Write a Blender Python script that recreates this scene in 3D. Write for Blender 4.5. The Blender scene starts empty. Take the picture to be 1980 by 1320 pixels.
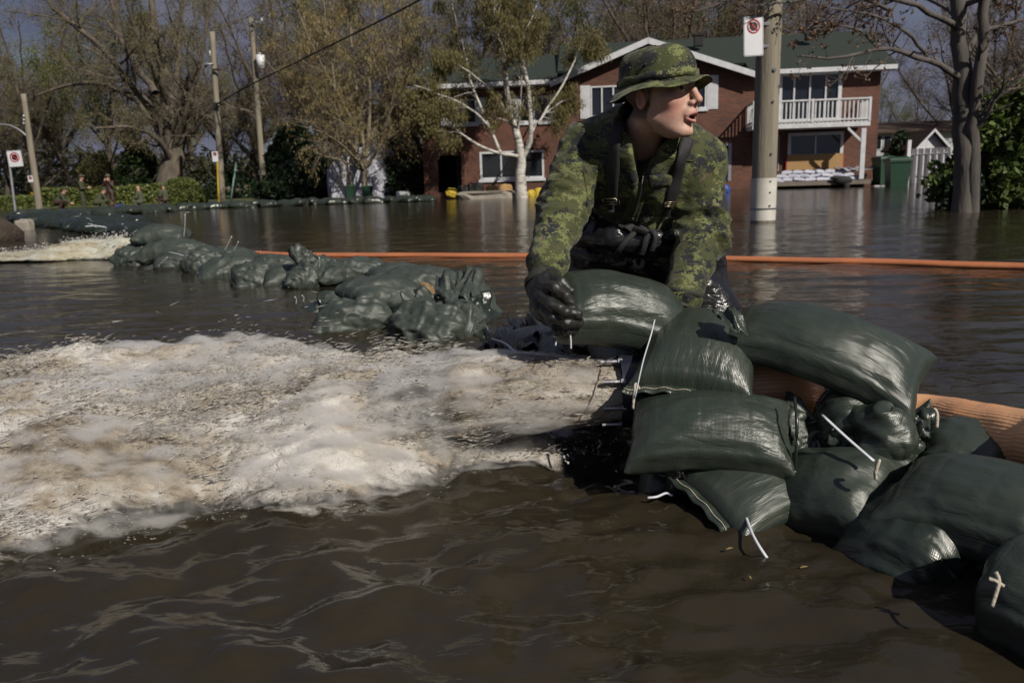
import bpy, math, random
import numpy as np
from mathutils import Vector, Matrix
from mathutils.bvhtree import BVHTree
S = bpy.context.scene
COL = S.collection
# ------------------------------------------------------------------ camera, sky, sun, exposure
CH, PITCH, ROLL, FPX = 0.70, math.radians(11.3), math.radians(1.75), 1540.0
cp, sp, cr, sr = math.cos(PITCH), math.sin(PITCH), math.cos(ROLL), math.sin(ROLL)
FW = np.array([0, cp, -sp]); R0 = np.array([1., 0, 0]); U0 = np.array([0, sp, cp])
RT = cr*R0 - sr*U0; UP = sr*R0 + cr*U0
CAMP = np.array([0, 0, CH])
cd = bpy.data.cameras.new('camera'); cam = bpy.data.objects.new('camera', cd); COL.objects.link(cam)
cd.sensor_width = 36; cd.lens = 36*FPX/1980; cd.clip_start = 0.05; cd.clip_end = 3000
cam.matrix_world = Matrix(((RT[0], UP[0], -FW[0], 0), (RT[1], UP[1], -FW[1], 0), (RT[2], UP[2], -FW[2], CH), (0, 0, 0, 1)))
cd.dof.use_dof = True; cd.dof.focus_distance = 1.95; cd.dof.aperture_fstop = 7.0
S.camera = cam
SUN = Vector((0.48, -0.63, 0.60)).normalized()
SUN_EL = math.asin(SUN.z); SUN_ROT = math.atan2(SUN.x, SUN.y)
w = bpy.data.worlds.new("World"); S.world = w; w.use_nodes = True
nt = w.node_tree; N = nt.nodes; Lk = nt.links
bg = N['Background']
sky = N.new('ShaderNodeTexSky'); sky.sky_type = 'NISHITA'; sky.sun_disc = False
sky.sun_elevation = SUN_EL; sky.sun_rotation = SUN_ROT; sky.dust_density = 1.5; sky.air_density = 1.0
tc = N.new('ShaderNodeTexCoord'); mp = N.new('ShaderNodeMapping'); mp.inputs['Scale'].default_value = (1, 1, 2.6)
nz = N.new('ShaderNodeTexNoise'); nz.inputs['Scale'].default_value = 2.2; nz.inputs['Detail'].default_value = 6; nz.inputs['Roughness'].default_value = .55
rp = N.new('ShaderNodeValToRGB'); rp.color_ramp.elements[0].position = .22; rp.color_ramp.elements[1].position = .5
cl = N.new('ShaderNodeValToRGB')
cl.color_ramp.elements[0].color = (1.25, 1.35, 2.25, 1); cl.color_ramp.elements[1].color = (2.7, 2.85, 3.8, 1)
cl.color_ramp.elements[0].position = .3; cl.color_ramp.elements[1].position = .75
nz2 = N.new('ShaderNodeTexNoise'); nz2.inputs['Scale'].default_value = 4.; nz2.inputs['Detail'].default_value = 5
mx = N.new('ShaderNodeMix'); mx.data_type = 'RGBA'
Lk.new(tc.outputs['Generated'], mp.inputs['Vector']); Lk.new(mp.outputs[0], nz.inputs['Vector']); Lk.new(mp.outputs[0], nz2.inputs['Vector'])
Lk.new(nz.outputs['Fac'], rp.inputs[0]); Lk.new(nz2.outputs['Fac'], cl.inputs[0])
Lk.new(rp.outputs[0], mx.inputs[0]); Lk.new(sky.outputs[0], mx.inputs[6]); Lk.new(cl.outputs[0], mx.inputs[7])
Lk.new(mx.outputs[2], bg.inputs[0]); bg.inputs[1].default_value = 0.055
sl = bpy.data.lights.new('sun', 'SUN'); sl.energy = 3.8; sl.angle = math.radians(.53); sl.color = (1, .93, .82)
so = bpy.data.objects.new('sun', sl); COL.objects.link(so); so.rotation_euler = SUN.to_track_quat('Z', 'Y').to_euler(); so.location = (6, -4, 12)
vs = S.view_settings; vs.view_transform = 'Standard'; vs.look = 'None'; vs.gamma = 1; vs.exposure = 0.25
try: vs.use_curve_mapping = False
except Exception: pass
S.render.engine = 'CYCLES'; S.cycles.max_bounces = 6; S.cycles.volume_bounces = 3; S.cycles.volume_step_rate = .12; S.cycles.volume_max_steps = 256; S.cycles.transparent_max_bounces = 12; S.cycles.caustics_reflective = False; S.cycles.caustics_refractive = False

# ------------------------------------------------------------------ pixel -> place helpers (photo measured at 1980x1320)
def ray(px, py): return FW + (px-990)/FPX*RT - (py-660)/FPX*UP
def W(px, py, Y):
    d = ray(px, py); return CAMP + d*(Y/d[1])
def G(px, py, z=0.):
    d = ray(px, py); return CAMP + d*((z-CH)/d[2])
def P2(p):
    q = np.asarray(p)-CAMP; d = q@FW; return 990+FPX*(q@RT)/d, 660-FPX*(q@UP)/d
def hor(px): return 660-FPX*math.tan(PITCH)-(px-990)*math.tan(ROLL)

# ------------------------------------------------------------------ noise
def _h(i, j, k, s):
    n = (i*374761393 + j*668265263 + k*2147483647 + s*1274126177) & 0xffffffff
    n = ((n ^ (n >> 13))*1274126177) & 0xffffffff
    n = ((n ^ (n >> 16))*2246822519) & 0xffffffff
    return ((n ^ (n >> 15)) & 0xffff)/32767.5-1
def noise3(x, y, z, s=0):
    x = np.asarray(x, float); y = np.asarray(y, float)+0*x; z = np.asarray(z, float)+0*x
    i = np.floor(x).astype(np.int64); j = np.floor(y).astype(np.int64); k = np.floor(z).astype(np.int64)
    u, v, w_ = x-i, y-j, z-k
    u = u*u*u*(u*(u*6-15)+10); v = v*v*v*(v*(v*6-15)+10); w_ = w_*w_*w_*(w_*(w_*6-15)+10)
    r = 0
    for a in (0, 1):
        for b in (0, 1):
            for c in (0, 1):
                r = r + (u if a else 1-u)*(v if b else 1-v)*(w_ if c else 1-w_)*_h(i+a, j+b, k+c, s)
    return r
def fbm(x, y, z, o=4, s=0, g=.5):
    r, a, f = 0, 1., 1.
    for k in range(o):
        r = r + a*noise3(x*f, y*f, z*f, s+k*17); a *= g; f *= 2.03
    return r
def ridged(x, y, z, o=3, s=0):
    r, a, f = 0, 1., 1.
    for k in range(o):
        r = r + a*(1-2*np.abs(noise3(x*f, y*f, z*f, s+k*13))); a *= .5; f *= 2.1
    return r
def sstep(a, b, x): t = np.clip((x-a)/(b-a), 0, 1); return t*t*(3-2*t)
def nrm(v): v = np.asarray(v, float); return v/np.linalg.norm(v)

# ------------------------------------------------------------------ object helpers
def mk(name, V, F, mats, parent=None, smooth=True, world=False, uv=None, attr=None):
    """V (n,3); F = array (m,k) or list of (array, material index); one mesh object"""
    if not isinstance(F, list): F = [(F, 0)]
    F = [(np.asarray(f, np.int32), m) for f, m in F if len(f)]
    V = np.asarray(V, np.float32)
    if world and parent is not None: V = V-np.array(parent.location, np.float32)
    me = bpy.data.meshes.new(name)
    nl = sum(f.size for f, _ in F); nf = sum(len(f) for f, _ in F)
    me.vertices.add(len(V)); me.vertices.foreach_set('co', V.ravel())
    me.loops.add(nl); me.polygons.add(nf)
    li = np.concatenate([f.ravel() for f, _ in F]); me.loops.foreach_set('vertex_index', li)
    tot = np.concatenate([np.full(len(f), f.shape[1], np.int32) for f, _ in F])
    st = np.concatenate([[0], np.cumsum(tot)[:-1]]).astype(np.int32)
    me.polygons.foreach_set('loop_start', st)
    me.polygons.foreach_set('material_index', np.concatenate([np.full(len(f), m, np.int32) for f, m in F]))
    me.polygons.foreach_set('use_smooth', np.full(nf, smooth))
    if uv is not None:
        l = me.uv_layers.new(name='UVMap'); l.data.foreach_set('uv', np.asarray(uv, np.float32)[li].ravel())
    if attr:
        for k, a in attr.items():
            at = me.attributes.new(k, 'FLOAT', 'POINT'); at.data.foreach_set('value', np.asarray(a, np.float32))
    me.update(calc_edges=True); me.validate()
    for m in (mats if isinstance(mats, (list, tuple)) else [mats]): me.materials.append(m)
    o = bpy.data.objects.new(name, me); COL.objects.link(o)
    if parent is not None: o.parent = parent
    return o
def tag(o, label=None, cat=None, group=None, kind=None):
    if label: o['label'] = label
    if cat: o['category'] = cat
    if group: o['group'] = group
    if kind: o['kind'] = kind
    return o
def thing(name, label, cat, loc=(0, 0, 0), rz=0., group=None):
    o = bpy.data.objects.new(name, None); COL.objects.link(o); o.empty_display_size = .1
    o.location = Vector([float(c) for c in loc]); o.rotation_euler = (0, 0, rz)
    return tag(o, label, cat, group)
def copy_tree(o, parent=None):
    c = o.copy(); COL.objects.link(c); c.parent = parent
    for k in ('label', 'group'):
        if parent is None and k in c.keys(): del c[k]
    for ch in list(o.children): copy_tree(ch, c)
    return c
class MB:
    """collects quads / tris of simple shapes"""
    def __init__(s): s.V = []; s.Q = []; s.T = []; s.n = 0
    def add(s, V, Q=None, T=None):
        V = np.asarray(V, float).reshape(-1, 3); s.V.append(V)
        if Q is not None and len(Q): s.Q.append(np.asarray(Q)+s.n)
        if T is not None and len(T): s.T.append(np.asarray(T)+s.n)
        s.n += len(V); return s
    def hexa(s, v8):
        return s.add(v8, Q=[(0, 3, 2, 1), (4, 5, 6, 7), (0, 1, 5, 4), (1, 2, 6, 5), (2, 3, 7, 6), (3, 0, 4, 7)])
    def box(s, c, d, M=None):
        x, y, z = np.array(d)/2.
        v = np.array([(-x, -y, -z), (x, -y, -z), (x, y, -z), (-x, y, -z), (-x, -y, z), (x, -y, z), (x, y, z), (-x, y, z)])
        if M is not None: v = v@np.asarray(M).T
        return s.hexa(v+np.array(c))
    def tube(s, pts, r, n=8, cap=True, flat=None):
        V, Q = tubes(np.asarray(pts, float)[None], np.broadcast_to(np.asarray(r, float), (len(pts),))[None], n, flat)
        k = len(pts); T = []
        if cap:
            V = np.vstack([V, [pts[0]], [pts[-1]]]); a = k*n
            for i in range(n):
                j = (i+1) % n; T += [(a, j, i), (a+1, (k-1)*n+i, (k-1)*n+j)]
        return s.add(V, Q, T)
    def ellip(s, c, r, nu=10, nv=7, M=None):
        th = np.linspace(0, math.pi, nv); ph = np.arange(nu)*2*math.pi/nu
        v = np.array([(math.sin(t)*math.cos(p)*r[0], math.sin(t)*math.sin(p)*r[1], math.cos(t)*r[2]) for t in th for p in ph])
        if M is not None: v = v@np.asarray(M).T
        q = [(i*nu+j, (i+1)*nu+j, (i+1)*nu+(j+1) % nu, i*nu+(j+1) % nu) for i in range(nv-1) for j in range(nu)]
        return s.add(v+np.array(c), q)
    def faces(s):
        r = []
        if s.Q: r.append((np.vstack(s.Q), 0))
        if s.T: r.append((np.vstack(s.T), 0))
        return r
    def build(s, name, mat, parent=None, smooth=False, world=True):
        return mk(name, np.vstack(s.V), s.faces(), mat, parent, smooth, world)
def tubes(P, R, n, flat=None):
    """P (m,k,3), R (m,k) -> verts, quads"""
    m, k, _ = P.shape
    T = np.gradient(P, axis=1); T /= np.linalg.norm(T, axis=2, keepdims=True)+1e-12
    ref = np.where(np.abs(T[..., 2:3]) > .9, np.array([1., 0, 0]), np.array([0, 0, 1.]))
    ref = np.repeat(ref[:, :1], k, axis=1) if k > 1 else ref
    A = np.cross(T, ref); A /= np.linalg.norm(A, axis=2, keepdims=True)+1e-9
    B = np.cross(T, A)
    ang = np.arange(n)*2*math.pi/n
    fl = 1. if flat is None else flat
    V = P[:, :, None, :] + R[:, :, None, None]*(np.cos(ang)[None, None, :, None]*A[:, :, None, :] + fl*np.sin(ang)[None, None, :, None]*B[:, :, None, :])
    idx = np.arange(m*k*n).reshape(m, k, n)
    a = idx[:, :-1]; b = idx[:, 1:]
    Q = np.stack([a, np.roll(a, -1, 2), np.roll(b, -1, 2), b], -1).reshape(-1, 4)
    return V.reshape(-1, 3), Q
def spline(pts, n):
    pts = np.asarray(pts, float); k = len(pts)
    if k == 2: return pts[0]+(pts[1]-pts[0])*np.linspace(0, 1, n)[:, None]
    t = np.linspace(0, k-1-1e-9, n); i = t.astype(int); f = (t-i)[:, None]
    g = lambda j: pts[np.clip(j, 0, k-1)]
    p0, p1, p2, p3 = g(i-1), g(i), g(i+1), g(i+2)
    return .5*(2*p1+(p2-p0)*f+(2*p0-5*p1+4*p2-p3)*f**2+(3*p1-p0-3*p2+p3)*f**3)

# ------------------------------------------------------------------ implicit surfaces (organic bodies)
def rcone(P, a, b, r1, r2):
    a = np.asarray(a); ba = np.asarray(b)-a; q = P-a
    t = np.clip((q@ba)/(ba@ba), 0, 1)
    return np.linalg.norm(q-t[:, None]*ba, axis=1)-(r1+(r2-r1)*t)
def ell(P, c, r, M=None):
    q = P-np.asarray(c)
    if M is not None: q = q@np.asarray(M)
    r = np.asarray(r); k0 = np.linalg.norm(q/r, axis=1); k1 = np.linalg.norm(q/(r*r), axis=1)+1e-9
    return k0*(k0-1)/k1
def smin(a, b, k):
    h = np.clip(.5+.5*(b-a)/k, 0, 1); return b+(a-b)*h-k*h*(1-h)
def smax(a, b, k): return -smin(-a, -b, k)
def chain(P, pts, rs, k=.02):
    d = None
    for i in range(len(pts)-1):
        e = rcone(P, pts[i], pts[i+1], rs[i], rs[i+1]); d = e if d is None else smin(d, e, k)
    return d
def nets(fn, lo, hi, h):
    lo = np.asarray(lo, float); n = np.ceil((np.asarray(hi)-lo)/h).astype(int)+1
    ax = [lo[i]+h*np.arange(n[i]) for i in range(3)]
    Gd = np.stack(np.meshgrid(*ax, indexing='ij'), -1).reshape(-1, 3)
    f = np.concatenate([fn(Gd[i:i+400000]) for i in range(0, len(Gd), 400000)]).reshape(n)
    ins = f < 0
    c = [ins[a:n[0]-1+a, b:n[1]-1+b, d:n[2]-1+d] for a in (0, 1) for b in (0, 1) for d in (0, 1)]
    act = np.any(c, axis=0) & ~np.all(c, axis=0)
    I = np.argwhere(act); idm = -np.ones(act.shape, np.int64); idm[act] = np.arange(len(I))
    acc = np.zeros((len(I), 3)); cnt = np.zeros(len(I))
    for a in range(3):
        for u in (0, 1):
            for v in (0, 1):
                o = [0, 0, 0]; o[(a+1) % 3] = u; o[(a+2) % 3] = v; o = np.array(o); e = o.copy(); e[a] = 1
                p, q = I+o, I+e; f0 = f[tuple(p.T)]; f1 = f[tuple(q.T)]; m = (f0 < 0) != (f1 < 0)
                t = np.where(m, f0/np.where(m, f0-f1, 1), 0)
                pos = o+np.eye(3)[a]*t[:, None]; acc += np.where(m[:, None], pos, 0); cnt += m
    V = lo+h*(I+acc/cnt[:, None])
    Q = []
    for a in range(3):
        b, c_ = (a+1) % 3, (a+2) % 3
        s0 = [slice(None)]*3; s1 = [slice(None)]*3; s0[a] = slice(0, n[a]-1); s1[a] = slice(1, n[a])
        d = ins[tuple(s0)] != ins[tuple(s1)]
        E = np.argwhere(d); E = E[(E[:, b] > 0) & (E[:, c_] > 0) & (E[:, b] < n[b]-1) & (E[:, c_] < n[c_]-1)]
        if not len(E): continue
        fl = ins[tuple(E.T)]
        def at(db, dc):
            k = E.copy(); k[:, b] += db; k[:, c_] += dc; return idm[tuple(k.T)]
        q = np.stack([at(-1, -1), at(0, -1), at(0, 0), at(-1, 0)], 1)
        q[~fl] = q[~fl][:, ::-1]; Q.append(q)
    return V, np.vstack(Q)
def vnormals(V, Q):
    n = np.cross(V[Q[:, 2]]-V[Q[:, 0]], V[Q[:, -1]]-V[Q[:, 1]]); N_ = np.zeros_like(V)
    for i in range(Q.shape[1]): np.add.at(N_, Q[:, i], n)
    return N_/(np.linalg.norm(N_, axis=1, keepdims=True)+1e-12)

# ------------------------------------------------------------------ materials
def newmat(name):
    m = bpy.data.materials.new(name); m.use_nodes = True
    return m, m.node_tree.nodes, m.node_tree.links, m.node_tree.nodes['Principled BSDF']
def c4(c): return (c[0], c[1], c[2], 1)
def ramp(N, els):
    r = N.new('ShaderNodeValToRGB'); e = r.color_ramp.elements
    while len(e) < len(els): e.new(.5)
    for x, (p, c) in zip(e, els): x.position = p; x.color = c4(c)
    return r
def coords(N, L, kind='Object', scale=(1, 1, 1)):
    t = N.new('ShaderNodeTexCoord'); m = N.new('ShaderNodeMapping'); m.inputs['Scale'].default_value = scale
    L.new(t.outputs[kind], m.inputs['Vector']); return m.outputs[0]
def noise(N, L, vec, scale, detail=4, rough=.5, dist=0):
    n = N.new('ShaderNodeTexNoise'); n.inputs['Scale'].default_value = scale; n.inputs['Detail'].default_value = detail
    n.inputs['Roughness'].default_value = rough; n.inputs['Distortion'].default_value = dist
    L.new(vec, n.inputs['Vector']); return n.outputs['Fac']
def bumpn(N, L, h, bsdf, strength=.3, dist=.01, prev=None):
    b = N.new('ShaderNodeBump'); b.inputs['Strength'].default_value = strength; b.inputs['Distance'].default_value = dist
    L.new(h, b.inputs['Height'])
    if prev is not None: L.new(prev, b.inputs['Normal'])
    L.new(b.outputs[0], bsdf.inputs['Normal']); return b.outputs[0]
def pm(name, c1, c2=None, scale=8, rough=.7, bump=.2, bscale=None, stretch=(1, 1, 1), metal=0, spec=.5, bdist=.01, detail=5, lo=.3, hi=.7):
    m, N, L, b = newmat(name); c2 = c2 or tuple(x*.7 for x in c1)
    v = coords(N, L, 'Object', stretch); f = noise(N, L, v, scale, detail)
    r = ramp(N, [(lo, c1), (hi, c2)]); L.new(f, r.inputs[0]); L.new(r.outputs[0], b.inputs['Base Color'])
    b.inputs['Roughness'].default_value = rough; b.inputs['Metallic'].default_value = metal; b.inputs['Specular IOR Level'].default_value = spec
    if bump: bumpn(N, L, noise(N, L, v, bscale or scale*3, 4), b, bump, bdist)
    return m
def leafmat(name, cols, trans=.25, rough=.6):
    m, N, L, b = newmat(name)
    g = N.new('ShaderNodeNewGeometry'); r = ramp(N, [(i/(len(cols)-1), c) for i, c in enumerate(cols)])
    L.new(g.outputs['Random Per Island'], r.inputs[0]); L.new(r.outputs[0], b.inputs['Base Color'])
    b.inputs['Roughness'].default_value = rough
    t = N.new('ShaderNodeBsdfTranslucent'); L.new(r.outputs[0], t.inputs['Color'])
    x = N.new('ShaderNodeMixShader'); x.inputs[0].default_value = trans
    L.new(b.outputs[0], x.inputs[1]); L.new(t.outputs[0], x.inputs[2]); L.new(x.outputs[0], N['Material Output'].inputs[0])
    return m
# ------------------------------------------------------------------ ground under and beyond the flood, and the flood itself
def shore(x, y): return sstep(40, 52, y+2.5*noise3(x*.08, y*.08, 3.)+.12*np.clip(x+6, -20, 0))
def grid_surface(xs, ys, zf):
    X, Y = np.meshgrid(xs, ys); Z = zf(X, Y); nx, ny = len(xs), len(ys)
    V = np.stack([X, Y, Z], -1).reshape(-1, 3); i = np.arange(nx*ny).reshape(ny, nx)
    Q = np.stack([i[:-1, :-1], i[:-1, 1:], i[1:, 1:], i[1:, :-1]], -1).reshape(-1, 4)
    return V, Q
def gz(x, y): return -.6+.75*shore(x, y)+.06*noise3(x*.4, y*.4, 0.)*shore(x, y)
m_ground = pm('lawn_soil', (.05, .065, .02), (.085, .08, .035), .8, .95, .5, 12)
V, Q = grid_surface(np.concatenate([[-900, -300, -150], np.linspace(-80, 80, 130), [150, 300, 900]]), np.concatenate([[-60, -10], np.linspace(0, 95, 100), [130, 200, 400, 1500]]), gz)
tag(mk('ground', V, Q, m_ground), kind='structure')

def wave_z(x, y):
    # swell in front of the camera, chop round the outfall, ripples further off
    n1 = noise3(x*.9, y*.9, 1.5); n2 = noise3(x*2.1+5, y*2.1, 4.)
    ph = (x*-.55+y*.83)*13+2.6*n1+.6*n2
    near = 1-sstep(2.0, 3.4, y)
    calm = 1-.75*sstep(.15, .45, x)
    z = .015*near*calm*((.5+.5*np.sin(ph))**1.5-.4)*(.6+.5*n2)
    z += .004*near*calm*fbm(x*2.0+.6*y, y*3.4, 2., 2, 5)
    z += .0016*calm*fbm(x*11+y*3, y*19, .5, 2)*near
    d = np.hypot((x+.9)/1.7, (y-2.3)/1.1); ch = np.exp(-np.clip(d-.8, 0, 9)**2*1.3)
    z += ch*(.014*fbm(x*5, y*8, 0., 3, 2)+.008*fbm(x*16, y*22, 0., 2, 8))
    far = sstep(2.0, 3.4, y)
    a = .0095*(1-.6*sstep(6, 30, y))
    z += far*a*(.6*noise3(x*1.9+.35*y, y*4.6, 1.)+.45*noise3(x*3.9, y*9.0-.5*x, 2.))*(1-sstep(12, 24, y))
    z += far*.0022*noise3(x*9, y*19, 3.)*(1-sstep(6, 11, y))
    return z
ys = [-2.5]; 
while ys[-1] < 58: ys.append(ys[-1]+max(.0125, .0062*max(ys[-1], 0)+.0075) if ys[-1] > .8 else ys[-1]+.11)
xs = [0.]
while xs[-1] < 75: xs.append(xs[-1]+(.0165 if xs[-1] < 1.2 else .0165*(xs[-1]/1.2)**1.45))
xs = np.concatenate([-np.array(xs[::-1]), xs[1:]])
m_water, N, L, b = newmat('muddy_water')
v = coords(N, L, 'Object'); f = noise(N, L, v, 1.3, 5, .6, .6)
r = ramp(N, [(.3, (.019, .0155, .0098)), (.55, (.030, .0244, .0155)), (.75, (.044, .036, .024))]); L.new(f, r.inputs[0])
at_ = N.new('ShaderNodeAttribute'); at_.attribute_name = 'foam'; fo = noise(N, L, coords(N, L, 'Object', (1, 2.0, 1)), 13, 9, .74, .8)
sm = N.new('ShaderNodeMath'); sm.operation = 'ADD'; L.new(at_.outputs['Fac'], sm.inputs[0]); L.new(fo, sm.inputs[1])
fm = N.new('ShaderNodeMapRange'); fm.interpolation_type = 'SMOOTHSTEP'; fm.inputs[1].default_value = .88; fm.inputs[2].default_value = 1.18; L.new(sm.outputs[0], fm.inputs[0])
mx = N.new('ShaderNodeMix'); mx.data_type = 'RGBA'; L.new(fm.outputs[0], mx.inputs[0]); L.new(r.outputs[0], mx.inputs[6]); mx.inputs[7].default_value = (.44, .42, .39, 1); L.new(mx.outputs[2], b.inputs['Base Color'])
fr_ = N.new('ShaderNodeMapRange'); fr_.inputs[3].default_value = .09; fr_.inputs[4].default_value = .5; L.new(fm.outputs[0], fr_.inputs[0])
L.new(fr_.outputs[0], b.inputs['Roughness']); b.inputs['IOR'].default_value = 1.33
v2 = coords(N, L, 'Object', (1.6, 4.6, 1)); h1 = noise(N, L, v2, 1.5, 2, .5)
p1 = bumpn(N, L, h1, b, .20, .055)
v3 = coords(N, L, 'Object', (7, 16, 1)); h2 = noise(N, L, v3, 2.0, 2, .5, .3); bumpn(N, L, h2, b, .30, .009, p1)
V, Q = grid_surface(xs, np.array(ys), wave_z)
EN = np.array([(-5, 1.30), (-1.5, 1.42), (-1.01, 1.47), (-.65, 1.66), (-.17, 1.80), (.14, 1.93)]); EF = np.array([(-5, 3.9), (-2.3, 3.3), (-1.6, 3.0), (-1.1, 2.95), (-.7, 2.9), (-.3, 2.65), (.14, 2.2)])
fx_, fy_ = V[:, 0], V[:, 1]; yn_ = np.interp(fx_, *EN.T); yf_ = np.interp(fx_, *EF.T)
fo_ = np.where(fy_ < yn_, np.exp(-np.clip(yn_-fy_, 0, 9)/.24)*.72*sstep(.2, -.5, fx_), np.where(fy_ > yf_, np.exp(-np.clip(fy_-yf_, 0, 9)/.30)*.55, .6))*(fx_ < .25)
for gx, gy, rx_, ry_, am in ((-2.75, 4.1, .5, .35, .58), (-2.2, 3.9, .4, .2, .5), (-1.0, 3.35, .5, .25, .42), (-.5, 3.3, .4, .2, .36), (-1.15, 1.20, .35, .10, .5), (-.6, 1.5, .35, .1, .42), (-3.2, 4.6, .7, .5, .45)): fo_ = np.maximum(fo_, am*np.exp(-((fx_-gx)/rx_)**2-((fy_-gy)/ry_)**2))
fo_ = fo_*(.75+.5*fbm(fx_*2.5, fy_*4, 7., 3, 31))
tag(mk('flood_water', V, Q, m_water, attr={'foam': fo_}), kind='structure')

# ------------------------------------------------------------------ white water thrown out of the discharge hoses
def foam_mat(name, c_hi, c_mid, c_lo, sc):
    m, N, L, b = newmat(name)
    t = N.new('ShaderNodeTexCoord'); mp = N.new('ShaderNodeMapping'); mp.inputs['Rotation'].default_value = (0, math.radians(12), math.radians(-16)); mp.inputs['Scale'].default_value = (1.2, 2.3, 2.0)
    L.new(t.outputs['Object'], mp.inputs[0]); v = mp.outputs[0]
    f = noise(N, L, v, 2.6*sc, 5, .58, .6)
    r = ramp(N, [(.36, c_lo), (.46, c_mid), (.57, c_hi), (.8, tuple(min(1, c*1.25) for c in c_hi))])
    fb2 = noise(N, L, v, 11*sc, 4, .6, .3); mm = N.new('ShaderNodeMix'); mm.inputs[0].default_value = .38; L.new(f, mm.inputs[2]); L.new(fb2, mm.inputs[3]); L.new(mm.outputs[0], r.inputs[0])
    L.new(r.outputs[0], b.inputs['Base Color']); b.inputs['Roughness'].default_value = .27; b.inputs['IOR'].default_value = 1.33
    a = N.new('ShaderNodeAttribute'); a.attribute_name = 'dens'
    f2 = noise(N, L, v, 11*sc, 6, .7, .6)
    ad = N.new('ShaderNodeMath'); ad.operation = 'ADD'; L.new(a.outputs['Fac'], ad.inputs[0]); L.new(f2, ad.inputs[1])
    mr = N.new('ShaderNodeMapRange'); mr.interpolation_type = 'SMOOTHSTEP'; mr.inputs[1].default_value = .58; mr.inputs[2].default_value = .98
    L.new(ad.outputs[0], mr.inputs[0]); L.new(mr.outputs[0], b.inputs['Alpha'])
    mp2 = N.new('ShaderNodeMapping'); mp2.inputs['Scale'].default_value = (1.0, .85, .9); L.new(mp.outputs[0], mp2.inputs[0])
    p = bumpn(N, L, noise(N, L, mp2.outputs[0], 6*sc, 6, .68, .8), b, .75, .034/sc)
    bumpn(N, L, noise(N, L, mp2.outputs[0], 20*sc, 6, .72, .6), b, .8, .012/sc, p)
    return m
m_foam = foam_mat('churned_water', (.52, .50, .47), (.33, .285, .225), (.10, .078, .055), 1)
m_foam2 = foam_mat('churned_water_far', (.50, .50, .43), (.40, .36, .25), (.2, .16, .1), .8)
m_drop, N, L, b = newmat('spray_drops'); b.inputs['Base Color'].default_value = (.85, .84, .82, 1); b.inputs['Roughness'].default_value = .15; b.inputs['IOR'].default_value = 1.33
b.inputs['Alpha'].default_value = .95; tr_ = N.new('ShaderNodeBsdfTranslucent'); tr_.inputs[0].default_value = (.8, .78, .74, 1); xs_ = N.new('ShaderNodeMixShader'); xs_.inputs[0].default_value = .45; tp_ = N.new('ShaderNodeBsdfTransparent'); xt_ = N.new('ShaderNodeMixShader'); xt_.inputs[0].default_value = .1
L.new(b.outputs[0], xs_.inputs[1]); L.new(tr_.outputs[0], xs_.inputs[2]); L.new(xs_.outputs[0], xt_.inputs[1]); L.new(tp_.outputs[0], xt_.inputs[2]); L.new(xt_.outputs[0], N['Material Output'].inputs[0])
def white_water(name, near, far, top, ridge_t, step, amp, mat, fl, nz_seed, extra=None):
    """height field between a near and a far edge (each a list of x, y), crest heights top (x, z)"""
    near, far, top, rt = [np.array(sorted(a)) for a in (near, far, top, ridge_t)]
    x0, x1 = near[0, 0], near[-1, 0]; xe = x1
    xs = np.arange(x0, x1, step); ys = np.arange(near[:, 1].min()-.25*fl, far[:, 1].max()+.25*fl, step*1.1)
    X, Y = np.meshgrid(xs, ys)
    yn = np.interp(X, near[:, 0], near[:, 1]); yf = np.interp(X, far[:, 0], far[:, 1]); zt = np.interp(X, top[:, 0], top[:, 1]); tr = np.interp(X, rt[:, 0], rt[:, 1])
    yn = yn+.10*fl*fbm(X*2.2/fl, Y*.6/fl, 0., 3, nz_seed); yf = yf+.10*fl*fbm(X*2.5/fl, 0*Y, 5., 3, nz_seed+1)
    t = (Y-yn)/(yf-yn)
    prof = np.where(t < tr, np.clip(t/tr, 0, 1)**.85, np.clip((1-t)/(1-tr), 0, 1)**.8)
    prof = np.sin(np.clip(prof, 0, 1)*math.pi/2)**1.1
    a, s_ = X*.97+Y*.24, -X*.24+Y*.97      # along / across the flow
    z = zt*prof
    z = z+amp*prof**.5*(.55*fbm(a*1.6/fl, s_*4/fl, 1., 3, nz_seed+3)+.34*fbm(a*4/fl, s_*15/fl, 2., 3, nz_seed+5)+.22*fbm(a*9/fl, s_*46/fl, 0., 3, nz_seed+8))
    edge = np.minimum(t, 1-t); dens = -.35+1.15*sstep(-.06, .16, edge)
    dens = np.minimum(dens, 1.2)-1.3*sstep(xe-.12*fl, xe, X)*(fl < 1.2)+.35*fbm(a*3/fl, s_*6/fl, 3., 3, nz_seed+9)*(1-sstep(.1, .35, edge))
    z = z-.03*fl*(edge < 0)*np.clip(-edge*6, 0, 1)+.004
    if extra is not None: z, dens = extra(X, Y, z, dens)
    V = np.stack([X, Y, z], -1).reshape(-1, 3); nx, ny = len(xs), len(ys); i = np.arange(nx*ny).reshape(ny, nx)
    Q = np.stack([i[:-1, :-1], i[:-1, 1:], i[1:, 1:], i[1:, :-1]], -1).reshape(-1, 4)
    dv = dens.reshape(-1); Q = Q[dv[Q].max(1) > -.2]
    return V, Q, dv, (nx, ny)
near = [(-3.6, 1.30), (-1.5, 1.42), (-1.01, 1.47), (-.65, 1.66), (-.17, 1.76), (.02, 1.79), (.18, 1.80)]
far = [(-3.6, 3.4), (-2.3, 3.0), (-1.6, 2.75), (-1.1, 2.75), (-.7, 2.65), (-.3, 2.40), (.02, 2.10), (.18, 1.97)]
top = [(-3.6, .10), (-2.4, .11), (-1.7, .165), (-1.15, .225), (-.75, .245), (-.3, .235), (-.12, .18), (.02, .08), (.18, .0)]
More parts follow.
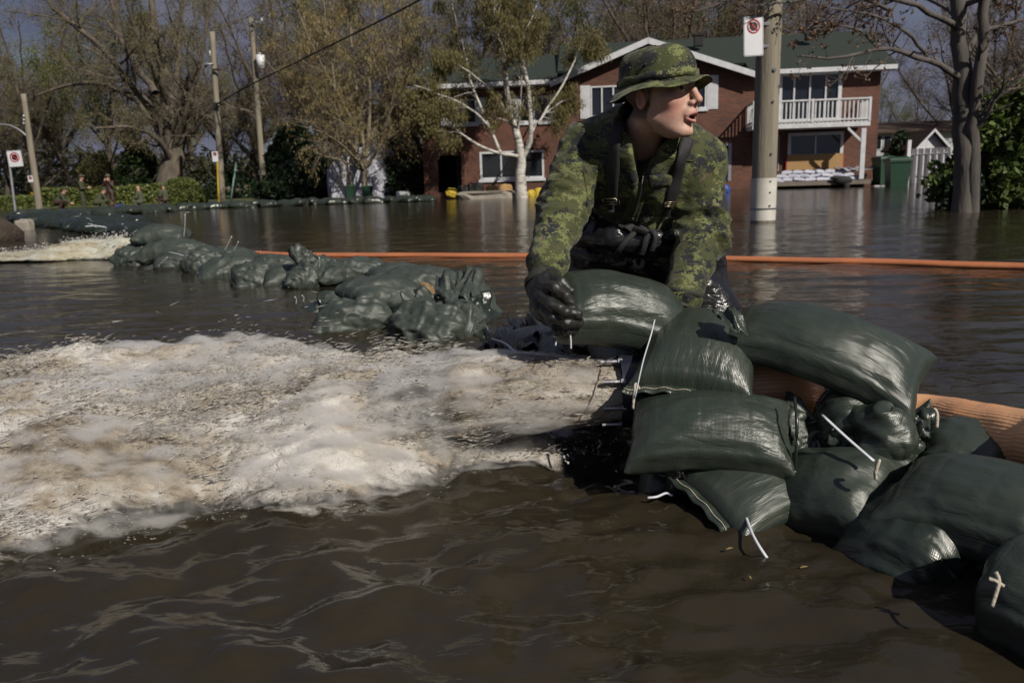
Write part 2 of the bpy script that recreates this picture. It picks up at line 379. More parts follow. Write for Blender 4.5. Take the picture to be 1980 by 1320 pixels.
rt = [(-3.6, .5), (-1.7, .55), (-1.0, .66), (-.4, .6), (.18, .5)]
V, Q, dv, TGRID = white_water('torrent', near, far, top, rt, .0085, .07, m_foam, 1., 40)
TV, TD = V, dv
tq = tag(mk('white_water', V, Q, m_foam, attr={'dens': dv}), 'pale churning water gushing out of the pipe across the muddy flood', kind='stuff')
# the solid jet at the mouth of the pipe
NZ = W(1196, 757, 1.86)
k, n = 60, 72; u = np.linspace(0, 1, k); th = np.arange(n)*2*math.pi/n
U, T = np.meshgrid(u, th, indexing='ij')
cx = NZ[0]+.02-.64*U; cy = NZ[1]+.10*U+.10*U**2; cz = NZ[2]-.015*U-.055*U**2
rr = (.066+.085*U**1.1)*(1+.16*U*fbm(np.cos(T)*2+U*2, np.sin(T)*2, U*3, 3, 9)+.05*fbm(U*3, np.cos(T)*5, np.sin(T)*5, 3, 4))
V = np.stack([cx, cy+rr*np.cos(T)*(1+.5*U), cz+rr*np.sin(T)], -1).reshape(-1, 3)
V[:, 2] = np.maximum(V[:, 2], -.03)
i = np.arange(k*n).reshape(k, n); Q = np.stack([i[:-1], np.roll(i, -1, 1)[:-1], np.roll(i, -1, 1)[1:], i[1:]], -1).reshape(-1, 4)
tag(mk('water_jet', V, Q, m_foam, attr={'dens': (.8-1.15*sstep(.35, 1., U)).reshape(-1)}), 'brown and white jet bursting from the pipe mouth', kind='stuff')
# droplets and torn strings of water
def droplets(name, rng, pts, vel, size, mat, label, stretch=(1, 4)):
    n = len(pts); o = np.array([(1, 0, 0), (-1, 0, 0), (0, 1, 0), (0, -1, 0), (0, 0, 1), (0, 0, -1)], float)
    F = np.array([(0, 2, 4), (2, 1, 4), (1, 3, 4), (3, 0, 4), (2, 0, 5), (1, 2, 5), (3, 1, 5), (0, 3, 5)])
    d = vel/np.linalg.norm(vel, axis=1, keepdims=True); a = np.cross(d, [0, 0, 1.]); a /= np.linalg.norm(a, axis=1, keepdims=True)+1e-9; b_ = np.cross(d, a)
    s = size*np.exp(rng.normal(0, .45, n)); st = rng.uniform(*stretch, n)
    V = pts[:, None]+o[None, :, 0:1]*(d*(s*st)[:, None])[:, None]+o[None, :, 1:2]*(a*s[:, None])[:, None]+o[None, :, 2:3]*(b_*s[:, None])[:, None]
    T = (F[None]+6*np.arange(n)[:, None, None]).reshape(-1, 3)
    return tag(mk(name, V.reshape(-1, 3), [(T, 0)], mat), label, kind='stuff')
m_streak = leafmat('water_streaks', [(.34, .30, .24), (.62, .59, .54), (.74, .72, .69), (.48, .44, .37), (.84, .83, .81)], .35, .25)
def streaks(name, rng, P, d, wd, ln, label):
    n = len(P); d = d/np.linalg.norm(d, axis=1, keepdims=True); a = np.cross(d, rng.normal(size=(n, 3))); a /= np.linalg.norm(a, axis=1, keepdims=True)+1e-9; b_ = np.cross(d, a)
    L_ = (ln*np.exp(rng.normal(0, .45, n)))[:, None]; w_ = (wd*np.exp(rng.normal(0, .35, n)))[:, None]
    V = np.stack([P-d*L_, P+d*L_*.5+a*w_, P+d*L_*.6-a*w_*.6+b_*w_, P+d*L_*.5-a*w_*.5-b_*w_], 1).reshape(-1, 3)
    F = (np.array([(0, 1, 2), (0, 2, 3), (0, 3, 1), (1, 3, 2)])[None]+4*np.arange(n)[:, None, None]).reshape(-1, 3)
    return tag(mk(name, V, [(F, 0)], m_streak, None, True), label, kind='stuff')
rng = np.random.default_rng(5); ok = np.where((TD > .10) & (TV[:, 2] > .012))[0]; ok = rng.choice(ok, 120000); P = TV[ok]+rng.normal(0, .005, (len(ok), 3)); x, y = P[:, 0], P[:, 1]
nn_ = noise3(x*3, y*6, 2.)+.9*noise3(x*9, y*17, 2.); kp = (nn_+rng.normal(0, .35, len(x)) > .05) & ((y < np.interp(x, *np.array(sorted(far)).T)-.30) | (rng.random(len(x)) < .25)) & (y < 2.9); P = P[kp]; nn_ = nn_[kp]; n = len(P)
burst = np.clip(noise3(P[:, 0]*7, P[:, 1]*3, 8.)+.2, 0, 1); P[:, 2] += .004+np.abs(rng.normal(0, .014, n))+(rng.random(n) < .14)*rng.exponential(.06, n)*burst
streaks('spray', rng, P, np.stack([-1+0*P[:, 0], -.36+.22*rng.normal(size=n), -.12+.22*rng.normal(size=n)], -1), .00105, .010, 'streaks and drops flying off the gushing water')
# the same torn water round the jet
n = 9000; u = rng.uniform(.06, 1.0, n); th = rng.uniform(0, 2*math.pi, n); r_ = (.066+.085*u**1.1)*(1+.08*fbm(np.cos(th)*2+u*3, np.sin(th)*2, u*4, 2, 9))+rng.normal(.006, .008, n)*(.4+u)
P = np.stack([NZ[0]+.02-.64*u, NZ[1]+.10*u+.10*u**2+r_*np.cos(th)*(1+.5*u), NZ[2]-.015*u-.055*u**2+r_*np.sin(th)], -1); P = P[noise3(P[:, 0]*9, P[:, 1]*12, P[:, 2]*12)+rng.normal(0, .4, n) > .1]; n = len(P)
streaks('jet_spray', rng, P, np.stack([-1+0*P[:, 0], .08*rng.normal(size=n), -.10+.14*rng.normal(size=n)], -1), .0010, .012, 'streaks of water along the jet')
# drops along the near edge of the surge and under the pipe mouth
n = 3200; x = rng.uniform(-1.7, -.15, n); y = np.interp(x, *np.array(sorted(near)).T)+rng.normal(-.02, .045, n); P = np.stack([x, y, .006+rng.exponential(.014, n)], -1); P = P[noise3(x*8, y*8, 1.)+rng.normal(0, .3, n) > .1]; n = len(P)
streaks('edge_spray', rng, P, np.stack([-1+.5*rng.normal(size=n), -.4+.4*rng.normal(size=n), .25*rng.normal(size=n)], -1), .0009, .004, 'drops skipping along the near edge of the surge')
# torn crests above the surge at the left
rng = np.random.default_rng(8); n = 1500
c = rng.choice([0, 0, 1, 2, 5, 0, 1, 2, 5, 6], n); cen = np.array([W(170, 705, 2.35), W(215, 715, 2.3), W(140, 720, 2.4), W(560, 668, 2.45), W(640, 668, 2.4), W(60, 722, 2.5), W(1090, 868, 1.95)])
P = cen[c]+rng.normal(0, 1, (n, 3))*np.array([.11, .06, .022]); P[:, 2] = np.maximum(P[:, 2], .02)
droplets('torn_spray', rng, P, np.stack([-.6+.8*rng.normal(size=n), .3*rng.normal(size=n), .4+.6*rng.normal(size=n)], -1), .0012, m_drop, 'splashes torn off the surge', (1, 3.5))
# fine mist hanging over the torrent: thin closed shells of even spray
m_mist = bpy.data.materials.new('spray_mist'); m_mist.use_nodes = True; mn = m_mist.node_tree.nodes; mn.remove(mn['Principled BSDF']); pv = mn.new('ShaderNodeVolumePrincipled'); pv.inputs['Color'].default_value = (.972, .965, .955, 1); pv.inputs['Anisotropy'].default_value = .2
mtc = mn.new('ShaderNodeTexCoord'); mmp = mn.new('ShaderNodeMapping'); mmp.inputs['Rotation'].default_value = (0, math.radians(12), math.radians(-16)); mmp.inputs['Scale'].default_value = (1.2, 3.6, 3.4); mnz = mn.new('ShaderNodeTexNoise'); mnz.inputs['Scale'].default_value = 8; mnz.inputs['Detail'].default_value = 4; mmr = mn.new('ShaderNodeMapRange'); mmr.interpolation_type = 'SMOOTHSTEP'; mmr.inputs[1].default_value = .43; mmr.inputs[2].default_value = .66; mmr.inputs[3].default_value = 2; mmr.inputs[4].default_value = 80
for p_, q_ in ((mtc.outputs['Object'], mmp.inputs[0]), (mmp.outputs[0], mnz.inputs['Vector']), (mnz.outputs['Fac'], mmr.inputs[0]), (mmr.outputs[0], pv.inputs['Density'])): m_mist.node_tree.links.new(p_, q_)
m_mist.node_tree.links.new(pv.outputs[0], mn['Material Output'].inputs['Volume'])
def mist(name, seed, label, st=3):
    nx, ny = TGRID; Xg, Yg, Zg = [TV[:, k].reshape(ny, nx)[::st, ::st] for k in range(3)]; D_ = TD.reshape(ny, nx)[::st, ::st]
    a, s_ = Xg*.97+Yg*.24, -Xg*.24+Yg*.97
    # reach up to the falling jet near the pipe
    jt = np.interp(Xg, [-.55, -.30, -.05, .12], [.0, .25, .275, .27])*np.exp(-((Yg-NZ[1]-.10)/(.10+.16*np.clip(.25-Xg, 0, 1)))**4)*sstep(.10, -.10, Xg)*sstep(-.75, -.45, Xg)
    z = np.maximum(Zg, jt)+.006+.026*(.3+.8*fbm(a*4, s_*13, 1., 3, seed+1)+.5*fbm(a*10, s_*30, 1., 3, seed+4)+.0*a)
    z = -.06+(z+.06)*sstep(.02, .45, D_)*sstep(.004, .035, np.maximum(Zg, jt)); z = -.06+(z+.06)*sstep(-3.5, -3.2, Xg); ny, nx = z.shape; z[0] = z[-1] = -.06; z[:, 0] = z[:, -1] = -.06
    V = np.concatenate([np.stack([Xg, Yg, z], -1).reshape(-1, 3), np.stack([Xg, Yg, 0*z-.09], -1).reshape(-1, 3)]); i = np.arange(nx*ny).reshape(ny, nx)
    Q = np.stack([i[:-1, :-1], i[:-1, 1:], i[1:, 1:], i[1:, :-1]], -1).reshape(-1, 4); per = np.concatenate([i[0, :], i[1:, -1], i[-1, ::-1][1:], i[::-1, 0][1:-1]])
    e = np.stack([np.roll(per, -1), per, per+nx*ny, np.roll(per, -1)+nx*ny], 1); return tag(mk(name, V, np.vstack([Q, Q[:, ::-1]+nx*ny, e]), m_mist), label, kind='stuff')
mist('mist', 90, 'soft white spray hanging over the gushing water')
k, n = 24, 40; u = np.linspace(.12, .97, k); th = np.arange(n)*2*math.pi/n; U, T = np.meshgrid(u, th, indexing='ij')
rr = (.068+.085*U**1.1)+.016*U**.5*(.5+1.3*fbm(U*3, np.cos(T)*5, np.sin(T)*5, 3, 14)); rr = rr*np.sqrt(np.clip(1-np.clip((U-.5)/.48, 0, 1)**2.5, .002, 1)); jv = np.stack([NZ[0]+.02-.64*U, NZ[1]+.10*U+.10*U**2+rr*np.cos(T)*(1+.5*U), NZ[2]-.015*U-.055*U**2+rr*np.sin(T)], -1).reshape(-1, 3)
i = np.arange(k*n).reshape(k, n); Qj = np.stack([i[:-1], np.roll(i, -1, 1)[:-1], np.roll(i, -1, 1)[1:], i[1:]], -1).reshape(-1, 4); jv = np.vstack([jv, jv[:n].mean(0), jv[-n:].mean(0)]); c0, c1 = k*n, k*n+1
tag(mk('jet_mist', jv, [(Qj[:, ::-1], 0), (np.array([(c0, q, (q+1) % n) for q in range(n)]), 0), (np.array([(c1, (k-1)*n+(q+1) % n, (k-1)*n+q) for q in range(n)]), 0)], m_mist), 'soft spray wrapped around the jet at the pipe mouth', kind='stuff')
# second outfall far along the dam
near = [(-7.2, 8.2), (-5.5, 8.6), (-4.7, 8.75), (-3.95, 8.85)]
far = [(-7.2, 10.0), (-5.5, 9.9), (-4.7, 9.7), (-3.95, 9.3)]
top = [(-7.2, .05), (-5.9, .08), (-5.3, .10), (-4.9, .19), (-4.4, .23), (-3.95, .22)]
V, Q, dv, _ = white_water('far', near, far, top, [(-7.2, .5), (-3.95, .5)], .022, .055, m_foam2, 1.6, 70)
tag(mk('far_white_water', V, Q, m_foam2, attr={'dens': dv}), 'yellowish white surge pouring from the far end of the sandbag dam', kind='stuff')
rng = np.random.default_rng(9); n = 900
x = rng.uniform(-6.4, -4, n); P = np.stack([x, rng.uniform(8.7, 9.4, n), np.interp(x, *np.array(top).T)+np.abs(rng.normal(0, .03, n))], -1)
droplets('far_spray', rng, P, np.stack([-1+0*x, .3*rng.normal(size=n), .4*rng.normal(size=n)], -1), .0028, m_drop, 'drops above the far surge', (1, 4))
# ------------------------------------------------------------------ sandbags: a small cloth solver inflates a sewn rectangle
def bag_shape(nu, nv, Lm, Wm, fill, seed, tied=None, steps=170, grav=1.0, hmax=None):
    rng = np.random.default_rng(seed); h = Lm/(nu-1); hv = Wm/(nv-1)
    u, v = np.meshgrid(np.arange(nu), np.arange(nv), indexing='ij')
    topI = np.arange(nu*nv).reshape(nu, nv); botI = topI.copy(); inner = (u > 0) & (u < nu-1) & (v > 0) & (v < nv-1)
    botI[inner] = nu*nv+np.arange(inner.sum()); n = nu*nv+int(inner.sum())
    X = np.zeros((n, 3)); prof = np.sin(math.pi*u/(nu-1))*np.sin(math.pi*v/(nv-1))
    for I, sg in ((botI, -1), (topI, 1)):
        X[I.ravel()] = np.stack([u*h-Lm/2, v*hv-Wm/2, sg*.03*prof+.05], -1).reshape(-1, 3)
    X += rng.normal(0, .0012, X.shape); UV = np.zeros((n, 2))
    UV[botI.ravel()] = np.stack([u*h, v*hv], -1).reshape(-1, 2); UV[topI.ravel()] = np.stack([u*h, v*hv+1.37], -1).reshape(-1, 2)
    q = lambda I: np.stack([I[:-1, :-1], I[1:, :-1], I[1:, 1:], I[:-1, 1:]], -1).reshape(-1, 4)
    Q = np.vstack([q(topI), q(botI)[:, ::-1]])
    groups = []
    def addg(A, B, rest, k):
        groups.append((A.ravel(), B.ravel(), rest, k))
    for I in (topI, botI):
        for par in (0, 1):
            addg(I[par:-1:2], I[par+1::2][:len(I[par:-1:2])], h, 1.); addg(I[:, par:-1:2], I[:, par+1::2], hv, 1.)
            dg = math.hypot(h, hv)
            addg(I[par:-1:2, :-1], I[par+1::2, 1:], dg, .45); addg(I[par:-1:2, 1:], I[par+1::2, :-1], dg, .45)
        for par in range(4):
            if par < 2:
                idx = np.concatenate([np.arange(par+o, nu-2, 4) for o in (0,)]); addg(I[idx], I[idx+2], 2*h, .10)
                idx = np.arange(par, nv-2, 4); addg(I[:, idx], I[:, idx+2], 2*hv, .10)
            else:
                idx = np.arange(par, nu-2, 4); addg(I[idx], I[idx+2], 2*h, .10)
                idx = np.arange(par, nv-2, 4); addg(I[:, idx], I[:, idx+2], 2*hv, .10)
    uni = []
    for I in (topI, botI):
        for st in (4, 8, 16):
            for ph in (0, 1):
                i_ = np.array([i for i in range(nu-st) if (i//st) % 2 == ph]); j_ = np.array([j for j in range(nv-st) if (j//st) % 2 == ph])
                if len(i_): uni.append((I[i_].ravel(), I[i_+st].ravel(), st*h))
                if len(j_): uni.append((I[:, j_].ravel(), I[:, j_+st].ravel(), st*hv))
    Vt = fill*Wm**3*(Lm/(math.pi*Wm)-.142*(1-10**(-Lm/Wm)))
    Vel = np.zeros_like(X); dt = 1/60.; T4 = Q
    cold = None
    if tied: 
        ci = int(tied*(nu-1)); cold = np.unique(np.concatenate([topI[ci], botI[ci]])); tail = np.unique(np.concatenate([topI[ci+1:].ravel(), botI[ci+1:].ravel()]))
        pq = (np.concatenate([(u[:-1, :-1]).ravel()]*2) < ci)
    else: pq = np.ones(len(Q), bool)
    for it in range(steps):
        a, b_, c, d = [X[Q[:, j]] for j in range(4)]
        nr = .5*np.cross(c-a, d-b_); cen = (a+b_+c+d)/4
        vol = (cen[pq]*nr[pq]).sum()/3
        p = float(np.clip(70*(Vt-vol)/Vt, 0, 22))
        hyd = grav*10*np.clip(.14-cen[:, 2], 0, .2)*(vol < Vt*1.02)
        f = nr*((p+hyd*(it > 25))*pq)[:, None]*(40 if it < steps-40 else 28)
        Fv = np.zeros_like(X)
        for j in range(4): np.add.at(Fv, Q[:, j], f/4)
        Vel = (Vel+Fv*(1/(h*hv))*dt*.25+np.array([0, 0, -3.*grav])*dt)*.9
        Xo = X.copy(); X = X+np.clip(Vel*dt, -.012, .012)
        for _ in range(4):
            for A, B, rest in uni:
                dl = X[B]-X[A]; ln = np.sqrt((dl*dl).sum(1))+1e-9; c_ = (.5*np.maximum(ln-rest, 0)/ln)[:, None]*dl
                X[A] += c_; X[B] -= c_
            for A, B, rest, k in groups:
                dl = X[B]-X[A]; ln = np.sqrt((dl*dl).sum(1))+1e-9
                cr_ = (k*.5*(ln-rest)/ln)[:, None]*dl
                X[A] += cr_; X[B] -= cr_
            if cold is not None:
                t = min(1, it/35.); cc = X[cold].mean(0); r = X[cold]-cc; r[:, 0] *= .6
                lim = .022+(1-t)*Wm/2; ln = np.linalg.norm(r[:, 1:], axis=1)+1e-9; s_ = np.minimum(1, lim/ln); r[:, 1:] *= s_[:, None]; X[cold] = cc+r
            X[:, 2] = np.maximum(X[:, 2], 0)
            if hmax: X[:, 2] = np.minimum(X[:, 2], hmax)
        Vel = (X-Xo)/dt
    X[:, :2] -= X[:, :2].mean(0)
    return dict(X=X, Q=Q, UV=UV, top=topI, bot=botI, nu=nu, nv=nv)
def bagmat(name, c1, c2, wet=0., crease=0.):
    m, N, L, b = newmat(name)
    t = N.new('ShaderNodeTexCoord'); v = coords(N, L, 'Object')
    f = noise(N, L, v, 5, 6, .6); r = ramp(N, [(.3, c1), (.7, c2)]); L.new(f, r.inputs[0])
    # woven tape: two crossed waves in sewn coordinates
    def wv(dirn):
        w_ = N.new('ShaderNodeTexWave'); w_.wave_type = 'BANDS'; w_.bands_direction = dirn; w_.inputs['Scale'].default_value = 74; w_.inputs['Distortion'].default_value = .4
        L.new(t.outputs['UV'], w_.inputs[0]); return w_.outputs['Fac']
    mm = N.new('ShaderNodeMath'); mm.operation = 'MULTIPLY'; L.new(wv('X'), mm.inputs[0]); L.new(wv('Y'), mm.inputs[1])
    # pale scuffs of dried silt
    f3 = noise(N, L, v, 17, 8, .75); r3 = ramp(N, [(.54, (0, 0, 0)), (.76, (.55, .55, .55))]); L.new(f3, r3.inputs[0])
    mx = N.new('ShaderNodeMix'); mx.data_type = 'RGBA'; L.new(r3.outputs[0], mx.inputs[0]); L.new(r.outputs[0], mx.inputs[6]); mx.inputs[7].default_value = (.105, .098, .080, 1)
    wr = ramp(N, [(0., (.70, .70, .70)), (.6, (1.12, 1.12, 1.12))]); L.new(mm.outputs[0], wr.inputs[0]); mw = N.new('ShaderNodeMix'); mw.data_type = 'RGBA'; mw.blend_type = 'MULTIPLY'; mw.inputs[0].default_value = .9; L.new(mx.outputs[2], mw.inputs[6]); L.new(wr.outputs[0], mw.inputs[7]); L.new(mw.outputs[2], b.inputs['Base Color'])
    rr = N.new('ShaderNodeMapRange'); rr.inputs[3].default_value = .24-.08*wet; rr.inputs[4].default_value = .42-.1*wet; L.new(noise(N, L, v, 9, 4), rr.inputs[0]); L.new(rr.outputs[0], b.inputs['Roughness'])
    b.inputs['Specular IOR Level'].default_value = .62
    v2 = coords(N, L, 'UV', (1, 1, 1)); mpw = N.new('ShaderNodeMapping'); mpw.inputs['Scale'].default_value = (9, 34, 1); mpw.inputs['Rotation'].default_value = (0, 0, .5); L.new(v2, mpw.inputs[0])
    p = bumpn(N, L, noise(N, L, mpw.outputs[0], 1.0, 3, .5, .9), b, .35, .010)
    if crease:
        for sc_, st_, ds_ in ((7., crease, .045), (17., crease*.8, .018)):
            nr_ = N.new('ShaderNodeTexNoise'); nr_.noise_type = 'RIDGED_MULTIFRACTAL'; nr_.inputs['Scale'].default_value = sc_; nr_.inputs['Detail'].default_value = 1.5; nr_.inputs['Distortion'].default_value = .6; L.new(coords(N, L, 'Object', (.7, 1.3, 1)), nr_.inputs['Vector'])
            p = bumpn(N, L, nr_.outputs['Fac'], b, st_, ds_, p)
    bumpn(N, L, mm.outputs[0], b, .24, .0014, p)
    return m
m_bag = bagmat('green_woven_plastic', (.028, .039, .030), (.042, .055, .042))
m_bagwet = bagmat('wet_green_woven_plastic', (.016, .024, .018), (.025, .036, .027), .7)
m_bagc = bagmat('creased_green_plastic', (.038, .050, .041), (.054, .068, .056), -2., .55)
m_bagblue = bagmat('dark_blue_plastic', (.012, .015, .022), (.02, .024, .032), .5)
m_tie = pm('white_tie', (.62, .64, .70), (.5, .52, .56), 20, .4, 0)
m_cord = pm('pale_cord', (.5, .46, .38), (.38, .34, .27), 60, .9, .4, 200)
m_sand = pm('tan_sand', (.30, .19, .09), (.22, .13, .06), 40, .95, .6, 200)
SH = {}
def shape(key):
    if key not in SH: SH[key] = bag_shape(**SPEC[key])
    return SH[key]
SPEC = dict(
    a=dict(nu=58, nv=36, Lm=.60, Wm=.37, fill=.96, seed=1), b=dict(nu=58, nv=36, Lm=.60, Wm=.37, fill=1.02, seed=2),
    c=dict(nu=58, nv=36, Lm=.58, Wm=.38, fill=.84, seed=3, grav=1.1), t=dict(nu=62, nv=36, Lm=.66, Wm=.37, fill=.66, seed=4, tied=.76, steps=150),
    s=dict(nu=36, nv=24, Lm=.58, Wm=.36, fill=.82, seed=6, grav=1.1), r=dict(nu=58, nv=36, Lm=.66, Wm=.36, fill=.5, seed=7, tied=.72, grav=1.3, steps=150),
    q=dict(nu=36, nv=24, Lm=.60, Wm=.36, fill=.92, seed=8), e=dict(nu=54, nv=34, Lm=.6, Wm=.36, fill=.16, seed=9, tied=.6, steps=100))
def bag_mesh(key, fx, fy, fz, bend=0., twist=0., flip=False, crumple=0., seed=0):
    s = shape(key); X = s['X'].copy(); L0 = np.ptp(X[:, 0]); W0 = np.ptp(X[:, 1]); H0 = X[:, 2].max()
    X[:, 2] -= H0/2
    if flip: X[:, 0] *= -1
    X = X*np.array([fx/L0, fy/W0, fz/H0])
    if crumple:
        n = np.stack([fbm(X[:, 0]*9, X[:, 1]*9, X[:, 2]*9+seed, 3, seed+i*31) for i in range(3)], -1)
        rd = ridged(X[:, 0]*7+seed, X[:, 1]*13, X[:, 2]*7, 3, seed)
        rd2 = ridged(X[:, 0]*4+seed, X[:, 1]*24+2.5*noise3(X[:, 0]*6, X[:, 1]*6, seed+.3), X[:, 2]*12, 2, seed+3)
        X = X+.35*crumple*n+vnormals(X, s['Q'])*(.6*crumple*rd+.45*crumple*rd2)[:, None]
    X[:, 2] -= bend*X[:, 0]**2
    if twist:
        a = twist*X[:, 0]/fx; y, z = X[:, 1].copy(), X[:, 2].copy(); X[:, 1] = y*np.cos(a)-z*np.sin(a); X[:, 2] = y*np.sin(a)+z*np.cos(a)
    Q = s['Q'][:, ::-1] if flip else s['Q']
    return X, Q, s
def frame(A, B, n):
    ex = nrm(np.asarray(B)-A); ez = nrm(np.asarray(n, float)-ex*np.dot(n, ex)); ey = np.cross(ez, ex); return np.stack([ex, ey, ez], 1)
def sandbag(key, A, B, Wd, Th, n, label, mat=None, hem=None, tie=False, group=None, sub=1, name='sandbag', **kw):
    A, B = np.asarray(A), np.asarray(B); M = frame(A, B, n); c = (A+B)/2; fx = np.linalg.norm(B-A)
    X, Q, s = bag_mesh(key, fx, Wd, Th, **kw)
    r = thing(name, label, 'sandbag', c, 0, group); 
    Wd_ = X@M.T
    o = mk('sack', Wd_, Q, mat or m_bag, r, True, uv=s['UV'])
    if sub:
        md = o.modifiers.new('smooth', 'SUBSURF'); md.levels = sub; md.render_levels = sub; md.boundary_smooth = 'PRESERVE_CORNERS'
    if hem is not None:
        row = s['top'][0 if hem == 0 else -1]; R = X[row]; inn = X[s['top'][4 if hem == 0 else -5]]; d = R-(inn+X[s['bot'][4 if hem == 0 else -5]])/2; d /= np.linalg.norm(d, axis=1, keepdims=True)
        d = .5*d+.5*d.mean(0); k = len(R); wob = .004*np.sin(np.arange(k)*1.1)[:, None]*np.array([0, 0, 1.])
        St = np.concatenate([R-d*.004, R+d*.012+wob*.6, R+d*.024+wob, R+d*.024+wob-[0, 0, .003], R-d*.004-[0, 0, .003]])@M.T
        i = np.arange(k*5).reshape(5, k); Qs = np.stack([i[:-1, :-1], i[:-1, 1:], i[1:, 1:], i[1:, :-1]], -1).reshape(-1, 4)
        mk('hem', St, Qs, mat or m_bag, r, True, uv=np.concatenate([s['UV'][row]+[.008*j, 0] for j in range(5)]))
        th = MB(); th.tube((R+d*.013+wob*.6+[0, 0, .0025])@M.T, .0011, 5); mk('stitching', np.vstack(th.V), th.faces(), m_cord, r)
    if tie:
        ci = int(SPEC[key]['tied']*(s['nu']-1)); ring = X[np.concatenate([s['top'][ci], s['bot'][ci][::-1]])]; cc = ring.mean(0); rad = np.linalg.norm(ring[:, 1:]-cc[1:], axis=1).max()*1.05
        a = np.linspace(0, 2*math.pi, 15); tb = MB()
        tb.tube(np.stack([cc[0]+0*a, cc[1]+rad*np.cos(a), cc[2]+rad*np.sin(a)], -1)@M.T, .004, 6)
        ln = .16 if tie is True else tie
        tb.tube(spline([cc+[0, rad, 0], cc+[.01, rad+.3*ln, .5*ln], cc+[.03, rad+.5*ln, ln]], 6)@M.T, .0028, 5)
        mk('tie', np.vstack(tb.V), tb.faces(), m_tie, r)
    return r
def strand(parent, pts, r, mat, name='tie', n=14, flat=None):
    tb = MB(); tb.tube(spline(pts, n), r, 6, flat=flat); return tb.build(name, mat, parent, True)
GF = 'sandbags heaped over the discharge pipe'
bag_held = sandbag('b', W(1070, 562, 1.86), W(1345, 622, 1.95), .235, .145, (-.05, -.5, .86), 'plump green sandbag gripped in the soldier\'s gloved hands', bend=.30, group=None, crumple=.004, seed=31)
strand(bag_held, [W(1075, 628, 1.80), W(1077, 645, 1.80), W(1074, 668, 1.80)], .0022, m_tie)
strand(bag_held, [W(1098, 630, 1.79), W(1103, 650, 1.79), W(1104, 674, 1.79)], .0022, m_tie)
bag_b = sandbag('a', W(1405, 600, 1.84), W(1805, 722, 1.62), .235, .115, (-.10, -.34, .94), 'big green sandbag lying on top of the heap beside the soldier', bend=.40, twist=.25, group=GF, crumple=.004, seed=1)
bag_c = sandbag('c', W(1338, 728, 1.68), W(1375, 606, 1.98), .285, .13, (-.12, -.62, .77), 'green sandbag with stitched hem facing left under the held bag', hem=0, bend=.5, group=GF)
strand(bag_c, [W(1266, 618, 1.72), W(1258, 650, 1.68), W(1243, 700, 1.66), W(1228, 768, 1.64)], .0016, m_tie, 'cord')
strand(bag_c, [W(1236, 752, 1.655), W(1229, 742, 1.65), W(1226, 765, 1.645), W(1224, 790, 1.645)], .003, m_cord, 'cord')
bag_d = sandbag('a', W(1208, 815, 1.68), W(1541, 828, 1.60), .225, .12, (-.02, -.52, .85), 'green sandbag facing the camera right beside the pipe mouth', hem=None, bend=.3, group=GF, flip=True, crumple=.004, seed=33)
strand(bag_d, [W(1536, 768, 1.60), W(1541, 820, 1.545), W(1537, 915, 1.545)], .0035, m_bagwet, 'seam')
strand(bag_d, [W(1535, 912, 1.54), W(1560, 914, 1.54), W(1590, 906, 1.55), W(1625, 888, 1.56)], .0024, m_cord, 'cord')
bag_e = sandbag('c', W(1345, 922, 1.56), W(1660, 850, 1.80), .33, .10, (-.1, -.36, .92), 'green sandbag poking a corner into the water below the heap', hem=0, bend=.4, group=GF)
strand(bag_e, [G(1441, 994, .035), G(1452, 1026, .028), G(1468, 1056, .016), G(1488, 1086, -.006)], .0032, m_tie)
bag_i = sandbag('q', W(1490, 930, 1.64), W(1712, 945, 1.45), .24, .11, (-.1, -.5, .85), 'wrinkled green sandbag wedged low at the waterline of the heap', bend=.3, group=GF, crumple=.010, seed=3, mat=m_bag)
bag_f = sandbag('r', W(1545, 806, 1.63), W(1712, 816, 1.66), .21, .12, (0, -.75, .65), 'green sandbag tucked under the big top bag with white zip tie', group=GF, crumple=.010, seed=4, flip=True)
strand(bag_f, [W(1590, 802, 1.56), W(1640, 848, 1.50), W(1690, 891, 1.45)], .0042, m_tie, 'zip_tie', 8, .45)
bag_g = sandbag('e', W(1655, 846, 1.58), W(1850, 838, 1.57), .20, .10, (.1, -.8, .6), 'crumpled green sandbag with loose folded mouth in the heap', group=GF, crumple=.020, seed=8)
bag_h = sandbag('t', W(1985, 915, 1.50), W(1735, 822, 1.66), .25, .11, (.1, -.5, .85), 'green sandbag slumping down against the orange hose', group=GF, crumple=.008, seed=5)
strand(bag_h, [W(1806, 790, 1.57), W(1812, 800, 1.56), W(1811, 826, 1.555)], .0035, m_cord, 'cord')
bag_j = sandbag('b', W(1722, 922, 1.45), W(2140, 1030, 1.20), .26, .125, (0, -.36, .93), 'long dark green sandbag nearest the camera at the corner of the heap', bend=.2, group=GF, crumple=.005, seed=35)
strand(bag_j, [W(1695, 898, 1.41), W(1700, 890, 1.40), W(1692, 915, 1.40), W(1694, 925, 1.40)], .0034, m_cord, 'cord')
bag_k = sandbag('r', W(1665, 1008, 1.45), W(1960, 1100, 1.21), .26, .13, (-.2, -.4, .9), 'soaked dark sandbag half under water below the long bag', mat=m_bagwet, group=GF, crumple=.012, seed=11)
bag_l = sandbag('t', W(2110, 1165, 1.05), W(1878, 1088, 1.20), .25, .14, (0, -.5, .86), 'green sandbag with knotted white string at the right frame edge', group=GF, crumple=.006, seed=12)
strand(bag_l, [W(1925, 1105, 1.045), W(1932, 1122, 1.04), W(1928, 1140, 1.035), W(1918, 1172, 1.03)], .0028, m_cord, 'cord')
strand(bag_l, [W(1912, 1118, 1.045), W(1928, 1124, 1.04), W(1940, 1132, 1.04)], .0028, m_cord, 'cord')
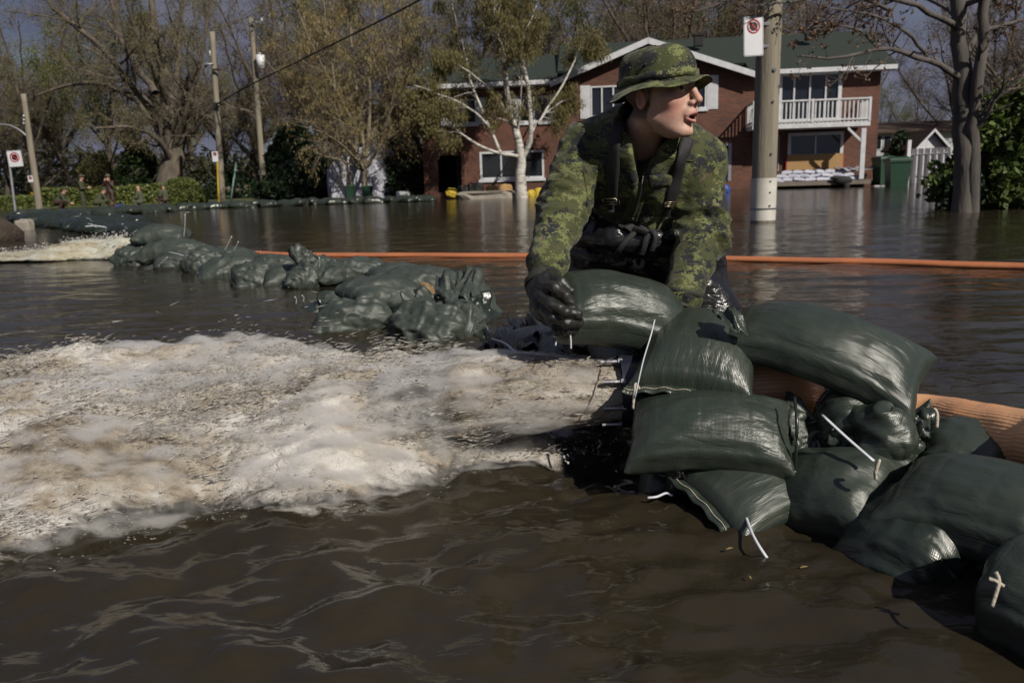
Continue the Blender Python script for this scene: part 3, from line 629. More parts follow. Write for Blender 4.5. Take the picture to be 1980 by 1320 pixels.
bag_m = sandbag('s', W(1170, 700, 2.05), W(1290, 690, 2.1), .3, .12, (0, -.4, .9), 'dark wet sandbag behind the pipe mouth', mat=m_bagwet, group=GF)
bag_n = sandbag('s', W(1240, 885, 1.80), W(1400, 905, 1.78), .3, .12, (0, -.4, .9), 'soaked sandbag low in the water under the pipe mouth', mat=m_bagwet, group=GF, crumple=.01, seed=13)
bag_o = sandbag('q', W(1420, 760, 1.95), W(1680, 780, 1.95), .34, .2, (0, -.3, .95), 'green sandbag hidden deep inside the heap', mat=m_bag, group=GF)
bag_p = sandbag('q', W(1600, 880, 1.75), W(1860, 900, 1.65), .34, .16, (0, -.3, .95), 'green sandbag at the core of the heap behind the long bag', mat=m_bag, group=GF)
# limp flap of plastic in front of bag d, and the crumpled mouth flaps of bag g
def flap(name, pts, mat, parent, nu=14, nv=10, wr=.006, seed=0, th=.002):
    """pts: four corners (a b along the top, d c along the bottom) -> a crumpled sheet with thickness"""
    a, b_, c, d = [np.asarray(p) for p in pts]; u, v = np.meshgrid(np.linspace(0, 1, nu), np.linspace(0, 1, nv), indexing='ij')
    X = ((a*(1-u[..., None])+b_*u[..., None])*(1-v[..., None])+(d*(1-u[..., None])+c*u[..., None])*v[..., None])
    n = nrm(np.cross(b_-a, d-a)); X = X+n*(wr*(ridged(u*3, v*1.2+seed, 0., 3, seed)+.8*noise3(u*2.2, v*2.2, seed+.5)))[..., None]
    X2 = X+n*th; i = np.arange(nu*nv).reshape(nu, nv); q = np.stack([i[:-1, :-1], i[1:, :-1], i[1:, 1:], i[:-1, 1:]], -1).reshape(-1, 4)
    per = np.concatenate([i[:, 0], i[-1, 1:], i[::-1, -1][1:], i[0, ::-1][1:-1]]); e = np.stack([per, np.roll(per, -1), np.roll(per, -1)+nu*nv, per+nu*nv], 1)
    V = np.concatenate([X.reshape(-1, 3), X2.reshape(-1, 3)]); sz = np.linalg.norm(b_-a), np.linalg.norm(d-a)
    uv = np.stack([u*sz[0], v*sz[1]], -1).reshape(-1, 2)
    return mk(name, V, np.vstack([q[:, ::-1], q+nu*nv, e]), mat, parent, True, parent is not None, uv=np.concatenate([uv, uv]))
flap('flap', [W(1288, 905, 1.62), W(1322, 912, 1.60), W(1328, 952, 1.62), W(1285, 955, 1.64)], m_bag, bag_n, seed=2)
strand(bag_n, [W(1252, 962, 1.60), W(1270, 960, 1.60), W(1288, 953, 1.62), W(1300, 958, 1.61)], .0028, m_tie)
flap('flap', [W(1706, 816, 1.54), W(1745, 816, 1.56), W(1752, 888, 1.58), W(1722, 890, 1.55)], m_bag, bag_g, wr=.010, seed=4)
flap('flap', [W(1750, 800, 1.60), W(1800, 805, 1.58), W(1798, 848, 1.56), W(1755, 842, 1.57)], m_bag, bag_g, wr=.012, seed=6)
flap('flap', [W(1610, 830, 1.60), W(1662, 826, 1.60), W(1660, 868, 1.60), W(1600, 860, 1.60)], m_bag, bag_f, wr=.010, seed=9)
flap('mouth', [W(1376, 598, 1.76), W(1432, 592, 1.74), W(1446, 640, 1.70), W(1398, 628, 1.70)], m_bag, bag_b, wr=.012, seed=12)
# bits of leaf and straw adrift in front of the heap
q = MB(); rng = np.random.default_rng(3)
for px, py in [(1552, 1096), (1450, 1116), (1632, 1140), (1410, 1060)]:
    c = G(px, py, .006); a = rng.uniform(0, 3.1); d = np.array([math.cos(a), math.sin(a), 0]); q.tube([c-d*rng.uniform(.004, .012), c+[0, 0, .001], c+d*rng.uniform(.004, .012)], [.0008, .0022, .0006], 5)
tag(q.build('floating_debris', pm('straw_bits', (.26, .19, .06), (.10, .08, .04), 30, .8, 0)), 'scraps of leaf and straw floating on the muddy water', kind='stuff')
# wet sand grains stuck to the big bag
bb = BVHTree.FromPolygons([tuple(v.co) for v in bag_b.children[0].data.vertices], [tuple(p.vertices) for p in bag_b.children[0].data.polygons]); q = MB(); o_ = Vector(CAMP)-bag_b.location
for k in range(80):
    px, py = (1555+rng.normal(0, 38), 715+rng.normal(0, 30)) if k < 55 else (rng.uniform(1440, 1760), rng.uniform(640, 770)); d = Vector(ray(px, py)).normalized(); h = bb.ray_cast(o_, d)
    if h[0] is not None: r_ = rng.uniform(.0009, .0021); q.ellip(np.array(h[0]), (r_, r_, r_), 5, 4)
if q.V: tag(mk('sand_grains', np.vstack(q.V), q.faces(), m_sand, bag_b), kind='stuff')
# ------------------------------------------------------------------ brick house on the far side of the flood
m_brick, N, L, b = newmat('red_brick')
t = N.new('ShaderNodeTexCoord'); sx = N.new('ShaderNodeSeparateXYZ'); cx_ = N.new('ShaderNodeCombineXYZ'); L.new(t.outputs['Object'], sx.inputs[0])
ad = N.new('ShaderNodeMath'); ad.operation = 'ADD'; L.new(sx.outputs[0], ad.inputs[0]); L.new(sx.outputs[1], ad.inputs[1])
L.new(ad.outputs[0], cx_.inputs[0]); L.new(sx.outputs[2], cx_.inputs[1])
bt = N.new('ShaderNodeTexBrick'); L.new(cx_.outputs[0], bt.inputs['Vector']); bt.inputs['Scale'].default_value = 1; bt.inputs['Brick Width'].default_value = .25; bt.inputs['Row Height'].default_value = .085; bt.inputs['Mortar Size'].default_value = .009
bt.inputs['Color1'].default_value = (.15, .052, .030, 1); bt.inputs['Color2'].default_value = (.085, .034, .023, 1); bt.inputs['Mortar'].default_value = (.14, .105, .085, 1); bt.inputs['Bias'].default_value = 0
f = noise(N, L, t.outputs['Object'], .8, 5); mx = N.new('ShaderNodeMix'); mx.data_type = 'RGBA'; mx.blend_type = 'MULTIPLY'; mx.inputs[0].default_value = .55
r = ramp(N, [(.35, (.62, .58, .56)), (.65, (1.15, 1.1, 1.05))]); L.new(f, r.inputs[0]); L.new(bt.outputs['Color'], mx.inputs[6]); L.new(r.outputs[0], mx.inputs[7]); L.new(mx.outputs[2], b.inputs['Base Color'])
b.inputs['Roughness'].default_value = .85; bumpn(N, L, bt.outputs['Fac'], b, .5, -.012)
m_white = pm('white_paint', (.62, .63, .66), (.50, .51, .53), 3, .55, .05)
m_whitew = pm('weathered_white_paint', (.64, .65, .68), (.48, .48, .49), 5, .6, .1)
m_shing = pm('green_shingles', (.013, .021, .017), (.024, .034, .027), 6, .9, .5, 14, (1, 3, 3))
m_brownroof = pm('brown_shingles', (.085, .05, .034), (.055, .035, .026), 5, .9, .4, 16)
m_dark = pm('dark_void', (.012, .012, .014), (.02, .018, .018), 4, .8, 0)
m_glass, N, L, b = newmat('window_glass'); b.inputs['Base Color'].default_value = (.012, .016, .022, 1); b.inputs['Roughness'].default_value = .06; b.inputs['Specular IOR Level'].default_value = .9
m_curtain = pm('pale_curtain', (.42, .46, .50), (.3, .33, .37), 8, .8, 0)
m_osb, N, L, b = newmat('strand_board'); v = coords(N, L, 'Object', (1, 1, 2.2)); f = noise(N, L, v, 16, 5, .7, 1.2); r = ramp(N, [(.3, (.22, .12, .045)), (.5, (.36, .22, .09)), (.7, (.46, .31, .15))]); L.new(f, r.inputs[0]); L.new(r.outputs[0], b.inputs['Base Color']); b.inputs['Roughness'].default_value = .8
m_concrete = pm('concrete', (.30, .27, .23), (.20, .18, .155), 3, .9, .4, 18)
m_wbag = pm('white_poly', (.50, .51, .58), (.36, .37, .44), 4, .55, .4, 14)
m_plastic_clear = pm('clear_sheet', (.34, .35, .40), (.22, .23, .27), 6, .3, .6, 10)
m_yellow = pm('yellow_poly', (.55, .40, .03), (.40, .27, .02), 5, .6, .4, 9)
m_blue = pm('blue_tarp', (.03, .09, .42), (.02, .06, .28), 5, .5, .4, 9)
m_bin = pm('green_bin', (.010, .042, .022), (.014, .052, .028), 6, .5, .05)
m_redtape = pm('red_tape', (.45, .03, .03), None, 5, .5, 0)
m_metal = pm('grey_metal', (.40, .41, .43), (.28, .29, .30), 8, .45, .1, None, (1, 1, 1), .6)
m_woodw = pm('grey_deck_wood', (.20, .17, .14), (.13, .11, .09), 3, .85, .3, 12, (8, 1, 1))

HA = W(822, 386, 41.0); HB = W(1692, 357, 38.6)
HU = HB[:2]-HA[:2]; HL = np.linalg.norm(HU); HU = HU/HL; HNN = np.array([HU[1], -HU[0]])      # outward, to the camera
HRZ = math.atan2(HU[1], HU[0])
def H(px, py, off=0.):
    d = ray(px, py); a = HA[:2]+HNN*off; k = ((a-CAMP[:2])@HNN)/(d[:2]@HNN); p = CAMP+d*k
    return float((p[:2]-HA[:2])@HU), float(p[2])
house = thing('brick_house', 'two storey red brick house with green roof and white balcony standing in the flood', 'house', (HA[0], HA[1], 0), HRZ)
def hbox(mb, u0, u1, z0, z1, o0, o1):
    """o = distance in front of the facade"""
    return mb.hexa([(u0, -o1, z0), (u1, -o1, z0), (u1, -o0, z0), (u0, -o0, z0), (u0, -o1, z1), (u1, -o1, z1), (u1, -o0, z1), (u0, -o0, z1)])
def hb(mb, px0, py0, px1, py1, o0, o1):
    ym = (py0+py1)/2; xm = (px0+px1)/2
    u0, u1 = H(px0, ym)[0], H(px1, ym)[0]; z1, z0 = H(xm, py0)[1], H(xm, py1)[1]
    return hbox(mb, u0, u1, z0, z1, o0, o1)
def rect(px0, py0, px1, py1):
    ym = (py0+py1)/2; xm = (px0+px1)/2
    return H(px0, ym)[0], H(px1, ym)[0], H(xm, py1)[1], H(xm, py0)[1]
def wall_holes(mb, u0, u1, z0, z1, holes, o0, o1):
    us = sorted({u0, u1, *[h for q in holes for h in q[:2] if u0 < h < u1]}); zs = sorted({z0, z1, *[h for q in holes for h in q[2:] if z0 < h < z1]})
    for a, b_ in zip(us, us[1:]):
        run = None
        for c, d in zip(zs, zs[1:]):
            m = ((a+b_)/2, (c+d)/2); hole = any(q[0] < m[0] < q[1] and q[2] < m[1] < q[3] for q in holes)
            if hole:
                if run: hbox(mb, a, b_, run[0], run[1], o0, o1); run = None
            else: run = (run[0] if run else c, d)
        if run: hbox(mb, a, b_, run[0], run[1], o0, o1)
R_ = {k: rect(*v) for k, v in dict(
    up1=(869, 193, 922, 240), up2=(1003, 186, 1062, 236), up3=(1142, 166, 1208, 226), up4=(1300, 150, 1366, 211),
    low1=(928, 292, 1052, 346), porch=(846, 301, 892, 372), garage=(1310, 284, 1408, 352),
    slide=(1505, 139, 1627, 236), low2=(1523, 256, 1630, 328), door=(1496, 262, 1506, 330)).items()}
uG0, uG1 = H(1085, 160)[0], H(1440, 130)[0]; zE = H(1440, 131)[1]; zE2 = H(850, 178)[1]; uP, zP = H(1252, 84)
WT = .28; wm = MB(); holes = list(R_.values()); zE = (zE+zE2)/2+.1
wall_holes(wm, 0, uG1, -.4, zE, holes, -WT, 0); wall_holes(wm, uG1, HL, -.4, zE, holes, -WT-.05, -.05)
q = [(uG0, 0, zE), (uG1, 0, zE), (uP, 0, zP), (uG0, WT, zE), (uG1, WT, zE), (uP, WT, zP)]
wm.add(q, Q=[(0, 3, 4, 1), (1, 4, 5, 2), (2, 5, 3, 0)], T=[(0, 1, 2), (3, 5, 4)])
for u0, u1 in ((0, WT), (HL-WT, HL)): hbox(wm, u0, u1, -.4, zE, -8.5, -WT-.052)
hbox(wm, WT, HL-WT, -.4, zE, -8.5, -8.25)
mk('wall', np.vstack(wm.V), wm.faces(), m_brick, house, False)
im = MB(); hbox(im, .4, HL-.4, -.3, zE-.1, -2.6, -2.5); hbox(im, .4, HL-.4, 2.35, 2.5, -2.5, -.5)
mk('interior', np.vstack(im.V), im.faces(), m_dark, house, False)
# roof: long slope parallel to the facade, and the cross gable
rm = MB(); ov = .55; zr = H(1600, 68)[1]-.1
def slab(mb, a, b_, c, d, th=.12):
    p = np.array([a, b_, c, d], float); n = nrm(np.cross(p[1]-p[0], p[3]-p[0])); mb.hexa(np.concatenate([p-n*th, p]))
def eave(u0, u1): slab(rm, (u0, -ov, zE-.02), (u1, -ov, zE-.02), (u1, 4.3, zr+.9), (u0, 4.3, zr+.9))
zl = zE+1.75; slab(rm, (-.5, -ov, zE-.02), (uG0-.2, -ov, zE-.02), (uG0-.2, 4.3, zl), (-.5, 4.3, zl)); slab(rm, (-.5, 4.3, zl), (uG0-.2, 4.3, zl), (uG0-.2, 8.9, zE), (-.5, 8.9, zE)); eave(uG1+.1, HL+.5); zsl = (zr+.92-zE)/(4.3+ov)
slab(rm, (uG0-.2, .4, zE-.02+zsl*(.4+ov)), (uG1+.1, .4, zE-.02+zsl*(.4+ov)), (uG1+.1, 4.3, zr+.9), (uG0-.2, 4.3, zr+.9))
slab(rm, (uG0-.2, 4.3, zr+.9), (HL+.5, 4.3, zr+.9), (HL+.5, 8.9, zE), (uG0-.2, 8.9, zE))
slab(rm, (uG0-.45, -ov+.0, zE-.12), (uP, -ov, zP+.16), (uP, 6., zP+.16), (uG0-.45, 6., zE-.12)); slab(rm, (uP, -ov, zP+.158), (uG1+.45, -ov, zE-.12), (uG1+.45, 6., zE-.12), (uP, 6., zP+.158))
roof = mk('roof', np.vstack(rm.V), rm.faces(), m_shing, house, False)
for px, py in ((1350, 78), (1565, 66)):
    u, z = H(px, py, -2.5); vm = MB(); vm.box((u, 2.4, z-.05), (.42, .4, .5)); vm.box((u, 2.4, z+.22), (.55, .5, .08)); mk('vent', np.vstack(vm.V), vm.faces(), m_dark, roof, False)
tm = MB()
for a, c in (((uG0-.5, zE-.16), (uP+.02, zP+.16)), ((uP-.02, zP+.16), (uG1+.5, zE-.16))):
    tm.hexa([(a[0], -ov-.06, a[1]-.26), (c[0], -ov-.06, c[1]-.26), (c[0], -ov-.01, c[1]-.26), (a[0], -ov-.01, a[1]-.26), (a[0], -ov-.06, a[1]+.02), (c[0], -ov-.06, c[1]+.02), (c[0], -ov-.01, c[1]+.02), (a[0], -ov-.01, a[1]+.02)])
mk('gable_trim', np.vstack(tm.V), tm.faces(), m_white, house, False)
for u0, u1 in ((-.5, uG0-.5), (uG1+.5, HL+.5)):
    tm = MB(); hbox(tm, u0, u1, zE-.26, zE-.06, ov-.02, ov+.05); mk('eave_gutter', np.vstack(tm.V), tm.faces(), m_white, house, False)
    tm = MB(); hbox(tm, u0, u1, zE-.28, zE-.262, .01, ov-.03); mk('soffit', np.vstack(tm.V), tm.faces(), m_whitew, house, False)
def window(key, muntins=1, shutter=None, sill=True, curtain=False, fw=.07, hz=None, base=.0):
    u0, u1, z0, z1 = R_[key]; fm = MB()
    for a, b_, c, d in ((u0, u0+fw, z0, z1), (u1-fw, u1, z0, z1), (u0+fw, u1-fw, z1-fw, z1), (u0+fw, u1-fw, z0, z0+fw)): hbox(fm, a, b_, c, d, -.12+base, .03+base)
    for k in range(1, muntins+1):
        u = u0+(u1-u0)*k/(muntins+1); hbox(fm, u-.035, u+.035, z0+fw, z1-fw, -.11+base, .015+base)
    if hz: z = z0+(z1-z0)*hz; hbox(fm, u0+fw, u1-fw, z-.03, z+.03, -.10+base, .012+base)
    if sill: hbox(fm, u0-.08, u1+.08, z0-.13, z0-.002, -.02, .09)
    fr = mk('window', np.vstack(fm.V), fm.faces(), m_white, house, False)
    for k in range(muntins+1):
        a, b_ = u0+(u1-u0)*k/(muntins+1), u0+(u1-u0)*(k+1)/(muntins+1)
        pn = MB(); hbox(pn, a+.036, b_-.036, z0+fw+.001, z1-fw-.001, -.09+base, -.07+base); mk('pane', np.vstack(pn.V), pn.faces(), m_glass, fr, False)
    if curtain:
        pn = MB()
        for s_ in np.linspace(u0+.1, u1-.3, 6): hbox(pn, s_, s_+.16, z0+.1, z1-.1, -.3+.02*math.sin(s_*9), -.27)
        mk('curtain', np.vstack(pn.V), pn.faces(), m_curtain, fr, False)
    if shutter:
        for a, b_ in ((u0-shutter-.02, u0-.02), (u1+.02, u1+shutter+.02)):
            sm = MB(); hbox(sm, a, b_, z0-.05, z1+.05, .002, .045); nsl = 14
            for k in range(nsl):
                z = z0+(z1-z0)*(k+.5)/nsl; hbox(sm, a+.06, b_-.06, z-.03, z+.02, .045, .058)
            mk('shutter', np.vstack(sm.V), sm.faces(), m_white, house, False)
    return fr
window('up1', 1, .42); window('up2', 1, .45); window('up3', 2, .48, curtain=True); window('up4', 2, .52)
window('low1', 2, None, fw=.1); window('slide', 3, None, False, fw=.16); window('low2', 1, None, False, fw=.14); window('door', 0, None, False, fw=.02)
u0, u1, z0, z1 = R_['garage']; gm = MB(); 
for k in range(4): hbox(gm, u0+.1, u1-.1, z0+(z1-z0)*k/4+.01, z0+(z1-z0)*(k+1)/4-.02, -.14, -.10)
hbox(gm, u0, u1, z0, z1-.1, -.2, -.141); mk('garage_door', np.vstack(gm.V), gm.faces(), m_white, house, False)
gm = MB(); hbox(gm, u0-.12, u0-.002, z0, z1, -.02, .04); hbox(gm, u1+.002, u1+.14, z0, z1, -.02, .04); hbox(gm, u0-.12, u1+.14, z1, z1+.12, -.02, .04); mk('garage_frame', np.vstack(gm.V), gm.faces(), m_metal, house, False)
# porch recess at the left with brick pillar, dark post and door
pm_ = MB(); u0, u1, z0, z1 = R_['porch']; hbox(pm_, u0+.9, u0+1.1, z0, z1, -.6, -.4); mk('porch_post', np.vstack(pm_.V), pm_.faces(), m_dark, house, False)
# balcony with balusters, post and brace
bo = 1.5
def hb2(name, px0, py0, px1, py1, o0, o1, mat, parent=None):
    q = MB(); ym = (py0+py1)/2; xm = (px0+px1)/2
    a, c = H(px0, ym, o1)[0], H(px1, ym, o1)[0]; z1_, z0_ = H(xm, py0, o1)[1], H(xm, py1, o1)[1]
    hbox(q, a, c, z0_, z1_, o0, o1); return mk(name, np.vstack(q.V), q.faces(), mat, parent or house, False), (a, c, z0_, z1_)
bal, (ba, bb, bz0, bz1) = hb2('balcony', 1455, 238, 1683, 247, .002, bo, m_whitew)
zt = H(1570, 194, bo)[1]
q = MB(); hbox(q, ba, bb, zt-.03, zt+.04, bo-.10, bo+.02); hbox(q, ba, bb, bz1+.08, bz1+.15, bo-.09, bo+.01)
for u in (ba, bb-.07): hbox(q, u, u+.07, zt-.03, zt+.04, .01, bo-.102); hbox(q, u, u+.07, bz1+.08, bz1+.15, .01, bo-.102)
mk('rail', np.vstack(q.V), q.faces(), m_whitew, bal, False)
for u in (ba, ba+(bb-ba)*.5, bb-.1): q = MB(); hbox(q, u, u+.10, bz1, zt+.06, bo-.105, bo+.022); mk('rail_post', np.vstack(q.V), q.faces(), m_whitew, bal, False)
q = MB(); hbox(q, -.03, .03, bz1-.02, zt-.031, bo-.07, bo-.03); bl0 = mk('baluster', np.vstack(q.V), q.faces(), m_whitew, bal, False); nb = 27
for k in range(nb):
    o = bl0 if k == 0 else bl0.copy()
    if k: COL.objects.link(o)
    o.location.x = ba+.2+(bb-ba-.4)*k/(nb-1)
for sgn, uu in ((0, ba+.035), (1, bb-.035)):
    for k in range(7):
        o = bl0.copy(); COL.objects.link(o); o.location = (uu, bo-.14-k*.17, 0)
po, (pa, pb, pz0, pz1) = hb2('balcony_post', 1664, 248, 1673, 346, bo-.14, bo-.0, m_white)
q = MB(); za = H(1668, 268, bo)[1]; zb = bz0; ua = pa-.02; ub = H(1640, 248, bo)[0]
q.hexa([(ub, -bo+.02, zb-.02), (ub+.16, -bo+.02, zb-.02), (ub+.16, -bo+.12, zb-.02), (ub, -bo+.12, zb-.02), (ua, -bo+.02, za-.12), (ua, -bo+.02, za+.06), (ua, -bo+.12, za+.06), (ua, -bo+.12, za-.12)][:0] or [(ub, -bo+.02, zb-.14), (ua, -bo+.02, za-.14), (ua, -bo+.12, za-.14), (ub, -bo+.12, zb-.14), (ub, -bo+.02, zb), (ua, -bo+.02, za), (ua, -bo+.12, za), (ub, -bo+.12, zb)])
mk('brace', np.vstack(q.V), q.faces(), m_white, house, False)
deck, (da, db, dz0, dz1) = hb2('deck', 1490, 350, 1684, 358, .01, bo+.1, m_woodw)
# plywood over the lower window
u0, u1, z0, z1 = *[H(x, 313, .1)[0] for x in (1522, 1630)], H(1575, 328, .1)[1], H(1575, 298, .1)[1]
def hloc(u, o, z): return (HA[0]+HU[0]*u+HNN[0]*o, HA[1]+HU[1]*u+HNN[1]*o, z)
brd = thing('plywood_board', 'strand board sheet covering the lower window under the balcony', 'board', hloc((u0+u1)/2, .08, z0), HRZ)
q = MB(); hu = (u1-u0)/2; hbox(q, -hu, hu, 0, z1-z0, 0, .02); mk('sheet', np.vstack(q.V), q.faces(), m_osb, brd, False)
for s_ in (-1, 1): q = MB(); hbox(q, min(s_*hu, s_*(hu+.05)), max(s_*hu, s_*(hu+.05)), 0, z1-z0-.1, -.002, .022); mk('tape', np.vstack(q.V), q.faces(), m_redtape, brd, False)
# white sandbags on the deck
SPEC['w'] = dict(nu=16, nv=11, Lm=.6, Wm=.36, fill=.8, seed=21, steps=80)
Xw, Qw, _ = bag_mesh('w', .62, .4, .19); wb0 = None; rng = np.random.default_rng(11)
for row in range(3):
    for k in range(8-row):
        if wb0 is None: wb0 = mk('white_sandbag', Xw, Qw, m_wbag); o = wb0
        else: o = wb0.copy(); COL.objects.link(o)
        u = da+.35+(db-da-.9)*(k+.5*row)/7.2; o.location = hloc(u, bo-.25-.12*row+rng.normal(0, .05), dz1+.09+.17*row); o.rotation_euler = (rng.normal(0, .1), rng.normal(0, .08), HRZ+rng.normal(0, .25))
        tag(o, 'white sandbag, %s from the left in the %s row on the house deck' % (['first', 'second', 'third', 'fourth', 'fifth', 'sixth', 'seventh', 'eighth'][k], ['bottom', 'middle', 'top'][row]), 'sandbag', 'white sandbags under the balcony')
# clear plastic sheet draped at the right of the board
sh = mk('plastic_sheet', *(lambda s: (s[0], s[1]))(grid_surface(np.linspace(-.9, .9, 20), np.linspace(-.5, .5, 12), lambda x, y: .25-.28*y+.10*ridged(x*2, y*2, 0.)+.0*x)), m_plastic_clear)
sh.location = hloc(H(1655, 335, .9)[0], .7, dz1+.25); sh.rotation_euler = (math.radians(20), 0, HRZ); tag(sh, 'crumpled clear plastic sheet by the balcony post', 'plastic sheet')
# black rag hanging over the deck edge
q = MB(); q.ellip((0, 0, -.1), (.42, .14, .2), 10, 7); q.ellip((.15, -.02, -.35), (.16, .1, .28), 8, 6); q.ellip((-.3, 0, .02), (.3, .12, .1), 8, 6)
o = q.build('black_bag', m_dark, None, True); o.location = hloc(H(1628, 345, bo)[0], bo+.2, dz1+.1); o.rotation_euler = (0, 0, HRZ); tag(o, 'limp black garbage bag hanging over the deck edge', 'garbage bag')
# bins
def wheelie(px, py0, py1, Y, label, rz=0., mat=m_bin):
    b0 = W(px, py1, Y); h = (py1-py0)*Y/FPX; s_ = h/1.08
    r = thing('wheeled_bin', label, 'garbage bin', b0, rz, None); q = MB()
    def fr(z0, z1, w0, w1): q.hexa([(-w0, -w0*1.1, z0), (w0, -w0*1.1, z0), (w0, w0*1.1, z0), (-w0, w0*1.1, z0), (-w1, -w1*1.1, z1), (w1, -w1*1.1, z1), (w1, w1*1.1, z1), (-w1, w1*1.1, z1)])
    fr(0, .92*s_, .23*s_, .29*s_); fr(.92*s_, .98*s_, .315*s_, .315*s_); mk('body', np.vstack(q.V), q.faces(), mat, r, False)
    q = MB(); fr(.982*s_, 1.03*s_, .32*s_, .31*s_); fr(1.03*s_, 1.08*s_, .31*s_, .2*s_); mk('lid', np.vstack(q.V), q.faces(), mat, r, False)
    q = MB(); q.tube([(-.26*s_, .36*s_, .98*s_), (.26*s_, .36*s_, .98*s_)], .022*s_, 6); mk('handle', np.vstack(q.V), q.faces(), mat, r)
    for sx_ in (-1, 1): q = MB(); q.tube([(sx_*.22*s_, .3*s_, .08*s_), (sx_*.27*s_, .3*s_, .08*s_)], .1*s_, 12); mk('wheel', np.vstack(q.V), q.faces(), m_dark, r)
    return r
wheelie(1706, 304, 358, 37.5, 'dark green wheeled bin half sunk beside the brick house corner', .1)
wheelie(1732, 306, 374, 35.5, 'green wheeled bin standing in the water in front of the white fence', -.15)
wheelie(680, 358, 390, 39.5, 'dark green bin in front of the white shelter', .1)
wheelie(712, 360, 389, 40., 'dark bin right of the slim tree trunk by the shelter', -.1)
# white fence of vertical boards on rails, with a post
FA = W(1690, 352, 41); FB = W(1752, 350, 42); FC = W(1835, 345, 40.5)
fen = thing('board_fence', 'white board fence with a tall post standing in floodwater right of the bins', 'fence', (FB[0], FB[1], 0))
fen.location.z = 0
def fx(p, z): return np.array([p[0]-FB[0], p[1]-FB[1], z])
for (a, c, n_, h) in ((FA, FB, 9, 1.15), (FB, FC, 13, 1.75)):
    dv = np.array([c[0]-a[0], c[1]-a[1], 0]); ln = np.linalg.norm(dv); dv /= ln; ang = math.atan2(dv[1], dv[0])
    for zz in (.35, h-.3):
        q = MB(); q.tube([fx(a, zz)+[0, .06, 0], fx(c, zz)+[0, .06, 0]], .05, 4); mk('rail', np.vstack(q.V), q.faces(), m_whitew, fen, False)
    for k in range(n_):
        q = MB(); q.box((0, (.05 if k % 2 else -.02), h/2-.1), (ln/n_*.82, .025, h+.2)); o = mk('board', np.vstack(q.V), q.faces(), m_whitew, fen, False)
        o.location = Vector(fx(a, 0)+dv*ln*(k+.5)/n_); o.rotation_euler.z = ang
q = MB(); q.box((0, -.05, 1.0), (.18, .16, 2.4)); mk('post', np.vstack(q.V), q.faces(), m_whitew, fen, False)
# white shed gable and the low neighbour house behind the fence
def simple_house(name, label, cat, px0, px1, pbase, peave, pridge, Y, depth, wall, roofm, gable_front, extra=None):
    a, c = W(px0, pbase, Y), W(px1, pbase, Y); wd = c[0]-a[0]; r = thing(name, label, cat, (a[0], Y, 0)); ze = W((px0+px1)/2, peave, Y)[2]; zr_ = W((px0+px1)/2, pridge, Y)[2]
    q = MB(); q.hexa([(0, 0, -.5), (wd, 0, -.5), (wd, depth, -.5), (0, depth, -.5), (0, 0, ze), (wd, 0, ze), (wd, depth, ze), (0, depth, ze)])
    if gable_front: q.add([(0, 0, ze), (wd, 0, ze), (wd/2, 0, zr_), (0, .2, ze), (wd, .2, ze), (wd/2, .2, zr_)], T=[(0, 1, 2), (3, 5, 4)])
    mk('wall', np.vstack(q.V), q.faces(), wall, r, False); q = MB()
    if gable_front:
        slab(q, (-.25, -.3, ze-.15), (wd/2, -.3, zr_+.12), (wd/2, depth, zr_+.12), (-.25, depth, ze-.15)); slab(q, (wd/2, -.3, zr_+.119), (wd+.25, -.3, ze-.15), (wd+.25, depth, ze-.15), (wd/2, depth, zr_+.119))
        t2 = MB()
        for p_, s_ in (((-.3, ze-.2), (wd/2, zr_+.13)), ((wd/2, zr_+.13), (wd+.3, ze-.2))):
            t2.hexa([(p_[0], -.36, p_[1]-.16), (s_[0], -.36, s_[1]-.16), (s_[0], -.31, s_[1]-.16), (p_[0], -.31, p_[1]-.16), (p_[0], -.36, p_[1]), (s_[0], -.36, s_[1]), (s_[0], -.31, s_[1]), (p_[0], -.31, p_[1])])
        mk('trim', np.vstack(t2.V), t2.faces(), m_white, r, False)
    else:
        slab(q, (-.4, -.5, ze), (wd+.4, -.5, ze), (wd+.4, depth/2, zr_), (-.4, depth/2, zr_)); slab(q, (-.4, depth/2, zr_), (wd+.4, depth/2, zr_), (wd+.4, depth+.5, ze), (-.4, depth+.5, ze))
    mk('roof', np.vstack(q.V), q.faces(), roofm, r, False)
    for i_, (wx0, wy0, wx1, wy1) in enumerate(extra or []):
        u0, z1_ = W(wx0, wy0, Y)[0]-a[0], W(wx0, wy0, Y)[2]; u1, z0_ = W(wx1, wy1, Y)[0]-a[0], W(wx1, wy1, Y)[2]
        q = MB(); q.box(((u0+u1)/2, -.02, (z0_+z1_)/2), (u1-u0, .06, z1_-z0_)); fr = mk('window', np.vstack(q.V), q.faces(), m_white, r, False)
        q = MB(); q.box(((u0+u1)/2, -.06, (z0_+z1_)/2), (u1-u0-.16, .04, z1_-z0_-.16)); mk('pane', np.vstack(q.V), q.faces(), m_glass, fr, False)
    return r
simple_house('bungalow', 'low white house with brown roof behind the board fence', 'house', 1680, 1950, 335, 252, 226, 58, 9, m_whitew, m_brownroof, False, [(1694, 262, 1704, 290), (1708, 262, 1722, 290)])
simple_house('garden_shed', 'small white shed with pointed gable behind the fence', 'shed', 1770, 1822, 335, 282, 254, 46, 4, m_whitew, m_brownroof, True)
simple_house('far_bungalow', 'pale house glimpsed between the trunks behind the guy wire', 'house', 455, 535, 385, 364, 346, 75, 8, m_whitew, m_brownroof, False)
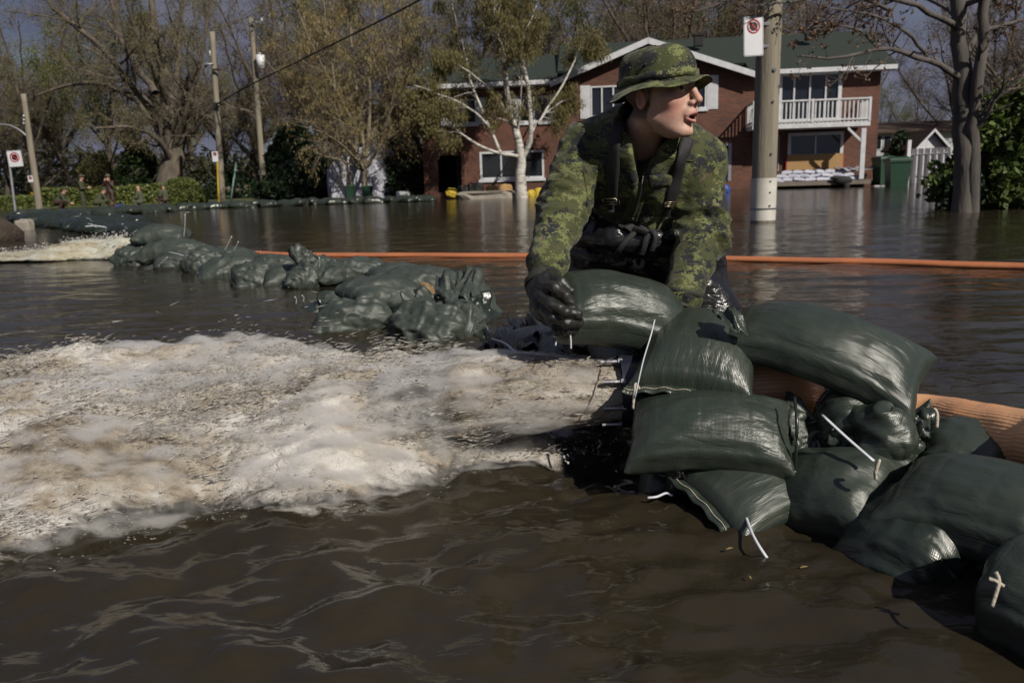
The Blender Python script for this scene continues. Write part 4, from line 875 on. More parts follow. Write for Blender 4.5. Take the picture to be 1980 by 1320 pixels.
# white tarpaulin shelter left of the house
a = W(640, 390, 41.6); wd = 4.1; q = MB(); n = 12; prof = [(0, 0), (0, 1.5), (.35, 2.05), (1.1, 2.5), (2.2, 2.75), (3.2, 2.55), (4.0, 2.0), (4.2, 1.4), (4.2, 0)]
pr = spline(np.array([(x, 0, z) for x, z in prof]), 26); k = len(pr); ds = np.array([0, .8, 1.6, 2.6, 3.6]); X = np.stack([pr+np.array([0, d_, 0]) for d_ in ds])
X[..., 2] -= .12*np.sin(ds*2.0)[:, None]**2*(X[..., 2] > .6); i = np.arange(k*5).reshape(5, k); Qs = np.stack([i[:-1, :-1], i[:-1, 1:], i[1:, 1:], i[1:, :-1]], -1).reshape(-1, 4)
shl = thing('tarp_shelter', 'white tarpaulin shelter behind the slim tree left of the brick house', 'tent', (a[0], a[1], a[2]), .25)
V = np.concatenate([X.reshape(-1, 3), X.reshape(-1, 3)*np.array([.985, 1, .985])+[.03, 0, 0]]); mk('tarp', V, np.vstack([Qs, Qs[:, ::-1]+k*5]), m_wbag, shl)
P_ = pr; V = np.concatenate([P_, P_*np.array([1, 1, 0])+[0, .08, .02]]); m_ = len(P_)
mk('door_flap', V, [(np.stack([np.arange(m_-1), np.arange(1, m_), np.arange(1, m_)+m_, np.arange(m_-1)+m_], 1), 0)], m_wbag, shl)
q = MB()
for x in (0.05, 4.1): 
    for y in (0.05, 3.5): q.tube([(x, y, 0), (x, y, 1.7)], .03, 6)
mk('frame', np.vstack(q.V), q.faces(), m_metal, shl)
# concrete block, clutter and yellow bags in front of the house
def lump(name, label, cat, px0, px1, py0, py1, Y, mat, seed, box=.5, group=None, dz=.15):
    a, c = W(px0, py1, Y), W(px1, py1, Y); wd = c[0]-a[0]; h = (py1-py0)*Y/FPX; q = MB(); q.ellip((0, 0, 0), (1, 1, 1), 18, 12); V = np.vstack(q.V)
    V = np.sign(V)*np.abs(V)**box; V = V*(1+.14*fbm(V[:, 0]*2.1+seed, V[:, 1]*2.1, V[:, 2]*2.1, 3, seed))[:, None]*np.array([wd/2, max(wd*.35, .15), h/2+dz/2]); V[:, 2] += h/2-dz/2
    o = mk(name, V, q.faces(), mat, None, box > .8); o.location = ((a[0]+c[0])/2, Y, a[2]); tag(o, label, cat, group); return o
lump('concrete_block', 'long pale concrete block at the waterline beside the white birch', 'concrete block', 889, 994, 372, 387, 37.3, m_concrete, 3, .35)
for k, (x0, x1, y0, y1) in enumerate([(1018, 1036, 368, 380), (1032, 1052, 364, 379), (1044, 1062, 366, 380), (862, 884, 364, 376)]):
    lump('yellow_bag', ['yellow bag right of the birch trunk, leftmost', 'yellow bag in the middle of the pile by the birch', 'yellow bag nearest the soldier by the birch', 'yellow bag alone by the porch pillar'][k], 'bag', x0, x1, y0, y1, 37.8, m_yellow, 7+k, .8)
for k, (x0, x1, y0, y1) in enumerate([(905, 935, 355, 374), (940, 962, 360, 374), (966, 990, 358, 374), (884, 906, 360, 375)]):
    lump('cardboard_bundle', ['dark heap against the low house window', 'tan carton on the concrete block', 'brown carton beside the birch trunk', 'dark heap right of the porch pillar'][k], 'box', x0, x1, y0, y1, 38.6, [m_dark, m_osb, m_osb, m_dark][k], 17+k, .45)
lump('styrofoam_box', 'white box floating against the far dike by the dark conifer', 'box', 768, 792, 371, 382, 39, m_white, 31, .3)
lump('blue_bag', 'blue bag floating by the garage door', 'bag', 1396, 1412, 358, 368, 34, m_blue, 33, .8)
# ------------------------------------------------------------------ trees
def grow(P, R, m, tr, ang, lr, rr, k, wob, trop, rng, lmin=.0, fall=.5):
    """children for every polyline: P (n,K,3), R (n,K) -> P2 (n*m,k+1,3), R2"""
    n, K, _ = P.shape; idx = np.repeat(np.arange(n), m); N_ = len(idx)
    t = rng.uniform(tr[0], tr[1], N_); f = t*(K-1-1e-6); i = f.astype(int); f = f-i
    st = P[idx, i]*(1-f)[:, None]+P[idx, i+1]*f[:, None]; r0 = R[idx, i]*(1-f)+R[idx, i+1]*f
    d0 = P[idx, i+1]-P[idx, i]; d0 /= np.linalg.norm(d0, axis=1, keepdims=True)+1e-9
    pl = np.linalg.norm(np.diff(P, axis=1), axis=2).sum(1)[idx]
    rv = rng.normal(size=(N_, 3)); pv = rv-(rv*d0).sum(1, keepdims=True)*d0; pv /= np.linalg.norm(pv, axis=1, keepdims=True)+1e-9
    a = rng.uniform(ang[0], ang[1], N_)
    d = d0*np.cos(a)[:, None]+pv*np.sin(a)[:, None]
    ln = np.maximum(pl*lr*(1-fall*t)*rng.uniform(.6, 1.25, N_), lmin); seg = ln/k
    out = [st]; p = st
    for _ in range(k):
        d = d+rng.normal(0, wob, d.shape)+np.asarray(trop); d /= np.linalg.norm(d, axis=1, keepdims=True)+1e-9
        p = p+d*seg[:, None]; out.append(p)
    P2 = np.stack(out, 1); rb = np.minimum(r0*rr, r0*.95)
    R2 = rb[:, None]*np.linspace(1, .35, k+1)[None]
    return P2, R2
def leaves(P, per, size, rng, hang=False, spread=.05, aspect=.6):
    n, K, _ = P.shape; idx = np.repeat(np.arange(n), per); N_ = len(idx); f = rng.uniform(.15, 1, N_)*(K-1-1e-6); i = f.astype(int); f = (f-i)[:, None]
    c = P[idx, i]*(1-f)+P[idx, i+1]*f+rng.normal(0, spread, (N_, 3))
    a = rng.normal(size=(N_, 3)); 
    if hang: a = a*.25+np.array([0, 0, -1.]); 
    a /= np.linalg.norm(a, axis=1, keepdims=True); b_ = np.cross(a, rng.normal(size=(N_, 3))); b_ /= np.linalg.norm(b_, axis=1, keepdims=True)
    s = (size*rng.uniform(.6, 1.3, N_))[:, None]; w_ = s*aspect/2
    if hang: c = c+a*s*.4
    V = np.stack([c-a*s/2, c+b_*w_, c+a*s/2, c-b_*w_], 1).reshape(-1, 3)
    return V, np.arange(4*N_).reshape(-1, 4)
m_bark = pm('grey_brown_bark', (.15, .125, .096), (.06, .05, .04), 5, .95, .8, 22, (1, 1, .25), bdist=.03)
m_twig = pm('brown_twigs', (.165, .138, .102), (.10, .082, .062), 2, .9, 0)
m_barkw, N, L, b = newmat('white_birch_bark'); v = coords(N, L, 'Object', (1, 1, 4.0)); f = noise(N, L, v, 3.2, 6, .7); r = ramp(N, [(.36, (.05, .045, .04)), (.46, (.40, .38, .34)), (.6, (.56, .54, .50))]); L.new(f, r.inputs[0]); L.new(r.outputs[0], b.inputs['Base Color']); b.inputs['Roughness'].default_value = .75
m_barky = pm('tan_birch_bark', (.26, .22, .16), (.12, .10, .07), 5, .85, .5, 14, (1, 1, 2))
m_barkm = pm('grey_maple_bark', (.12, .105, .095), (.055, .05, .047), 7, .95, .9, 26, (1, 1, .22), bdist=.012)
m_bud = leafmat('olive_buds', [(.11, .10, .030), (.16, .145, .045), (.085, .07, .03)])
m_budg = leafmat('fresh_green_buds', [(.10, .125, .022), (.16, .18, .035), (.07, .085, .02)])
m_catkin = leafmat('golden_catkins', [(.26, .195, .068), (.19, .15, .06), (.13, .11, .05), (.32, .245, .095)])
m_catkin2 = leafmat('olive_catkins', [(.19, .15, .05), (.14, .125, .04), (.10, .09, .035)])
m_redbud = leafmat('russet_buds', [(.14, .075, .045), (.10, .055, .035), (.17, .11, .06)])
m_cedar = leafmat('cedar_sprays', [(.020, .042, .012), (.035, .065, .016), (.055, .09, .02), (.016, .03, .010)], .2)
m_cedarl = leafmat('bright_cedar_sprays', [(.05, .085, .014), (.085, .13, .02), (.035, .06, .012), (.11, .15, .03)], .25)
m_conif = leafmat('dark_conifer_sprays', [(.012, .028, .010), (.02, .042, .014), (.03, .055, .016)], .15)
m_hedge = leafmat('hedge_leaves', [(.085, .115, .022), (.12, .15, .032), (.135, .16, .04), (.07, .085, .025)], .25)
def tree(name, label, loc, rz, limbs, levels, leafspec, bark, twig, leafm, seed, group=None, sides=(9, 5, 3, 3), split=2):
    """limbs: list of (points, r0, r1) in local metres; levels: dicts for grow()"""
    rng = np.random.default_rng(seed); r = thing(name, label, 'tree', loc, rz, group)
    K = 14; Ps, Rs = [], []
    for pts, r0, r1 in limbs:
        p = spline(pts, K); p[1:-1] += rng.normal(0, .012*np.linalg.norm(p[-1]-p[0])/3, (K-2, 3)); Ps.append(p); Rs.append(np.linspace(r0, r1, K))
    P, R = np.array(Ps), np.array(Rs)
    R0_ = R.copy(); R0_[0, 0] *= 1.35; R0_[0, 1] *= 1.1
    V, Q = tubes(P, R0_, sides[0]); trunk = mk('trunk', V, Q, bark, r)
    cv, cf, off = [], [], 0; tw = []; src = (P, R)
    for li, lv in enumerate(levels):
        lv = dict(lv); only = lv.pop('skip0', False)
        p, q = src
        if only and len(p) > 1: p, q = p[1:], q[1:]
        P2, R2 = grow(p, q, rng=rng, **lv); V, Q = tubes(P2, R2, sides[min(li+1, 3)])
        cv.append(V); cf.append((Q+off, 2 if li+1 < split else 0)); off += len(V)
        src = (P2, R2)
    if leafspec:
        V, Q = leaves(src[0], rng=rng, **leafspec); cv.append(V); cf.append((Q+off, 1)); off += len(V)
    # merge face lists by material
    fs = [(np.vstack([f for f, m in cf if m == k]), k) for k in (0, 1, 2) if any(m == k for _, m in cf)]
    mk('crown', np.vstack(cv), fs, [twig, leafm, bark], r, False)
    return r
A_ = math.radians
def wide(rng, h, tr, n, spread, base=.3, r0=.3):
    """a trunk and n ascending limbs"""
    L_ = [([(0, 0, -.6), (rng.normal(0, .1), rng.normal(0, .1), h*base*.5), (rng.normal(0, .3), rng.normal(0, .3), h*base), (rng.normal(0, .6), rng.normal(0, .6), h*.62), (rng.normal(0, .9), rng.normal(0, .9), h)], r0, .03)]
    t0 = np.array(L_[0][0][2])
    for k in range(n):
        a = 2*math.pi*(k+rng.uniform(-.3, .3))/n; s_ = spread*rng.uniform(.7, 1.15); st = t0*rng.uniform(.6, 1.15)
        up = h*rng.uniform(.62, .95)
        L_.append(([st, st+np.array([math.cos(a)*s_*.35, math.sin(a)*s_*.35, (up-st[2])*.30]), st+np.array([math.cos(a)*s_*.75, math.sin(a)*s_*.75, (up-st[2])*.68]), np.array([math.cos(a)*s_, math.sin(a)*s_, up])], r0*.48, .03))
    return L_
# big old willow at the left, in the middle of the frame's left third
rg = np.random.default_rng(3); YW = 53; s_ = YW/FPX
def wl(px, py, dy=0.): p = W(px, py, YW+dy); b0 = W(328, 385, YW); return (p[0]-b0[0], dy, p[2]-.1)
wb = W(328, 385, YW)
limbs = [([(0, 0, -.6), wl(330, 340), wl(338, 300), wl(330, 230, .5), wl(322, 150, 1), wl(300, 60, 1), wl(285, -60, 1)], .95, .12),
    ([wl(330, 300), wl(352, 240, -1), wl(378, 150, -2), wl(398, 60, -2.5), wl(420, -60, -2.5)], .24, .04), ([wl(325, 290), wl(280, 210, 1), wl(210, 165, 2), wl(130, 165, 3), wl(60, 190, 3)], .30, .04),
    ([wl(320, 250), wl(260, 170, -1), wl(190, 90, -2), wl(110, 20, -3), wl(60, -50, -3)], .30, .05), ([wl(340, 290), wl(390, 235, 1), wl(450, 210, 2), wl(520, 230, 2.5)], .24, .04),
    ([wl(335, 320), wl(305, 270, -2), wl(250, 245, -4), wl(180, 250, -5)], .24, .04), ([wl(330, 230), wl(345, 130, 2), wl(350, 30, 3), wl(360, -80, 3)], .28, .05), ([wl(300, 180), wl(240, 90, 2), wl(215, 0, 3), wl(190, -80, 3)], .24, .04),
    ([wl(326, 200, -1), wl(290, 120, -3), wl(255, 40, -4), wl(235, -60, -5)], .22, .04)]
tree('old_willow', 'huge old willow with thick furrowed trunk and spreading bare limbs behind the round bush', (wb[0], wb[1], .1), 0, limbs,
    [dict(m=15, tr=(.2, 1), ang=(.4, 1.1), lr=.38, rr=.42, k=5, wob=.18, trop=(0, 0, .04)), dict(m=9, tr=(.15, 1), ang=(.4, 1.1), lr=.55, rr=.42, k=4, wob=.22, trop=(0, 0, -.03)), dict(m=11, tr=(.1, 1), ang=(.3, 1.), lr=.6, rr=.42, k=3, wob=.22, trop=(0, 0, -.12), lmin=.5)],
    dict(per=2, size=.10, spread=.16), m_bark, m_twig, m_bud, 4)
# golden birch with many stems
YB = 40.5; gb0 = W(705, 390, YB)
def bl(px, py, dy=0.): p = W(px, py, YB+dy); return (p[0]-gb0[0], dy, p[2])
limbs = [([(0, 0, -.5), bl(704, 340), bl(706, 310), bl(716, 200), bl(720, 80), bl(735, -60)], .17, .03), ([bl(703, 335), bl(690, 300, -.3), bl(660, 240, -.8), bl(640, 120, -1), bl(625, -20, -1.2)], .11, .02), ([bl(706, 325), bl(730, 285, -.4), bl(752, 220, -.6), bl(768, 110, -1), bl(780, -30, -1)], .11, .02),
    ([bl(703, 320), bl(680, 270, .6), bl(628, 215, 1.2), bl(570, 170, 1.6)], .08, .02), ([bl(706, 300), bl(735, 240, .6), bl(790, 190, 1), bl(830, 170, 1.2)], .08, .02), ([bl(705, 300), bl(690, 200, .8), bl(680, 80, 1.2), bl(672, -50, 1.5)], .1, .02), ([bl(690, 250, -.5), bl(620, 120, -1.4), bl(575, 20, -2), bl(560, -60, -2)], .07, .02)]
tree('golden_birch', 'many stemmed birch covered in golden hanging catkins in front of the white shelter', (gb0[0], gb0[1], 0), 0, limbs,
    [dict(m=17, tr=(.2, 1), ang=(.35, 1.), lr=.42, rr=.45, k=4, wob=.15, trop=(0, 0, .0)), dict(m=9, tr=(.15, 1), ang=(.4, 1.1), lr=.52, rr=.45, k=4, wob=.18, trop=(0, 0, -.14)), dict(m=8, tr=(.1, 1), ang=(.3, .9), lr=.6, rr=.5, k=3, wob=.16, trop=(0, 0, -.22), lmin=.3)],
    dict(per=5, size=.15, hang=True, spread=.06, aspect=.24), m_barky, m_twig, m_catkin, 6)
# white birch standing in the flood before the house
YV = 36.5; vb0 = W(1008, 381, YV)
def vl(px, py, dy=0.): p = W(px, py, YV+dy); return (p[0]-vb0[0], dy, p[2])
limbs = [([(0, 0, -.5), vl(1007, 330), vl(1008, 298), vl(990, 225, .2), vl(975, 140, .4), vl(962, 75, .4), vl(925, -10, .5)], .27, .04), ([vl(1010, 305), vl(1028, 260, -.2), vl(1022, 165, -.4), vl(1005, 95, -.5), vl(1022, 50, -.5), vl(1042, -15, -.5)], .13, .03),
    ([vl(1005, 303), vl(965, 296, -.5), vl(920, 278, -.8), vl(875, 245, -1.2), vl(855, 218, -1.4), vl(815, 204, -1.5)], .085, .018), ([vl(968, 296, -.5), vl(950, 255, -.3), vl(925, 195, 0), vl(905, 130, .2), vl(888, 65, .3), vl(870, -10, .3)], .08, .022),
    ([vl(1012, 300), vl(1032, 250, .6), vl(1060, 215, 1), vl(1100, 190, 1.4)], .07, .015), ([vl(985, 215, .2), vl(975, 110, -.6), vl(958, 50, -1), vl(957, -20, -1)], .07, .02), ([vl(1022, 165, -.4), vl(1005, 110, .4), vl(1010, 75, .6), vl(1038, 12, .8)], .06, .02),
    ([vl(955, 255, -.3), vl(915, 215, -1.), vl(868, 190, -1.5), vl(800, 165, -2)], .06, .015), ([vl(950, 175, .3), vl(900, 135, -.8), vl(850, 110, -1.2)], .05, .012), ([vl(1040, 240, .6), vl(1090, 160, 1.2), vl(1120, 95, 1.6), vl(1135, 85, 1.6)], .06, .015)]
tree('white_birch', 'white barked birch with forking limbs standing in the flood left of the soldier', (vb0[0], vb0[1], 0), 0, limbs,
    [dict(m=10, tr=(.35, 1), ang=(.4, 1.), lr=.28, rr=.36, k=4, wob=.16, trop=(0, 0, -.02), skip0=False), dict(m=7, tr=(.2, 1), ang=(.4, 1.), lr=.7, rr=.42, k=4, wob=.16, trop=(0, 0, -.2)), dict(m=6, tr=(.2, 1), ang=(.3, .8), lr=.7, rr=.5, k=3, wob=.16, trop=(0, 0, -.34), lmin=.5)],
    dict(per=15, size=.13, hang=True, spread=.06, aspect=.26), m_barkw, m_twig, m_catkin2, 7)
# maple at the right, reaching over the water
YM = 13.2; mb0 = W(1866, 408, YM)
def ml(px, py, dy=0.): p = W(px, py, YM+dy); return (p[0]-mb0[0], dy, p[2])
limbs = [([(0, 0, -.5), ml(1866, 340), ml(1862, 250), ml(1860, 150), ml(1855, 60), ml(1845, -80)], .18, .10), ([(.12, -.05, -.5), ml(1882, 320, -.1), ml(1880, 240, -.1), ml(1893, 150, -.2), ml(1900, 60, -.2), ml(1905, -70, -.2)], .11, .07),
    ([ml(1858, 150), ml(1825, 130, -.3), ml(1770, 108, -.6), ml(1700, 95, -.9), ml(1620, 112, -1.2), ml(1540, 108, -1.4)], .055, .012), ([ml(1862, 110), ml(1890, 70, .3), ml(1935, 50, .5), ml(2000, 35, .8)], .05, .02), ([ml(1800, 120, -.4), ml(1760, 70, -.8), ml(1690, 30, -1.1), ml(1600, 15, -1.3)], .032, .008),
    ([ml(1856, 60), ml(1790, 20, -.5), ml(1700, -5, -1), ml(1580, -5, -1.4), ml(1470, 12, -1.6)], .05, .012), ([ml(1856, 50), ml(1820, 10, .6), ml(1740, -10, 1.2), ml(1660, 40, 1.5)], .04, .01), ([ml(1700, 95, -.9), ml(1660, 60, -1), ml(1590, 50, -1.1), ml(1520, 70, -1.3)], .022, .006),
    ([ml(1862, 10), ml(1930, -10, -.6), ml(2010, -5, -1)], .05, .015), ([ml(1720, 20, -.9), ml(1600, -20, -1.2), ml(1450, -10, -1.6), ml(1340, 25, -1.8)], .03, .007)]
tree('leaning_maple', 'dark trunked maple with opening russet buds in the water by the cedar', (mb0[0], mb0[1], 0), 0, limbs,
    [dict(m=9, tr=(.35, 1), ang=(.4, 1.1), lr=.28, rr=.45, k=5, wob=.2, trop=(0, 0, .0), skip0=True), dict(m=5, tr=(.2, 1), ang=(.4, 1.1), lr=.5, rr=.5, k=4, wob=.22, trop=(0, 0, .02)), dict(m=3, tr=(.3, 1), ang=(.4, 1.), lr=.5, rr=.55, k=3, wob=.2, trop=(0, 0, .03))],
    dict(per=3, size=.045, spread=.012, aspect=.7), m_barkm, m_twig, m_redbud, 9, sides=(12, 6, 4, 3))
# background wood: three kinds, copied
def proto(name, seed, h, spread, n, leafspec, leafm, r0, drop, bark=m_bark, twig=m_twig):
    rg = np.random.default_rng(seed)
    return tree(name, 'x', (0, 0, 0), 0, wide(rg, h, 0, n, spread, .26, r0), [dict(m=12, tr=(.1, 1), ang=(.35, 1.05), lr=.34, rr=.42, k=4, wob=.18, trop=(0, 0, .04)), dict(m=8, tr=(.1, 1), ang=(.4, 1.1), lr=.55, rr=.42, k=3, wob=.22, trop=(0, 0, drop)), dict(m=9, tr=(.1, 1), ang=(.3, 1.1), lr=.65, rr=.5, k=2, wob=.22, trop=(0, 0, drop), lmin=.4)], leafspec, bark, twig, leafm, seed, sides=(7, 4, 3, 3))
prots = [proto('bare_tree', 21, 15, 5.5, 7, dict(per=2, size=.10, spread=.18), m_bud, .26, -.03), proto('bare_tree', 22, 17, 4.5, 6, dict(per=3, size=.13, spread=.2), m_budg, .24, .02), proto('bare_tree', 23, 14, 6, 8, dict(per=2, size=.09, spread=.18), m_redbud, .28, .0)]
KIND = ['brownish bare tree', 'tree flushed with fresh green buds', 'russet twigged bare tree']
spots = [(-10, 62, 0, 1.), (70, 66, 2, 1.), (140, 70, 0, 1.1), (215, 60, 1, .9), (255, 72, 0, 1.1), (430, 64, 0, 1.), (500, 62, 2, 1.), (560, 58, 0, 1.05), (620, 66, 1, 1.1), (660, 56, 2, 1.), (760, 60, 0, 1.05), (830, 57, 2, 1.), (880, 66, 0, 1.2), (940, 60, 0, 1.1), (1000, 68, 2, 1.15), (1060, 60, 1, 1.0), (1130, 66, 0, 1.1), (1200, 62, 2, 1.05), (1280, 70, 1, 1.1), (1350, 64, 1, .95), (1420, 74, 0, 1.05), (1500, 78, 0, 1.), (1760, 70, 0, .62), (1840, 60, 2, .8), (1930, 56, 0, 1.0), (1985, 48, 2, 1.), (1700, 82, 1, .55), (100, 84, 1, .9), (380, 80, 1, 1.), (700, 76, 0, 1.2), (1180, 72, 2, 1.25), (1240, 58, 0, 1.15), (1310, 58, 2, 1.15), (1400, 60, 0, 1.2), (1470, 62, 2, 1.15), (1550, 62, 0, 1.15), (1090, 76, 0, 1.3), (960, 74, 2, 1.25), (1620, 72, 0, 1.0), (20, 72, 0, 1.05)]
rng = np.random.default_rng(30); used = set()
place = lambda px: 'far left' if px < 180 else 'left of the old willow' if px < 330 else 'between the utility poles' if px < 520 else 'behind the golden birch' if px < 800 else 'behind the left end of the brick house' if px < 960 else 'behind the white birch' if px < 1090 else 'behind the gable' if px < 1400 else 'behind the right roof' if px < 1620 else 'behind the bungalow' if px < 1800 else 'right of the maple'
seen = {}
for px, Y, k, sc in spots:
    pr = prots[k]
    if k in used: pr = copy_tree(pr)
    used.add(k); p = W(px, 380, Y); pr.location = (p[0], Y, .05); pr.rotation_euler = (0, 0, rng.uniform(0, 6.28)); pr.scale = (sc*rng.uniform(.9, 1.1),)*2+(sc*rng.uniform(.92, 1.1),)
    lb = KIND[k]+' '+place(px); c = seen.get(lb, 0); seen[lb] = c+1
    tag(pr, lb+['', ', further back', ', the third there', ', the fourth there', ', the fifth there'][c], 'tree', 'trees beyond the flood')
# evergreens, hedges and bushes: many leaf sprays through a volume
def bush(name, label, cat, loc, rx, ry, h, n, size, mat, seed, top=.6, stem=True, rz=0., group=None, lumps=.25, core=None, grain=2.2):
    rng = np.random.default_rng(seed); r = thing(name, label, cat, loc, rz, group)
    u = rng.random(n)**.8; z = u*h; th = rng.uniform(0, 2*math.pi, n)
    prof = np.clip((1-u)**top*np.minimum(1, .55+u*4), .04, 1); lump_ = 1+lumps*fbm(np.cos(th)*grain, np.sin(th)*grain, z*1.1*grain/2.2, 3, seed)
    rad = np.sqrt(rng.uniform(.35, 1.0, n))*prof*lump_
    c = np.stack([np.cos(th)*rad*rx, np.sin(th)*rad*ry, z], -1)
    a = rng.normal(size=(n, 3))+np.array([0, 0, .7]); a[:, :2] += .8*np.stack([np.cos(th), np.sin(th)], -1); a /= np.linalg.norm(a, axis=1, keepdims=True); b_ = np.cross(a, rng.normal(size=(n, 3))); b_ /= np.linalg.norm(b_, axis=1, keepdims=True)
    s = (size*rng.uniform(.5, 1.3, n))[:, None]; V = np.stack([c-a*s*.5, c+b_*s*.28, c+a*s*.5, c-b_*s*.28], 1).reshape(-1, 3)
    mk('foliage', V, np.arange(4*n).reshape(-1, 4), mat, r, False)
    if stem: q = MB(); q.tube([(0, 0, -.5), (0, 0, h*.55), (0, 0, h*.9)], [.06*rx+.05, .04*rx+.03, .02], 6); mk('stem', np.vstack(q.V), q.faces(), m_bark, r)
    if core: q = MB(); q.ellip((0, 0, h*.45), (rx*core, ry*core, h*.45*core+.05), 14, 9); mk('branches', np.vstack(q.V), q.faces(), m_twig, r)
    return r
def bpx(name, label, cat, px0, px1, py0, py1, Y, n, size, mat, seed, dep=1., **kw):
    a, c = W(px0, py1, Y), W(px1, py1, Y); h = (py1-py0)*Y/FPX; rx = (c[0]-a[0])/2
    return bush(name, label, cat, ((a[0]+c[0])/2, Y, a[2]-.1), rx, rx*dep, h, n, size, mat, seed, **kw)
bpx('conifer', 'dark dense conifer left of the white shelter', 'tree', 502, 655, 245, 394, 46, 16000, .30, m_conif, 41, top=.45, core=.6)
bpx('conifer', 'narrow dark conifer between the shelter and the brick house', 'tree', 738, 835, 240, 388, 43, 9000, .26, m_conif, 42, top=.45, core=.6)
bpx('conifer', 'deep green shrub in front of the old willow trunk', 'tree', 232, 318, 275, 385, 56, 7000, .34, m_cedar, 43, top=.4, core=.6)
bpx('round_bush', 'clipped round light green bush beside the old willow', 'bush', 308, 405, 344, 398, 48, 12000, .13, m_hedge, 44, top=.30, lumps=.10, core=.62)
bpx('cedar', 'bright green cedar filling the right edge behind the maple', 'tree', 1800, 2150, 165, 402, 14.6, 30000, .15, m_cedarl, 45, top=.40, lumps=.34, core=.68, dep=.8, grain=3.4)
bpx('dark_shrub', 'low dark shrub leaning over the water left of the maple', 'bush', 1822, 1905, 310, 400, 13.9, 7000, .10, m_conif, 46, top=.5, lumps=.4, core=.6)
bpx('dark_shrub', 'dark shrub under the guy wire between the poles', 'bush', 395, 515, 335, 392, 58, 5000, .25, m_conif, 47, top=.35, core=.6)
bpx('dark_shrub', 'dark shrub beneath the bungalow roof behind the fence', 'bush', 1718, 1765, 252, 300, 48, 2500, .2, m_conif, 48, top=.4, core=.6)
bpx('small_tree', 'leaning small shrub by the far left people', 'bush', 160, 235, 300, 372, 60, 3000, .18, m_bud, 49, top=.3, lumps=.5)
# clipped hedge at the far left
def hedge(label, px0, px1, py0, py1, Y0, Y1, n, seed, mat):
    a, c = W(px0, py1, Y0), W(px1, py1, Y1); r = thing('hedge', label, 'hedge', ((a[0]+c[0])/2, (a[1]+c[1])/2, .0)); d = (c-a)*np.array([1, 1, 0]); ln = np.linalg.norm(d); h = (py1-py0)*Y0/FPX; rng = np.random.default_rng(seed)
    u = rng.uniform(-.5, .5, n); f = rng.integers(0, 3, n); yy = np.where(f == 0, -.6, np.where(f == 1, rng.uniform(-.6, .6, n), rng.uniform(-.6, -.3, n))); zz = np.where(f == 1, h, rng.uniform(0, h, n))*(1+.06*fbm(u*ln*.8, 0*u, 1.))
    dd = d/ln; pp = np.array([-dd[1], dd[0], 0]); C_ = u[:, None]*d+yy[:, None]*pp+zz[:, None]*np.array([0, 0, 1])+rng.normal(0, .06, (n, 3))
    A2 = rng.normal(size=(n, 3)); A2 /= np.linalg.norm(A2, axis=1, keepdims=True); B2 = np.cross(A2, rng.normal(size=(n, 3))); B2 /= np.linalg.norm(B2, axis=1, keepdims=True); s = (.13*rng.uniform(.5, 1.3, n))[:, None]
    V = np.stack([C_-A2*s, C_+B2*s*.6, C_+A2*s, C_-B2*s*.6], 1).reshape(-1, 3); mk('foliage', V, np.arange(4*n).reshape(-1, 4), mat, r, False)
    q = MB(); M = np.stack([dd, pp, [0, 0, 1]], 1); q.box((0, 0, h/2-.1), (ln*.98, .9, h-.1), M); mk('branches', np.vstack(q.V), q.faces(), m_twig, r, False)
hedge('long clipped green hedge behind the crouching people', 82, 330, 372, 404, 50, 52, 9000, 51, m_hedge)
hedge('short clipped hedge at the far left edge by the tilted sign', -30, 70, 384, 404, 49, 50, 4000, 52, m_hedge)

# tangle of undergrowth behind everything, too dense to count
rng = np.random.default_rng(91); n = 46000; x = rng.uniform(-75, 70, n); y = rng.uniform(72, 96, n); hh = 4.2+2.2*fbm(x*.09, y*.05, 0., 3, 5); z = hh*rng.random(n)**1.25
P_ = np.stack([x, y, z], -1); a = rng.normal(size=(n, 3)); a /= np.linalg.norm(a, axis=1, keepdims=True); b_ = np.cross(a, rng.normal(size=(n, 3))); b_ /= np.linalg.norm(b_, axis=1, keepdims=True); s_ = (.5*rng.uniform(.4, 1.2, n))[:, None]
m_thick = leafmat('thicket_leaves', [(.055, .048, .026), (.075, .068, .03), (.04, .045, .018), (.06, .07, .022)], .2)
tag(mk('undergrowth', np.stack([P_-a*s_, P_+b_*s_*.3, P_+a*s_, P_-b_*s_*.3], 1).reshape(-1, 3), np.arange(4*n).reshape(-1, 4), m_thick, None, False), 'brown tangle of far undergrowth between the trunks', kind='stuff')
# ------------------------------------------------------------------ discharge pipe and orange hoses
m_navy = pm('dark_navy_rubber', (.012, .014, .028), (.02, .022, .036), 9, .35, .2)
m_bolt = pm('wet_steel', (.34, .34, .36), (.22, .22, .24), 20, .3, .1, None, (1, 1, 1), .8)
m_orange, N, L, b = newmat('orange_hose_plastic'); v = coords(N, L, 'Object'); f = noise(N, L, v, 4, 6, .6); r = ramp(N, [(.3, (.66, .31, .14)), (.55, (.76, .42, .22)), (.75, (.66, .38, .22))]); L.new(f, r.inputs[0]); L.new(r.outputs[0], b.inputs['Base Color'])
b.inputs['Roughness'].default_value = .28; b.inputs['Subsurface Weight'].default_value = .15; b.inputs['Subsurface Radius'].default_value = (.02, .008, .004); bumpn(N, L, noise(N, L, v, 160, 3), b, .5, .0015)
m_orange2 = pm('faded_orange_hose', (.48, .17, .07), (.36, .13, .06), 2.5, .5, .3, 20)
pipe = thing('discharge_pipe', 'dark navy pipe end with steel bolts gushing water from under the sandbag heap', 'pipe', NZ)
q = MB(); q.tube([NZ+[.0, 0, 0], NZ+[.09, 0, 0]], .088, 28, False); q.tube([NZ+[.0, 0, 0], NZ+[.001, 0, 0], NZ+[.09, 0, 0]], .074, 28, False); q.build('collar', m_navy, pipe, True)
